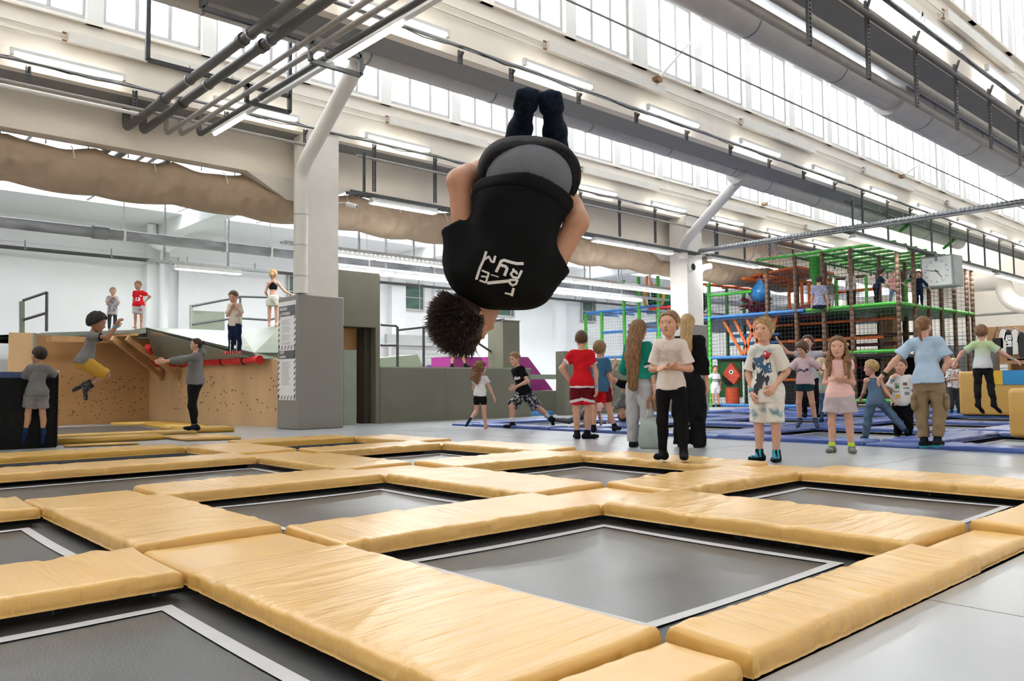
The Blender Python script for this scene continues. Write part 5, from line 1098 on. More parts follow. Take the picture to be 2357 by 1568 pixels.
    # ---- trousers
    if pants:
        lo = pants.get('loose', .012); wt = pants.get('waist', .16)
        if shirt and not shirt.get('tuck'): wt = min(wt, shirt.get('hem', -.12)+.10)
        wt = max(wt, -.1); lg = pants.get('leg', 2.); G = SDF()
        pr = [(p[0], p[1]+lo, p[2]+lo, p[3]) for p in prof]; G.loft(fr, pr, -.22, max(wt, -.05), .03*S)
        for sd in 'LR':
            a0, b0, c0 = J['hip'+sd], J['kn'+sd], J['an'+sd]; e = a0+(b0-a0)*min(1, lg); ex = pants.get('flare', .0)
            a1 = a0+(b0-a0)*.16; G.cone(a1, e, .056*S*lw+lo, ((.058+(.036-.058)*min(1, lg))*S*lw)+lo+ex, .02*S, flat=lg <= 1)
            if lg > 1:
                e2 = b0+(c0-b0)*(lg-1); G.cone(b0, e2, .037*S*lw+lo, (.035+(.0235-.035)*(lg-1))*S+lo+ex, .02*S, flat=True)
                ld = nrm(c0-b0); bk = -feet[sd]; bk = nrm(bk-ld*(bk@ld)); G.ell(b0*.68+c0*.32+bk*.012*S, (.033*S*lw+lo, .033*S*lw+lo, .07*S), np.array([np.cross(bk, ld), bk, ld]), .02*S)
        wr_ = pants.get('wrinkle', .003)
        disp = (lambda P: wr_*np.sin(P[..., 2]*55+3*np.sin(P[..., 0]*20))*.8+wr_*np.sin(P[..., 2]*31+P[..., 0]*40)) if wr_ else None
        V, F = G.mesh(vox, disp); ms = [pants['mat']]; mi = None
        if pants.get('paint'):
            c = V[np.asarray(F)].mean(1); tt = ((c-pel)@u)/Lt; mi = np.zeros(len(F), int)
            for (fn, m_) in pants['paint']: ms.append(m_); mi[fn(c, tt, info)] = len(ms)-1
        info['pants'] = child(pants.get('name', 'trousers'), V, F, ms, mi); info['pantsVF'] = (V, np.asarray(F))
    # ---- socks / shoes
    if socks:
        for sd in 'LR':
            G = SDF(); fd = feet[sd]; heel = feet[sd+'heel']; e = .004; up_ = J['an'+sd]+(J['kn'+sd]-J['an'+sd])*sockh
            G.cone(J['an'+sd], up_, .0235*S+e, (.0225+.012*sockh)*S+e+.001, .015*S, flat=True); G.cone(J['an'+sd], heel, .023*S+e, .0235*S+e, .015*S); G.cone(heel, heel+fd*.118*S, .0215*S+e, .015*S+e, .02*S)
            sv = np.cross(fd, [0, 0, 1]); G.cone(heel+fd*.09*S-sv*.012*S, heel+fd*.09*S+sv*.012*S, .0155*S+e, .0155*S+e, .015*S)
            V, F = G.mesh(min(vox, .012)); ms = [socks] if not isinstance(socks, (list, tuple)) else [socks[0]]; mi = None
            if isinstance(socks, (list, tuple)):
                c = V[np.asarray(F)].mean(1); mi = np.zeros(len(F), int)
                for (fn, m_) in socks[1]: ms.append(m_); mi[fn(c, sd, info)] = len(ms)-1
            child('sock', V, F, ms, mi)
    # ---- hair
    if hair:
        G = SDF(); st = hair.get('style', 'short'); th_ = hair.get('thick', .06)
        G.ell(hp(0, -.06, .10), np.array([.345+th_, .415+th_, .40+th_])*hh, R3, .02*hh)
        front_n = hair.get('fn', (0, .83, -.56)); fp = hair.get('fp', (0, .27, .26))
        G.cuts.append(plane(hp(*fp), hs*front_n[0]+hf*front_n[1]+hu*front_n[2]))
        low = hair.get('low', -.20)
        if st in ('short', 'crop', 'tail'):
            G.cuts.append(lambda P: (low*hh-((P-hc)@hu))-.55*np.maximum(0, -((P-hc)@hf))*1.0+.05*hh)
        if st == 'tail':
            for (p_, q_, r0, r1) in hair['seg']: G.cone(hp(*p_), hp(*q_), r0*hh, r1*hh, .05*hh)
            G.cuts = [lambda P, c0=G.cuts[0], c1=G.cuts[1], z0=hp(0, -.30, 0): np.where(((P-z0)@hf) < 0, -1, np.maximum(c0(P), c1(P)))]
        if st == 'long':
            G.cuts = []
            c0 = plane(hp(*fp), hs*front_n[0]+hf*front_n[1]+hu*front_n[2])
            for (p_, q_, r0, r1) in hair['seg']: G.cone(hp(*p_), hp(*q_), r0*hh, r1*hh, .10*hh)
            G.cuts = [lambda P: np.where(((P-hc)@hu) > -.42*hh, np.where(np.abs((P-hc)@hs) < .30*hh, c0(P), ((P-hc)@hf)-hair.get('side', .12)*hh-.25*np.maximum(0, (P-hc)@hu)), -1)]
        fq = hair.get('freq', 22); am = hair.get('amp', .012)*hh
        def disp(P):
            q_ = P-hc; ph_ = np.arctan2(q_@hs, -(q_@hf)+.15*hh); z_ = (q_@hu)/hh
            w_ = hair.get('wave', 0); return am*np.sin(ph_*fq+2*np.sin(z_*5+ph_*3)+w_*np.sin(z_*9+ph_*2))+am*.5*np.sin(ph_*fq*2.3+z_*4)
        V, F = G.mesh(max(vx, hh/26), disp); ho = child('hair', V, F, hair['mat'])
        if hair.get('spikes'):
            b = MB(); rg = np.random.default_rng(hair.get('seed', 1)); n = hair['spikes']
            bias = np.array(hair.get('bias', (0, 0, 0)), float)
            for i in range(n):
                d = nrm(rg.normal(0, 1, 3)); 
                if d[2] < hair.get('splow', -.25) or (d[1] > .25 and d[2] < .45): continue
                p_ = hp(0, -.06, .10)+(hs*d[0]*.36+hf*d[1]*.44+hu*d[2]*.42)*hh; dd = nrm(hs*d[0]+hf*d[1]+hu*d[2]+bias*1.0+rg.normal(0, .18, 3)); ln = hair.get('splen', .3)*hh*rg.uniform(.5, 1.25)
                m1 = p_+dd*ln*.5+rg.normal(0, .01, 3)*hh; b.tube([p_, m1, p_+dd*ln+rg.normal(0, .03, 3)*hh], [hair.get('spr', .024)*hh, hair.get('spr', .024)*.7*hh, .003*hh], 4, cap=False)
            V2 = np.concatenate(b.v); child('hair_strands', V2, b.f, hair['mat'])['kind'] = 'stuff'
    return info
def decal(info, which, V2, F2, m, nm='print', side='front', cx=0., cz=.62, gap=.004, par=None, axis=None):
    """lay a flat 2-D shape (x to the person's left seen from outside as right-to-left, y up the spine) on the garment"""
    V, F = info[which+'VF']; tris = F.tolist(); bvh = BVHTree.FromPolygons([Vector(v) for v in V.tolist()], tris)
    n = info['f'] if side == 'front' else -info['f']
    if axis is not None: n = nrm(axis)
    u = nrm(info['u']-n*(info['u']@n)); rx = np.cross(u, n)
    o = info['pel']+info['u']*info['Lt']*cz+rx*cx
    out = []
    for v in V2:
        p = o+rx*v[0]+u*v[1]; h = bvh.ray_cast(Vector(p+n*.6), Vector(-n), 1.2)
        out.append(np.array(h[0])+n*gap if h[0] is not None else p+n*.1)
    return info['child'](nm, np.array(out), F2, m, par=info[which])
def rect2(x0, x1, y0, y1, n=6):
    xs = np.linspace(x0, x1, n); ys = np.linspace(y0, y1, n); V = [(x, y) for x in xs for y in ys]; return V, [(i*n+j, (i+1)*n+j, (i+1)*n+j+1, i*n+j+1) for i in range(n-1) for j in range(n-1)]
def text2(s, size, bold=0.): V, F = text_mesh(s, size, 0, 'CENTER', bold); return V[:, :2], F
def blob2(cx, cy, r, seed, n=14, sq=1.):
    rg = np.random.default_rng(seed); V = [(cx, cy)]; 
    for i in range(n): a = 2*math.pi*i/n; k = r*rg.uniform(.55, 1.25); V.append((cx+k*math.cos(a), cy+sq*k*math.sin(a)))
    return V, [(0, 1+i, 1+(i+1) % n) for i in range(n)]
def band(info, p, d, r, w, m, nm):
    b = MB(); p = np.array(p); d = nrm(d); b.tube([p-d*w/2, p+d*w/2], r, 12); info['child'](nm, np.concatenate(b.v), b.f, m)
# ================================================================ the visitors
TEAL = fabric('teal_jersey', (.012, .21, .155)); WHITEF = fabric('white_cotton', (.70, .69, .69)); OFFW = fabric('off_white_cotton', (.70, .615, .57)); GREYF = fabric('grey_jersey', (.18, .18, .175)); LGREY = fabric('light_grey_sweat', (.42, .415, .43))
PINKF = fabric('pale_pink_cotton', (.80, .50, .45)); MAUVE = fabric('mauve_cotton', (.46, .39, .40)); LAV = fabric('lavender_cotton', (.62, .45, .48)); SKYF = fabric('light_blue_cotton', (.40, .52, .66)); KHAKI = fabric('khaki_cotton', (.25, .175, .10), wrinkle=0) if False else fabric('khaki_cotton', (.25, .175, .10))
REDF = fabric('red_jersey', (.60, .012, .02)); MAROON = fabric('maroon_jersey', (.14, .008, .015)); DENIM = fabric('blue_denim', (.085, .14, .22), var=.3, scale=14); BLUT = fabric('petrol_blue_cotton', (.05, .14, .24)); NAVY = fabric('navy_fabric', (.012, .02, .05)); YELF = fabric('mustard_fabric', (.52, .30, .05)); BLACKD = fabric('black_denim', (.018, .018, .018), var=.3)
HOOD = fabric('grey_melange', (.17, .17, .168)); GREYD = fabric('mid_grey_fabric', (.22, .205, .195)); SOCKBL = fabric('dark_blue_sock', (.01, .03, .07)); CYAN = mat('cyan_print', (.02, .35, .45), .6); NEON = fabric('neon_yellow_knit', (.55, .75, .05)); GSOCK = fabric('grey_sock', (.2, .2, .2)); WRIST = mat('blue_wristband', (.06, .35, .55), .4); BLKP = mat('black_print', (.012, .012, .014), .7); WHP = mat('white_print', (.75, .74, .74), .6); TAUPE = mat('taupe_print', (.50, .42, .36), .7)
TIE = mat('tie_dye_cotton', (.70, .66, .60), .85, col2=(.12, .30, .36), thr=(.54, .72), scale=4.5, bump=.3, bscale=22); TIE2 = mat('tie_dye_shorts', (.70, .66, .60), .85, col2=(.14, .28, .33), thr=(.52, .66), scale=7, bump=.3, bscale=22)
TIE3 = mat('grey_tie_dye', (.55, .52, .54), .85, col2=(.20, .22, .26), thr=(.45, .6), scale=11); CAMO = mat('camo_cotton', (.015, .015, .016), .85, col2=(.45, .45, .46), thr=(.52, .56), scale=22); SNAKE = mat('speckled_sock', (.01, .01, .011), .8, col2=(.4, .4, .4), thr=(.6, .64), scale=60)
DINO = mat('dinosaur_print_cotton', (.75, .74, .72), .85, col2=(.10, .04, .05), thr=(.56, .58), scale=28); MULTI = mat('multicolour_cotton', (.15, .42, .45), .85, col2=(.55, .30, .12), thr=(.45, .55), scale=20)
PLAID = mat('plaid_cotton', (.42, .43, .52), .85, col2=(.12, .12, .20), thr=(.45, .5), scale=55); PINKP = mat('pink_pattern_cotton', (.62, .28, .24), .85, col2=(.30, .10, .12), thr=(.5, .56), scale=40)
def grad_mat(nm, c0, c1, z0, z1):
    m = mat(nm, c0, .85); N = m.node_tree.nodes; L = m.node_tree.links; tc = [n for n in N if n.type == 'TEX_COORD'][0]
    sx = N.new('ShaderNodeSeparateXYZ'); L.new(tc.outputs['Object'], sx.inputs[0]); mr = N.new('ShaderNodeMapRange'); mr.inputs[1].default_value = z0; mr.inputs[2].default_value = z1; L.new(sx.outputs[2], mr.inputs[0])
    rp = N.new('ShaderNodeValToRGB'); rp.color_ramp.elements[0].color = tuple(c0)+(1,); rp.color_ramp.elements[1].color = tuple(c1)+(1,); L.new(mr.outputs[0], rp.inputs[0]); L.new(rp.outputs[0], N['Principled BSDF'].inputs['Base Color']); return m
GREENW = grad_mat('white_to_green_cotton', (.66, .68, .70), (.50, .66, .34), .12, .34)
LONGB = lambda L_, w=.30, x=0: [((x, -.28, .0), (x, -.50, -.6), .36, w), ((x, -.50, -.6), (x, -.66, -1.3), w, w*1.05), ((x, -.66, -1.3), (x, -.66, -L_), w*1.05, w*.7)]
P = {}
# --- girl in the off-white tee
P['g1'] = i = person('girl in off-white tee and black leggings with clasped hands, facing the camera', (1550, 1057), 1.5, -14, zf=.085, hyaw=-20, top=711, shirt=dict(mat=OFFW, sleeve=.8, hem=-.08, loose=.016, sl_loose=.02), pants=dict(mat=BLK, leg=2.05, loose=.006, name='leggings', wrinkle=.001), socks=SOCKB, hair=dict(mat=H_DBLOND, style='tail', thick=.045, seg=[((0, -.38, .1), (.05, -.5, -.1), .12, .14)]), La=((.33, .05, -1), (-.85, -.45, .05)), Ra=((-.30, .1, -1), (.62, -.62, .05)), palms=dict(L=(0, .3, -1), R=(.2, .2, 1)), q=1.4, Ll=((.10, 0, -1), (.02, 0, -1)), Rl=((-.06, 0, -1), (0, 0, -1)), curl=(.5, .5))
for s_, y_, z_ in (('being', .06, .085), ('more', -.03, .085)): V2, F2 = text2(s_, z_, .004); decal(i, 'shirt', V2*np.array([1.15, 1]), F2, TAUPE, 'lettering', cz=.74, cx=0) if y_ > 0 else decal(i, 'shirt', V2*np.array([1.15, 1]), F2, TAUPE, 'lettering', cz=.60)
# --- person behind her
P['g1b'] = person('person with long blond hair and wide black trousers behind the girl in off-white', (1588, 1030), 1.58, 168, hyaw=170, top=715, shirt=dict(mat=BLK, sleeve=1.6, hem=.05), pants=dict(mat=BLK, leg=2.1, loose=.03, flare=.03), socks=SOCKB, hair=dict(mat=H_BLOND, style='long', seg=LONGB(2.0, .32), thick=.06), adult=True)
# --- girl in teal with bag
stripe = lambda lo, hi: (lambda c, tt, I: (np.abs(((c-I['J']['shR'])@nrm(I['J']['elR']-I['J']['shR']))/.168/I['S']-(lo+hi)/2) < (hi-lo)/2) & (((c-I['pel'])@I['s']) < -.07*I['S']))
P['g2'] = i = person('girl with very long brown hair, teal jersey and grey sweatpants, holding the bag', (1474, 1030), 1.54, 152, hyaw=150, top=732, shirt=dict(mat=TEAL, sleeve=1.02, hem=.12, loose=.03, sl_loose=.04, flare=.05, paint=[(stripe(.70, .76), BLK), (stripe(.80, .90), WHITEF)]), pants=dict(mat=LGREY, leg=2., loose=.022, flare=.01, waist=.25), socks=SOCKB, hair=dict(mat=H_RED, style='long', seg=LONGB(2.75, .36), thick=.05, amp=.02, freq=30), Ra=((.12, .05, -1), (.18, -.25, -1)), La=((-.2, .3, -1), (.3, .8, -.1)), q=1.2)
band(i, i['J']['wrR']+nrm(i['J']['elR']-i['J']['wrR'])*.02, i['J']['elR']-i['J']['wrR'], .034, .008, WHP, 'bracelet')
# --- boy with motocross print
P['b1'] = i = person('blond boy in tie-dye tee with motocross print and matching shorts', (1768, 1062), 1.38, -24, hyaw=-26, top=727, shirt=dict(mat=TIE, sleeve=.85, hem=-.26, loose=.016, sl_loose=.02), pants=dict(mat=TIE2, leg=.95, loose=.028, flare=.012, name='shorts'), socks=(SOCKB, [(lambda c, sd, I: ((c-I['feet'][sd+'heel'])@I['feet'][sd] > .05) & ((c-I['feet'][sd+'heel'])[:, 2] > .012) & (np.sin(c[:, 0]*150+c[:, 1]*90) > -.3), CYAN)]), hair=dict(mat=H_BLOND, style='short', thick=.05, spikes=700, splen=.09, spr=.014, fp=(0, .30, .22)), Ra=((-.28, .05, -1), (.18, -.45, -1)), La=((.42, .15, -1), (-.62, -.55, -.75)), palms=dict(R=(.9, .2, 0), L=(-.5, .8, 0)), q=1.4, curl=(.7, .5), sockh=.2)
def blobs(i, lst, m, nm, **k):
    V = []; F = []
    for (x, y, r, sd, sq) in lst: v, f = blob2(x, y, r, sd, 12, sq); F += [tuple(a+len(V) for a in q_) for q_ in f]; V += v
    o = decal(i, 'shirt', V, F, m, nm, **k); return o
blobs(i, [(.0, .03, .075, 1, 1.0), (-.055, .06, .05, 2, .8), (.05, -.02, .05, 3, 1.2)], mat('blue_print', (.03, .10, .20), .7), 'print', cz=.52)
blobs(i, [(-.02, -.10, .05, 4, 1.9), (-.05, -.2, .03, 9, 2.), (.05, -.11, .022, 5, 2.5), (-.09, .02, .016, 6, 3)], mat('dark_print', (.02, .025, .04), .7), 'print', cz=.48, gap=.005)
blobs(i, [(.045, .085, .042, 8, 1.1)], mat('red_print', (.50, .02, .03), .7), 'print', cz=.56, gap=.006); blobs(i, [(.05, .066, .018, 10, .7)], BLKP, 'print', cz=.56, gap=.008); blobs(i, [(.035, .105, .012, 14, 1.)], WHP, 'print', cz=.57, gap=.008)
blobs(i, [(-.03, -.02, .016, 11, 2.2), (.01, -.05, .012, 12, 2.), (-.065, -.09, .012, 13, 2.4)], WHP, 'print', cz=.5, gap=.007)
band(i, i['J']['wrR']+nrm(i['J']['elR']-i['J']['wrR'])*.02, i['J']['elR']-i['J']['wrR'], .033, .026, mat('turquoise_band', (.05, .33, .42), .5), 'wristband')
# --- girl in pink
P['g3'] = i = person('girl with wavy brown hair in pale pink top and mauve shorts', (1938, 1042), 1.24, -6, hyaw=-4, top=772, mouth=.8, shirt=dict(mat=PINKF, sleeve=.30, hem=-.04, loose=.016, flare=.02, tuck=False), pants=dict(mat=MAUVE, leg=.62, loose=.03, flare=.03, name='shorts', waist=.08), socks=(GSOCK, [(lambda c, sd, I: ((c-I['J']['an'+sd])[:, 2] > .018), NEON), (lambda c, sd, I: np.abs((c-I['feet'][sd+'heel'])@I['feet'][sd]-.10) < .012, NEON)]), hair=dict(mat=H_BROWN if False else H_RED, style='long', wave=2.2, amp=.03, freq=16, thick=.05, side=.20, seg=[((.30, -.05, -.1), (.40, .16, -.75), .15, .16), ((.40, .16, -.75), (.40, .42, -1.45), .16, .07), ((-.30, -.05, -.1), (-.40, .14, -.7), .14, .15), ((-.40, .14, -.7), (-.36, .40, -1.3), .15, .06), ((0, -.3, 0), (0, -.35, -.8), .33, .28)]), La=((.22, .05, -1), (-.70, -.55, .22)), Ra=((-.22, .1, -1), (.78, -.55, .1)), palms=dict(L=(-.3, 0, -1), R=(.2, 0, 1)), q=1.4, Ll=((.10, 0, -1), (.06, 0, -1)), Rl=((-.08, 0, -1), (-.02, 0, -1)), curl=(.7, .7), sockh=.22)
# --- adult in light blue
P['a1'] = i = person('adult with ponytail in light blue tee and khaki cargo trousers, seen from behind', (2143, 1030), 1.56, 172, zf=.05, hyaw=140, top=720, adult=True, spine=(-.06, 0, 1), shirt=dict(mat=SKYF, sleeve=.72, hem=-.05, loose=.018, sl_loose=.024, flare=.03), pants=dict(mat=KHAKI, leg=1.86, loose=.015, flare=.006, wrinkle=.0032), socks=(SOCKB, [(lambda c, sd, I: (c-I['feet'][sd+'heel'])[:, 2] < -.012, CYAN)]), hair=dict(mat=H_RED, style='tail', thick=.05, low=-.3, seg=[((0, -.44, .0), (-.1, -.62, -.15), .11, .14), ((-.1, -.62, -.15), (-.28, -.62, -.85), .14, .05)]), La=((-.72, -.05, -.78), (-.66, -.15, -.80)), Ra=((.42, -.05, -.92), (-.52, .25, -.85)), Ll=((-.02, .1, -1), (.05, -.12, -1)), Rl=((.08, .05, -1), (-.12, -.15, -1)), q=1.3, curl=(.6, .3), sockh=.35, lfoot=(.5, .8, 0), rfoot=(.3, .9, 0))
band(i, i['J']['wrL']+nrm(i['J']['elL']-i['J']['wrL'])*.02, i['J']['elL']-i['J']['wrL'], .036, .03, BLKP, 'watch')
for sg in (-1, 1):
    k_ = 'L' if sg < 0 else 'R'; kn = i['J']['kn'+k_]; hp_ = i['J']['hip'+k_]; c = kn*.7+hp_*.3+np.array([sg*.075, -.03, 0]); g_ = SDF(); g_.ell(c, (.032, .055, .085), None, .01); g_.cone(c+np.array([0, -.045, .07]), c+np.array([0, .045, .07]), .028, .028, .01); V, F = g_.mesh(.012); i['child']('cargo_pocket', V, F, KHAKI, par=i['pants'])
# --- boy in red kit, back view
rk = [(lambda c, tt, I: (tt < -.06), WHITEF), (lambda c, tt, I: (tt < -.115), MAROON)] 
cuff = lambda c, tt, I: np.minimum(np.linalg.norm(c-(I['J']['shL']*.38+I['J']['elL']*.62), axis=1), np.linalg.norm(c-(I['J']['shR']*.38+I['J']['elR']*.62), axis=1)) < .043*I['S']
P['b2'] = i = person('boy in red football kit with white trim, hand on hip, back to the camera', (1340, 1010), 1.5, 176, hyaw=178, top=757, shirt=dict(mat=REDF, sleeve=.62, hem=-.10, loose=.016, paint=[(lambda c, tt, I: tt < -.035, WHITEF), (cuff, WHITEF)]), pants=dict(mat=MAROON, leg=.78, loose=.024, flare=.01, name='shorts', paint=[(lambda c, tt, I: tt < -.38-.35*np.abs((c-I['pel'])@I['s'])/I['S']*2, WHITEF), (lambda c, tt, I: tt < -.46-.35*np.abs((c-I['pel'])@I['s'])/I['S']*2, REDF)]), socks=SOCKB, hair=dict(mat=H_BROWN, style='crop', thick=.025, amp=.004), La=((-.62, .0, -.72), (.55, .15, -.85)), Ra=((.30, -.05, -1), (.02, -.1, -1)), q=1.2, Ll=((-.03, 0, -1), (.03, 0, -1)), Rl=((.03, 0, -1), (-.08, 0, -1)), rfoot=(.9, .2, 0))
band(i, i['J']['wrR']+nrm(i['J']['elR']-i['J']['wrR'])*.015, i['J']['elR']-i['J']['wrR'], .032, .02, WRIST, 'wristband')
# --- boy in petrol blue tee
P['b3'] = i = person('boy in petrol blue tee and red shorts standing beside the red-kit boy', (1391, 994), 1.45, 160, zf=.05, hyaw=150, top=782, shirt=dict(mat=BLUT, sleeve=.7, hem=-.16, loose=.02), pants=dict(mat=REDF, leg=.72, loose=.024, flare=.012, name='shorts', paint=[(lambda c, tt, I: ((c-I['pel'])@I['s']) < -.085*I['S'], MAROON)]), socks=SOCKB, hair=dict(mat=H_DBLOND, style='short', thick=.06, low=-.32), Ra=((.2, .05, -1), (.1, .2, -1)), La=((-.2, .2, -1), (.1, .5, -.6)), Ll=((-.10, 0, -1), (-.02, 0, -1)), Rl=((.20, .05, -1), (.30, 0, -1)))
# --- running girl with curly hair
P['g4'] = i = person('girl with big curly hair running away in white tee and black shorts', (1118, 987), 1.17, 168, hyaw=120, top=832, shirt=dict(mat=WHITEF, sleeve=.5, hem=.02, loose=.02, flare=.02), pants=dict(mat=BLK, leg=.55, loose=.006, name='shorts', wrinkle=0), socks=None, hair=dict(mat=H_RED, style='long', wave=3, amp=.06, freq=11, thick=.10, seg=[((0, -.3, 0), (-.1, -.55, -.7), .42, .40), ((-.1, -.55, -.7), (-.15, -.5, -1.1), .40, .15)]), Ra=((.42, -.05, -.9), (.38, -.3, -.9)), La=((-.2, .3, -.9), (.2, .8, -.3)), Ll=((-.05, .12, -1), (-.45, -.75, -.55)), Rl=((.05, .0, -1), (.10, 0, -1)), spine=(.02, 0, 1), lfoot=(-.5, -.3, -.8))
g_ = SDF(); fd = i['feet']['L']; h_ = i['feet']['Lheel']; g_.cone(h_-fd*.01, h_+fd*.135, .03, .022, .01); V, F = g_.mesh(.01); i['child']('sock', V, F, SOCKBL)
# --- running boy in black
P['b4'] = i = person('boy running left in black tee and camouflage shorts', (1224, 985), 1.5, -58, hyaw=-48, hpit=8, spine=(-.22, .0, 1), shirt=dict(mat=BLK, sleeve=.62, hem=-.06, loose=.016), pants=dict(mat=CAMO, leg=.92, loose=.032, flare=.02, name='shorts'), socks=(SOCKB, [(lambda c, sd, I: ((c-I['J']['an'+sd])@nrm(I['J']['kn'+sd]-I['J']['an'+sd])) > .055, WHITEF)]), sockh=.42, hair=dict(mat=H_DBLOND, style='short', thick=.05), La=((.42, -.3, -.85), (-.85, -.25, -.40)), Ra=((.2, .5, -.8), (.3, .5, -.6)), Rl=((-.45, -.62, -.62), (.02, .15, -1)), Ll=((.58, .25, -.75), (.72, .25, -.62)), lfoot=(.2, .1, -.9), rfoot=(-.95, -.2, .05), q=1.2)
V2, F2 = text2('adidas', .085, .004); decal(i, 'shirt', V2, F2, WHP, 'lettering', cz=.60)
# --- legs behind the diver's head, on the deck
P['p1'] = person('person on the low deck, only bare legs with black socks showing', (1062, 843), 1.28, 150, zf=1.162, gpos=(11.45, 14.35, 1.162), shirt=dict(mat=GREYF), pants=dict(mat=NAVY, leg=.6, loose=.02, name='shorts'), socks=SOCKB, hair=dict(mat=H_BROWN, style='short'), Ll=((-.22, 0, -1), (-.08, 0, -1)), Rl=((.15, 0, -1), (.28, .1, -1)))
P['p2'] = person('child in patterned white pyjamas behind the magenta wedge', (1294, 947), 1.3, 10, top=833, shirt=dict(mat=mat('spotted_white', (.66, .58, .58), .85, col2=(.4, .2, .2), thr=(.6, .65), scale=30), sleeve=1.6, hem=-.1), pants=dict(mat=LGREY, leg=2), socks=SOCKB, hair=dict(mat=H_DBLOND, style='short'))
# --- crawling girl
P['p3'] = i = person('child in grey leggings crawling on the blue pads behind the two boys in red', (1352, 950), 1.25, 150, anchor='pelvis', D=13.6, spine=(.35, .85, .18), hyaw=120, shirt=dict(mat=PINKF, sleeve=.6, hem=0), pants=dict(mat=mat('grey_leggings', (.10, .10, .11), .8), leg=2, loose=.006, name='leggings', wrinkle=0), socks=SOCKB, hair=dict(mat=H_BROWN, style='short'), La=((.1, .1, -1), (.1, 0, -1)), Ra=((.1, -.1, -1), (.1, 0, -1)), Ll=((-.85, 0, -.35), (-.95, .1, .1)), Rl=((-.2, -.3, -.7), (-.85, -.2, -.2)))
# --- handstand
P['p4'] = i = person('upside-down child in grey tee and black shorts doing a handstand', (1434, 978), 1.32, 0, anchor='hands', spine=(-.14, 0, -1), hup=(-.05, .05, -1), hfront=(-.25, -1, 0), shirt=dict(mat=GREYF, sleeve=.45, hem=.32, loose=.024, flare=.03, top=.985), pants=dict(mat=BLK, leg=.42, loose=.008, name='shorts', waist=.16, wrinkle=0), skin=SK2, socks=None, hair=dict(mat=H_DARK, style='short', thick=.07), La=((.35, -.1, -.75), (.35, 0, -.95)), Ra=((-.55, -.1, -.55), (-.25, 0, -1)), Ll=((.15, -.55, .35), (.5, .1, -.2)), Rl=((-.75, -.1, .42), (.50, .05, .85)), lfoot=(.6, -.5, 0), rfoot=(-.3, .1, .9), curl=(.1, .1))
# --- football kid by the playground
P['p5'] = i = person('small boy in white football kit and black boots by the playground', (1648, 937), 1.3, 18, top=841, shirt=dict(mat=WHITEF, sleeve=.6, hem=-.14), pants=dict(mat=WHITEF, leg=.7, loose=.02, name='shorts'), socks=(BLK, [(lambda c, sd, I: (c-I['J']['an'+sd])[:, 2] > .02, YELF)]), skin=SK2, hair=dict(mat=H_BROWN, style='short'), La=((.2, .2, -1), (.1, .2, -1)), Ra=((-.8, .2, -.4), (.1, .9, .1)))
V2, F2 = text2('Emirates', .075, .003); decal(i, 'shirt', V2, F2, BLKP, 'lettering', cz=.55)
V2, F2 = text2('FLY BETTER', .045, .002); decal(i, 'shirt', V2, F2, BLKP, 'lettering', cz=.40)
# --- girl in lavender, mid-air
P['p6'] = i = person('girl jumping in lavender tee and dark teal shorts', (1852, 884), 1.25, -22, anchor='pelvis', D=12.0, hyaw=-35, hpit=15, shirt=dict(mat=LAV, sleeve=.7, hem=-.02, loose=.022, flare=.02), pants=dict(mat=fabric('dark_teal_cotton', (.012, .04, .06)), leg=.38, loose=.016, name='shorts'), socks=fabric('slate_sock', (.06, .08, .13)), hair=dict(mat=H_BROWN, style='short', thick=.07, low=-.42, fp=(0, .33, .16)), Ra=((-.65, -.1, -.75), (-.25, -.65, -.1)), La=((.75, .2, -.55), (.9, .2, -.25)), Ll=((.15, -.05, -1), (.14, .1, -1)), Rl=((-.12, -.05, -1), (.03, .1, -1)), lfoot=(.2, -.7, -.5), rfoot=(-.3, -.7, -.5), q=1.2)
blobs(i, [(-.07+.035*k, .01*((k*5) % 3), .024, 20+k, .8) for k in range(5)], mat('navy_print', (.03, .03, .07), .7), 'print', cz=.5)
# --- boy with spread arms
P['p7'] = person('boy in light grey tee with arms spread wide behind the girl in lavender', (1862, 868), 1.38, 5, anchor='pelvis', D=13.4, hyaw=-15, shirt=dict(mat=fabric('pale_grey_cotton', (.50, .50, .52)), sleeve=.5, hem=-.1), pants=dict(mat=BLK, leg=1.95), socks=SOCKB, hair=dict(mat=H_BROWN, style='short', thick=.07, low=-.28), La=((.92, 0, .05), (.85, -.1, .38)), Ra=((-.85, 0, .12), (-.55, -.1, .82)), Ll=((.08, 0, -1), (0, .1, -1)), Rl=((-.05, 0, -1), (0, .1, -1)), curl=(.3, .2))
P['p8'] = person('blond girl in colourful tee and jeans half hidden behind the girl in pink', (1900, 972), 1.15, 160, zf=.05, hyaw=165, shirt=dict(mat=MULTI, sleeve=.6, hem=-.12), pants=dict(mat=DENIM, leg=2), socks=SOCKBL, hair=dict(mat=H_PALE, style='long', seg=[((0, -.3, 0), (-.25, -.55, -.75), .34, .25), ((-.25, -.55, -.75), (-.4, -.6, -1.1), .25, .08)], wave=1), La=((-.35, .1, -.9), (-.3, .1, -.9)), spine=(-.1, 0, 1))
# --- denim vest kid
P['p9'] = person('child in denim vest and jeans stretching one leg sideways', (1992, 1013), 1.12, -168, hyaw=-100, zf=-.05, spine=(-.08, 0, 1), shirt=dict(mat=fabric('denim_blue_cotton', (.10, .16, .25)), sleeve=0, hem=-.12, loose=.016), pants=dict(mat=DENIM, leg=1.98, loose=.018), socks=SOCKBL, hair=dict(mat=H_BLOND, style='short', thick=.06), Ra=((.42, -.1, -.9), (.55, -.2, -.75)), La=((-.2, .3, -.9), (-.2, .6, -.4)), Rl=((.62, .05, -.78), (.60, -.05, -.80)), Ll=((-.22, .05, -1), (-.16, .0, -1)), q=1.2, curl=(1.2, 1.2))
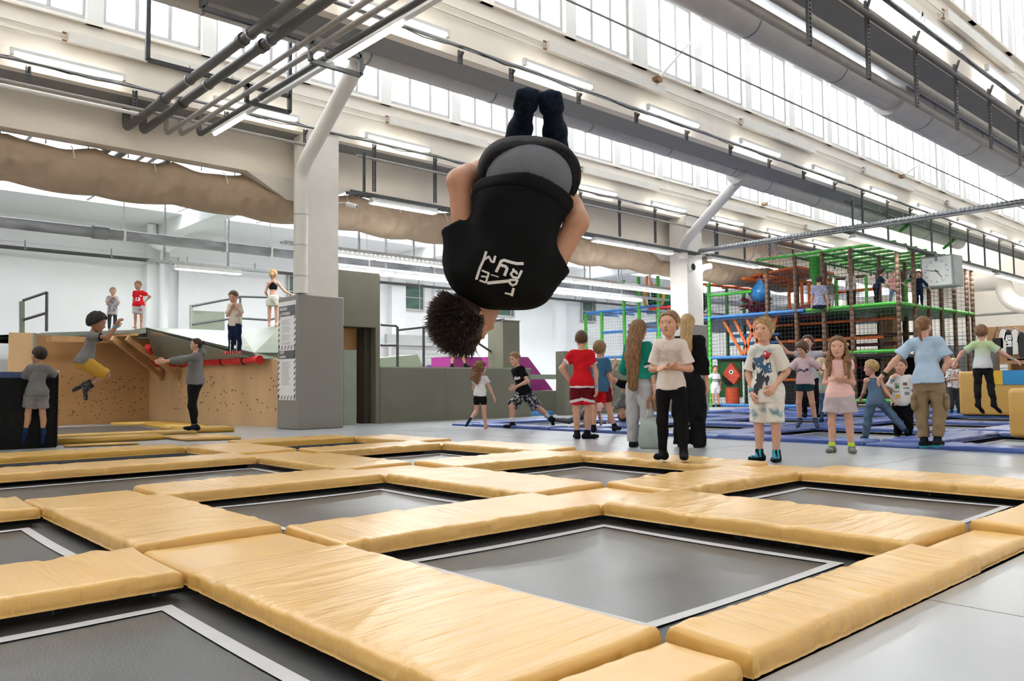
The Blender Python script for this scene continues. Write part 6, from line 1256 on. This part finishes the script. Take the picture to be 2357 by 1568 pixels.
# --- boy with hand on cheek
P['b5'] = i = person('boy in white tee with coloured square prints, one hand on his cheek', (2080, 1013), 1.08, -8, hyaw=-14, zf=-.05, top=824, shirt=dict(mat=WHITEF, sleeve=.8, hem=-.2, loose=.03, sl_loose=.02, flare=.03), pants=dict(mat=BLK, leg=1.95, loose=.022), socks=GSOCK, fat=1.0, hair=dict(mat=H_BROWN, style='short', thick=.035), Ra=((-.42, -.25, -.78), (.42, -.25, .92)), La=((.25, .1, -1), (.2, 0, -1)), palms=dict(R=(.8, .5, 0), L=(-1, 0, 0)), mouth=.6, q=1.3)
for (x, y, w_, c) in ((-.045, .045, .052, (.04, .22, .05)), (.055, .085, .05, (.22, .09, .03)), (-.035, -.085, .062, (.62, .33, .05)), (.075, -.045, .056, (.25, .25, .27))): V2, F2 = rect2(x-w_/2, x+w_/2, y-w_*.42, y+w_*.42); decal(i, 'shirt', V2, F2, mat('print_%d' % int(1000*c[0]+99*c[1]*10), c, .7), 'print', cz=.42)
for (x, y, w_) in ((-.05, .085, .06), (.07, .03, .07), (-.055, -.022, .09)):
    for kk in range(5): V2, F2 = rect2(x-w_/2+w_*kk/5, x-w_/2+w_*(kk+.75)/5, y-.007, y+.007, 2); decal(i, 'shirt', V2, F2, mat('dark_green_print', (.02, .08, .03), .7), 'print', cz=.42)
band(i, i['J']['wrR']+nrm(i['J']['elR']-i['J']['wrR'])*.01, i['J']['elR']-i['J']['wrR'], .03, .02, WRIST, 'wristband')
# --- dinosaur shirt kid
P['p10'] = i = person('pale blond boy in dinosaur-print shirt with a hand on his chest', (2199, 950), 1.28, 12, hyaw=22, zf=.05, top=824, shirt=dict(mat=DINO, sleeve=.85, hem=-.12, loose=.025), pants=dict(mat=mat('dark_grey_green_fabric', (.035, .04, .04), .85), leg=1.9, loose=.022), socks=fabric('dark_green_sock', (.01, .05, .04)), hair=dict(mat=H_PALE, style='short', thick=.05), La=((.25, -.1, -1), (-.55, -.55, .55)), Ra=((-.25, -.1, -1), (.8, -.5, .15)), mouth=.6)
# --- jumping boy in green-white tee
P['b6'] = i = person('boy jumping in green-to-white tee and black jeans, back to the camera', (2262, 846), 1.30, 176, anchor='pelvis', D=12.4, hyaw=178, shirt=dict(mat=GREENW, sleeve=.7, hem=-.04, loose=.02, flare=.03), pants=dict(mat=BLACKD, leg=1.92, loose=.008, wrinkle=.003), socks=SOCKB, hair=dict(mat=H_RED, style='short', thick=.05), La=((-.78, .05, -.55), (-.55, -.1, -.85)), Ra=((.72, .05, -.62), (.80, -.15, -.55)), Ll=((-.05, 0, -1), (.0, -.06, -1)), Rl=((.12, 0, -1), (.12, -.06, -1)), lfoot=(.4, .3, -.6), rfoot=(.6, .3, -.7), q=1.3, curl=(1.1, .4))
band(i, i['J']['wrR']+nrm(i['J']['elR']-i['J']['wrR'])*.015, i['J']['elR']-i['J']['wrR'], .028, .02, WRIST, 'wristband')
# --- boy hanging on the black block
P['b7'] = i = person('small boy in grey tee and grey shorts hanging on the black block', (84, 905), 1.16, 178, anchor='pelvis', D=10.25, hyaw=-140, shirt=dict(mat=GREYF, sleeve=.75, hem=-.12, loose=.024, sl_loose=.02), pants=dict(mat=GREYD, leg=.75, loose=.026, flare=.012, name='shorts'), socks=SOCKBL, sockh=.28, skin=SK2, hair=dict(mat=H_DARK, style='crop', thick=.04), La=((-.50, .3, -.75), (-.55, .75, .45)), Ra=((.45, .45, -.35), (.1, .9, .2)), Ll=((-.12, -.02, -1), (-.10, .05, -1)), Rl=((.06, -.02, -1), (.05, .05, -1)), lfoot=(-.3, .1, -.95), rfoot=(-.1, .1, -.95), spine=(.05, .05, 1))
V2 = []; 
# --- jumping boy with mustard shorts
P['b8'] = i = person('boy with curly black hair jumping high in grey tee and mustard shorts', (195, 836), 1.24, 96, anchor='pelvis', D=9.9, hyaw=78, hpit=10, spine=(.22, .05, 1), shirt=dict(mat=GREYF, sleeve=.55, hem=-.06, loose=.016, paint=[(cuff, BLK)]), pants=dict(mat=YELF, leg=1.0, loose=.026, flare=.012, name='shorts'), socks=SNAKE, sockh=.3, skin=SK3, hair=dict(mat=mat('black_curly_hair', (.012, .009, .008), .6, bump=1., bscale=90), style='short', thick=.13, amp=.03, freq=26, low=-.15), Ra=((.75, -.55, -.10), (.50, -.15, .88)), La=((.7, .4, -.1), (.5, .2, .8)), Rl=((.82, -.08, -.55), (-.78, -.05, -.56)), Ll=((.80, .1, -.45), (-.75, .1, -.40)), rfoot=(.1, -.1, -.98), lfoot=(-.55, 0, -.3), q=1.2, palms=dict(R=(.8, .4, 0), L=(.8, .4, 0)), curl=(.4, .5))
band(i, i['J']['wrR']+nrm(i['J']['elR']-i['J']['wrR'])*.02, i['J']['elR']-i['J']['wrR'], .03, .022, WRIST, 'wristband')
# --- two children on the platform
P['p11'] = person('small girl in grey tie-dye tee and leggings with hands at her mouth on the platform', (258, 762), 1.05, 8, zf=ZP, top=660, shirt=dict(mat=TIE3, sleeve=.8, hem=-.38, loose=.026, flare=.02), pants=dict(mat=mat('dark_leggings', (.03, .035, .05), .8), leg=2, loose=.006, name='leggings', wrinkle=0), hair=dict(mat=H_DBLOND, style='short', thick=.03, low=-.3), La=((.22, -.2, -.9), (-.42, -.35, .85)), Ra=((-.22, -.2, -.9), (.42, -.35, .80)))
P['p12'] = i = person('boy in red number 13 football shirt with hand on hip on the platform', (318, 757), 1.14, -18, zf=ZP, hyaw=-25, hpit=18, top=645, shirt=dict(mat=REDF, sleeve=.6, hem=-.06), pants=dict(mat=fabric('silver_shorts', (.50, .49, .52)), leg=.75, loose=.024, name='shorts'), hair=dict(mat=H_DBLOND, style='crop', thick=.03), skin=SK2, La=((.85, .1, -.45), (-.55, .1, -.6)), Ra=((-.15, .1, -1), (0, -.1, -1)))
V2, F2 = text2('13', .10, .005); decal(i, 'shirt', V2, F2, WHP, 'lettering', cz=.40)
for (a, b_, c, d) in ((-.006, .006, -.02, .02), (-.02, .02, -.006, .006)): V2, F2 = rect2(a, b_, c, d, 2); decal(i, 'shirt', np.array(V2)+np.array([.055, 0]), F2, WHP, 'emblem', cz=.64)
V2, F2 = text2('13', .07, .004); decal(i, 'pants', V2, F2, mat('red_number', (.5, .02, .03), .7), 'lettering', cz=-.30, cx=.05)
# --- coach
P['a2'] = i = person('woman in grey hoodie and black leggings reaching toward the jumping boy', (448, 990), 1.62, -84, zf=.09, hyaw=-80, top=773, adult=True, fat=1.06, spine=(.06, 0, 1), mouth=1., shirt=dict(mat=HOOD, sleeve=1.75, hem=-.02, loose=.02, hood=True, name='hoodie', sl_loose=.012), pants=dict(mat=BLK, leg=1.9, loose=.006, name='leggings', wrinkle=0), socks=SOCKB, sockh=.08, skin=SK1, hair=dict(mat=H_DARK, style='tail', thick=.03, seg=[((0, -.40, .15), (0, -.56, .22), .10, .13)]), La=((-.93, -.3, -.22), (-.97, -.1, -.10)), Ra=((-.9, .3, -.25), (-.98, 0, -.05)), Ll=((-.10, 0, -1), (.16, .05, -1)), Rl=((-.04, .05, -1), (.10, 0, -1)), q=1.2, curl=(.3, .3))
# --- boy covering his mouth on the ramp
P['p13'] = i = person('boy in white tee and navy track pants covering his mouth on the ramp edge', (541, 815), 1.3, -30, zf=1.36, hyaw=-38, hpit=20, top=667, shirt=dict(mat=fabric('cream_cotton', (.62, .56, .46)), sleeve=.8, hem=-.14, loose=.024), pants=dict(mat=NAVY, leg=1.95, loose=.02, paint=[(lambda c, tt, I: (np.sin(c[:, 0]*60) > .9) & (c[:, 2] < .25), WHITEF)]), socks=(REDF, [(lambda c, sd, I: np.sin(((c-I['feet'][sd+'heel'])@I['feet'][sd])*160) > .6, WHITEF)]), hair=dict(mat=H_BROWN, style='short', thick=.04), La=((.15, -.3, -.9), (-.42, -.35, .85)), Ra=((-.25, -.2, -.9), (.40, -.4, .80)), Rl=((-.02, -.1, -1), (-.02, .05, -1)), Ll=((.04, 0, -1), (.08, .05, -1)), rfoot=(-.95, -.3, 0), lfoot=(-.5, -.8, 0))
# --- girl in black top by the column
P['p14'] = i = person('girl in black crop top and white shorts leaning on the column padding', (628, 752), 1.45, 172, zf=2.05, hyaw=170, top=618, shirt=dict(mat=BLK, sleeve=0, hem=.50, top=.93, loose=.006, tight=True, wrinkle=0), pants=dict(mat=fabric('cream_shorts', (.62, .60, .53)), leg=.55, loose=.024, flare=.015, waist=.2, name='shorts'), skin=SK1, hair=dict(mat=H_BLOND, style='tail', thick=.04, seg=[((0, -.42, .1), (.05, -.58, -.1), .10, .15), ((.05, -.58, -.1), (.05, -.55, -.5), .15, .05)]), Ra=((.62, .15, -.75), (.85, .1, -.42)), La=((-.3, .15, -.95), (.3, .4, -.6)))
# ================================================================ the somersaulting man in front
LEGG = fabric('dark_grey_leggings', (.055, .052, .055)); UNDER = fabric('grey_undershirt', (.135, .14, .155)); TEEB = fabric('black_cotton_tee', (.0055, .006, .0065)); SOCKN = fabric('navy_speckled_sock', (.008, .014, .028), var=.6, scale=40)
FD = 2.95; fb = gd(1215, 392, FD); _aw = np.array([fb[0], fb[1], 0]); _aw /= np.linalg.norm(_aw); fang = math.atan2(-_aw[0], _aw[1])
def FL(x, y, dy=0.):        # place a joint: pixel direction plus its own distance beyond the hips
    w = gd(x, y, FD+dy)-fb; c_, s_ = math.cos(-fang), math.sin(-fang); return np.array([w[0]*c_-w[1]*s_, w[0]*s_+w[1]*c_, w[2]])
JO = dict(hipL=FL(1165, 400, .12), hipR=FL(1268, 408, .12), knL=FL(1155, 430, .52), knR=FL(1290, 440, .52), anL=FL(1196, 300, .30), anR=FL(1277, 306, .30), shL=FL(1078, 610, .06), shR=FL(1255, 640, .06), elL=FL(1056, 418, .06), elR=FL(1328, 512, .05), wrL=FL(1125, 372, .30), wrR=FL(1290, 400, .32))
i = person('person in black tee and grey leggings curled upside down in a mid-air somersault', (1215, 392), 1.72, 180, anchor='pelvis', D=FD, adult=True, spine=(-.2, .1, -1), fat=.95, trunk=False, hup=(-.60, -.12, -.80), hfront=(.74, .46, -.50), skin=SK2, ov=dict(J=JO, nk=FL(1128, 672, .07), hc=FL(1082, 733, .10)),
    hair=dict(mat=mat('dark_brown_straight_hair', (.035, .018, .012), .4, var=.5, scale=20, bump=.4, bscale=80), style='short', thick=.07, low=-.20, amp=.015, freq=34, fp=(0, .34, .30), spikes=9000, splen=.17, spr=.010, splow=-.45, bias=(-.55, .0, -.25), seed=4), lfoot=(.15, -1, .35), rfoot=(-.12, -1, .35), curl=(.6, .6))
def kid(nm, G, m, h=.009, cuts=(), disp=None, par=None):
    G.cuts = list(cuts); V, F = G.mesh(h, disp); o = i['child'](nm, V, F, m, par=par or i['t']); return o, V, F
sxz = lambda p, r: SDF
def pelvis(g, o=0.):
    G = SDF(); G.ell(FL(1218, 405, .10), (.172+g, .15+g, .145+g), None, .05); G.ell(FL(1166, 392, .07), (.098+g, .11+g, .105+g), None, .05); G.ell(FL(1272, 402, .07), (.094+g, .11+g, .105+g), None, .05); return G
wp, wn = FL(1214, 372, .0), nrm((.10, -.80, -.62))
G = pelvis(.004)
for sd in 'LR': G.cone(JO['hip'+sd], JO['kn'+sd], .098, .068, .04); G.cone(JO['kn'+sd], JO['an'+sd], .062, .042, .03)
leg, V, F = kid('leggings', G, LEGG, .009, [plane(wp, wn)])
G = pelvis(.007); kid('waistband', G, fabric('black_waistband', (.022, .021, .023)), .007, [plane(wp, wn), plane(wp-wn*.034, -wn)], par=leg)
G = SDF(); G.ell(FL(1216, 415, .045), (.163, .142, .135), None, .04); kid('undershirt', G, UNDER, .009)
# tee
G = SDF(); G.ell(FL(1206, 452, .03), (.192, .150, .12), None, .06); G.ell(FL(1186, 535, .03), (.160, .145, .14), None, .08); G.ell(FL(1168, 620, .05), (.185, .135, .13), None, .08); G.ell(FL(1175, 664, .06), (.145, .11, .075), None, .06); G.ell(FL(1078, 608, .06), (.095, .085, .105), None, .06); G.ell(FL(1120, 655, .07), (.09, .08, .07), None, .05)
G.cone(FL(1095, 632, .06), FL(1040, 516, .05), .072, .050, .05, flat=True); G.cone(FL(1228, 652, .06), FL(1291, 601, .05), .080, .050, .05, flat=True)
hemp, hemn = FL(1206, 403, -.10), nrm((.20, .42, .95))
rg = np.random.default_rng(8)
tw = lambda P: .0035*np.sin(P[..., 0]*30+P[..., 2]*14+1.5*np.sin(P[..., 2]*18))+.003*np.sin(P[..., 2]*34-P[..., 0]*22)
tee, V, F = kid('t_shirt', G, TEEB, .009, [plane(hemp, hemn)], tw); i['shirt'] = tee; i['shirtVF'] = (V, np.asarray(F))
G2 = SDF(); G2.ell(FL(1206, 452, .03), (.197, .155, .125), None, .06); kid('hem_fold', G2, TEEB, .008, [plane(hemp+hemn*.004, hemn), plane(hemp-hemn*.05, -hemn)], tw, par=tee)
for sd in 'LR':
    G = SDF(); a_, k_ = JO['an'+sd], JO['kn'+sd]; u_ = a_+(k_-a_)*.8; G.cone(a_, u_, .046, .064, .02, flat=True)
    h_ = i['feet'][sd+'heel']; fd = i['feet'][sd]; G.cone(a_, h_, .047, .046, .02); G.cone(h_, h_+fd*.20, .044, .034, .02); sv = nrm(np.cross(fd, (0, 0, 1)))
    for q_ in (-1.5, -.5, .5, 1.5): G.cone(h_+fd*.14+sv*q_*.017, h_+fd*.215+sv*q_*.02, .024, .017, .008)
    kid('sock', G, SOCKN, .006)
# lettering on the back: strokes traced on the shirt surface
def cam_pts(info, pts):
    V, F = info['shirtVF']; bvh = BVHTree.FromPolygons([Vector(v) for v in V.tolist()], F.tolist()); M = Matrix.Rotation(-info['ang'], 4, 'Z') @ Matrix.Translation(-Vector(info['base'].tolist()))
    o = M @ Vector(C0.tolist()); out = []
    for (x, y) in pts:
        w = M @ Vector((C0+ray(x, y)*2).tolist()); d = (w-o).normalized(); h = bvh.ray_cast(o, d, 20); out.append(np.array(h[0] if h[0] is not None else o+d*2.8)-np.array(d)*.004)
    return out
ST = [([(250, 125), (215, 240), (160, 360), (105, 530)], 32), ([(228, 238), (290, 195), (325, 268), (362, 280)], 26), ([(385, 185), (358, 285)], 30), ([(452, 305), (470, 265), (515, 250), (620, 282), (700, 300), (795, 300)], 36), ([(455, 305), (395, 425)], 36), ([(455, 318), (535, 342), (560, 375), (520, 475)], 36),
      ([(775, 400), (722, 515)], 30), ([(722, 512), (645, 500), (612, 455), (648, 410), (700, 425)], 28), ([(640, 375), (712, 455)], 26), ([(190, 402), (288, 442), (245, 580), (155, 548)], 24), ([(175, 485), (262, 498)], 22), ([(320, 462), (435, 497)], 12), ([(265, 588), (595, 555)], 38), ([(595, 540), (712, 542), (690, 600), (640, 622), (598, 590), (598, 545)], 28), ([(655, 660), (625, 780)], 34), ([(525, 735), (612, 752)], 22)]
b = MB()
for pts, w in ST:
    for k in range(len(pts)-1):
        p, q_ = np.array(pts[k], float), np.array(pts[k+1], float); d = (q_-p)/np.linalg.norm(q_-p); n_ = np.array([-d[1], d[0]])*w*.6; e = d*w*.18*(len(pts) > 2); n = 3
        V2 = [p-e+(q_-p+2*e)*s/(n-1)+n_*sg for s in range(n) for sg in (-1, 1)]; b.add(cam_pts(i, [(1080+v[0]/6.4, 560+v[1]/6.4) for v in V2]), [(2*s, 2*s+1, 2*s+3, 2*s+2) for s in range(n-1)])
i['child']('back_logo', np.concatenate(b.v), b.f, WHP, par=i['shirt'])
# ---------------------------------------------------------------- shopping bag held by the girl in teal
BAGM = mat('pale_green_bag_leather', (.30, .36, .32), .5, var=.25, scale=5, bump=.4, bscale=6); STRAP = mat('tan_leather_strap', (.30, .11, .035), .5); CHAIN = mat('bag_ring_metal', (.6, .58, .55), .3, .9)
g2 = P['g2']; hw = g2['J']['wrR']; M = Matrix.Translation(Vector(g2['base'].tolist())) @ Matrix.Rotation(g2['ang'], 4, 'Z'); hand = np.array(M @ Vector(hw.tolist())); rtv = np.array([math.cos(g2['ang']), math.sin(g2['ang']), 0]); awv = np.array([-rtv[1], rtv[0], 0])
gb_ = gz(1500, 1032); tb = thing('tote_bag', gb_, 'pale green tote bag with tan leather handles beside the girl in teal', 'bag')
hz = hand[2]-.10
def bp(a, c, z): return gb_+rtv*a+awv*c+np.array([0, 0, z])
V = []; F = []; prof_ = [(.0, .13, .07), (.02, .15, .09), (.12, .155, .095), (.24, .14, .075), (.31, .115, .035), (.345, .12, .018)]; n = 24
for (z, wx, wy) in prof_:
    for k in range(n):
        a = 2*math.pi*k/n; c_, s_ = math.cos(a), math.sin(a); V.append(bp(wx*np.sign(c_)*abs(c_)**.6, wy*np.sign(s_)*abs(s_)**.6, z+.03*(z > .3)*abs(c_)**3))
for r_ in range(len(prof_)-1):
    for k in range(n): F.append((r_*n+k, r_*n+(k+1) % n, (r_+1)*n+(k+1) % n, (r_+1)*n+k))
F.append(tuple(range(n))[::-1]); F.append(tuple(range((len(prof_)-1)*n, len(prof_)*n)))
MB().add(V, F, 0, True).build('body', BAGM, tb)
for sg in (-1, 1):
    MB().tube([bp(.02+sg*.09, .03*sg, .33), bp(.02+sg*.07, .03*sg, .40), bp(.01+sg*.045, .02*sg, .47)], .006, 6).build('ring_chain', CHAIN, tb)
    MB().tube([bp(.01+sg*.045, .02*sg, .46), bp(sg*.03, .02*sg, .54), bp(0, .02*sg, max(.58, hz-.02))], [.016, .018, .016], 8).build('handle', STRAP, tb)
# ---------------------------------------------------------------- children and a man on the climbing frame deck
def deckp(label, px, py, H_, yaw, X=23.2, **k):
    p = ga(px, py, X); pp = (np.array([p[0], p[1], ZD+.02])-C0); dpt = pp@FW; x = W/2+FPX*(pp@RT)/dpt; y = H/2-FPX*(pp@UP)/dpt
    return person(label, (x, y), H_, yaw, zf=ZD+.02, **k)
deckp('man in plaid shirt sitting on the climbing frame deck, back to the camera', 1886, 705, 1.72, 172, X=22.9, adult=True, shirt=dict(mat=PLAID, sleeve=.7, hem=-.05), pants=dict(mat=NAVY, leg=2), hair=dict(mat=H_DARK, style='short'), Ll=((-.3, .95, 0), (-.1, .98, -.05)), Rl=((.3, .95, 0), (.1, .98, -.05)), skin=SK2)
deckp('child in grey beside the man in plaid on the climbing frame', 1912, 700, 1.0, 150, shirt=dict(mat=GREYF, sleeve=1.5, hem=-.1), pants=dict(mat=LGREY, leg=2), hair=dict(mat=H_DBLOND, style='short'), socks=GSOCK)
deckp('child in white tee over black sleeves standing on the climbing frame deck', 1960, 698, 1.2, 170, shirt=dict(mat=fabric('pale_check_cotton', (.52, .53, .55)), sleeve=.8, hem=-.15), pants=dict(mat=BLK, leg=2), hair=dict(mat=H_BROWN, style='short'), socks=SOCKB, skin=SK2)
deckp('child in navy bending forward on the climbing frame deck', 2018, 695, 1.12, 100, spine=(.4, 0, 1), shirt=dict(mat=NAVY, sleeve=.9, hem=-.1), pants=dict(mat=BLK, leg=2), hair=dict(mat=H_DARK, style='short'), socks=SOCKB, La=((.5, .1, -.7), (.6, 0, -.6)), Ra=((.5, -.1, -.7), (.6, 0, -.6)))
deckp('child in pink patterned top with arms out on the climbing frame deck', 2060, 693, .98, 15, shirt=dict(mat=PINKP, sleeve=.6, hem=-.15), pants=dict(mat=DENIM, leg=2), hair=dict(mat=H_DBLOND, style='short'), socks=SOCKB, La=((.7, 0, -.6), (.7, 0, -.6)), Ra=((-.7, 0, -.6), (-.7, 0, -.7)), Ll=((.25, 0, -1), (.1, 0, -1)), Rl=((-.25, 0, -1), (-.1, 0, -1)))
deckp('child in dark navy outfit at the right end of the climbing frame deck', 2117, 700, 1.0, -10, X=24.0, shirt=dict(mat=NAVY, sleeve=1.7, hem=-.1), pants=dict(mat=fabric('navy_trousers', (.01, .015, .04)), leg=2), hair=dict(mat=H_BROWN, style='short'), socks=SOCKB, Ra=((-.6, 0, .5), (.3, 0, .8)), La=((.5, 0, -.7), (.5, 0, -.7)))
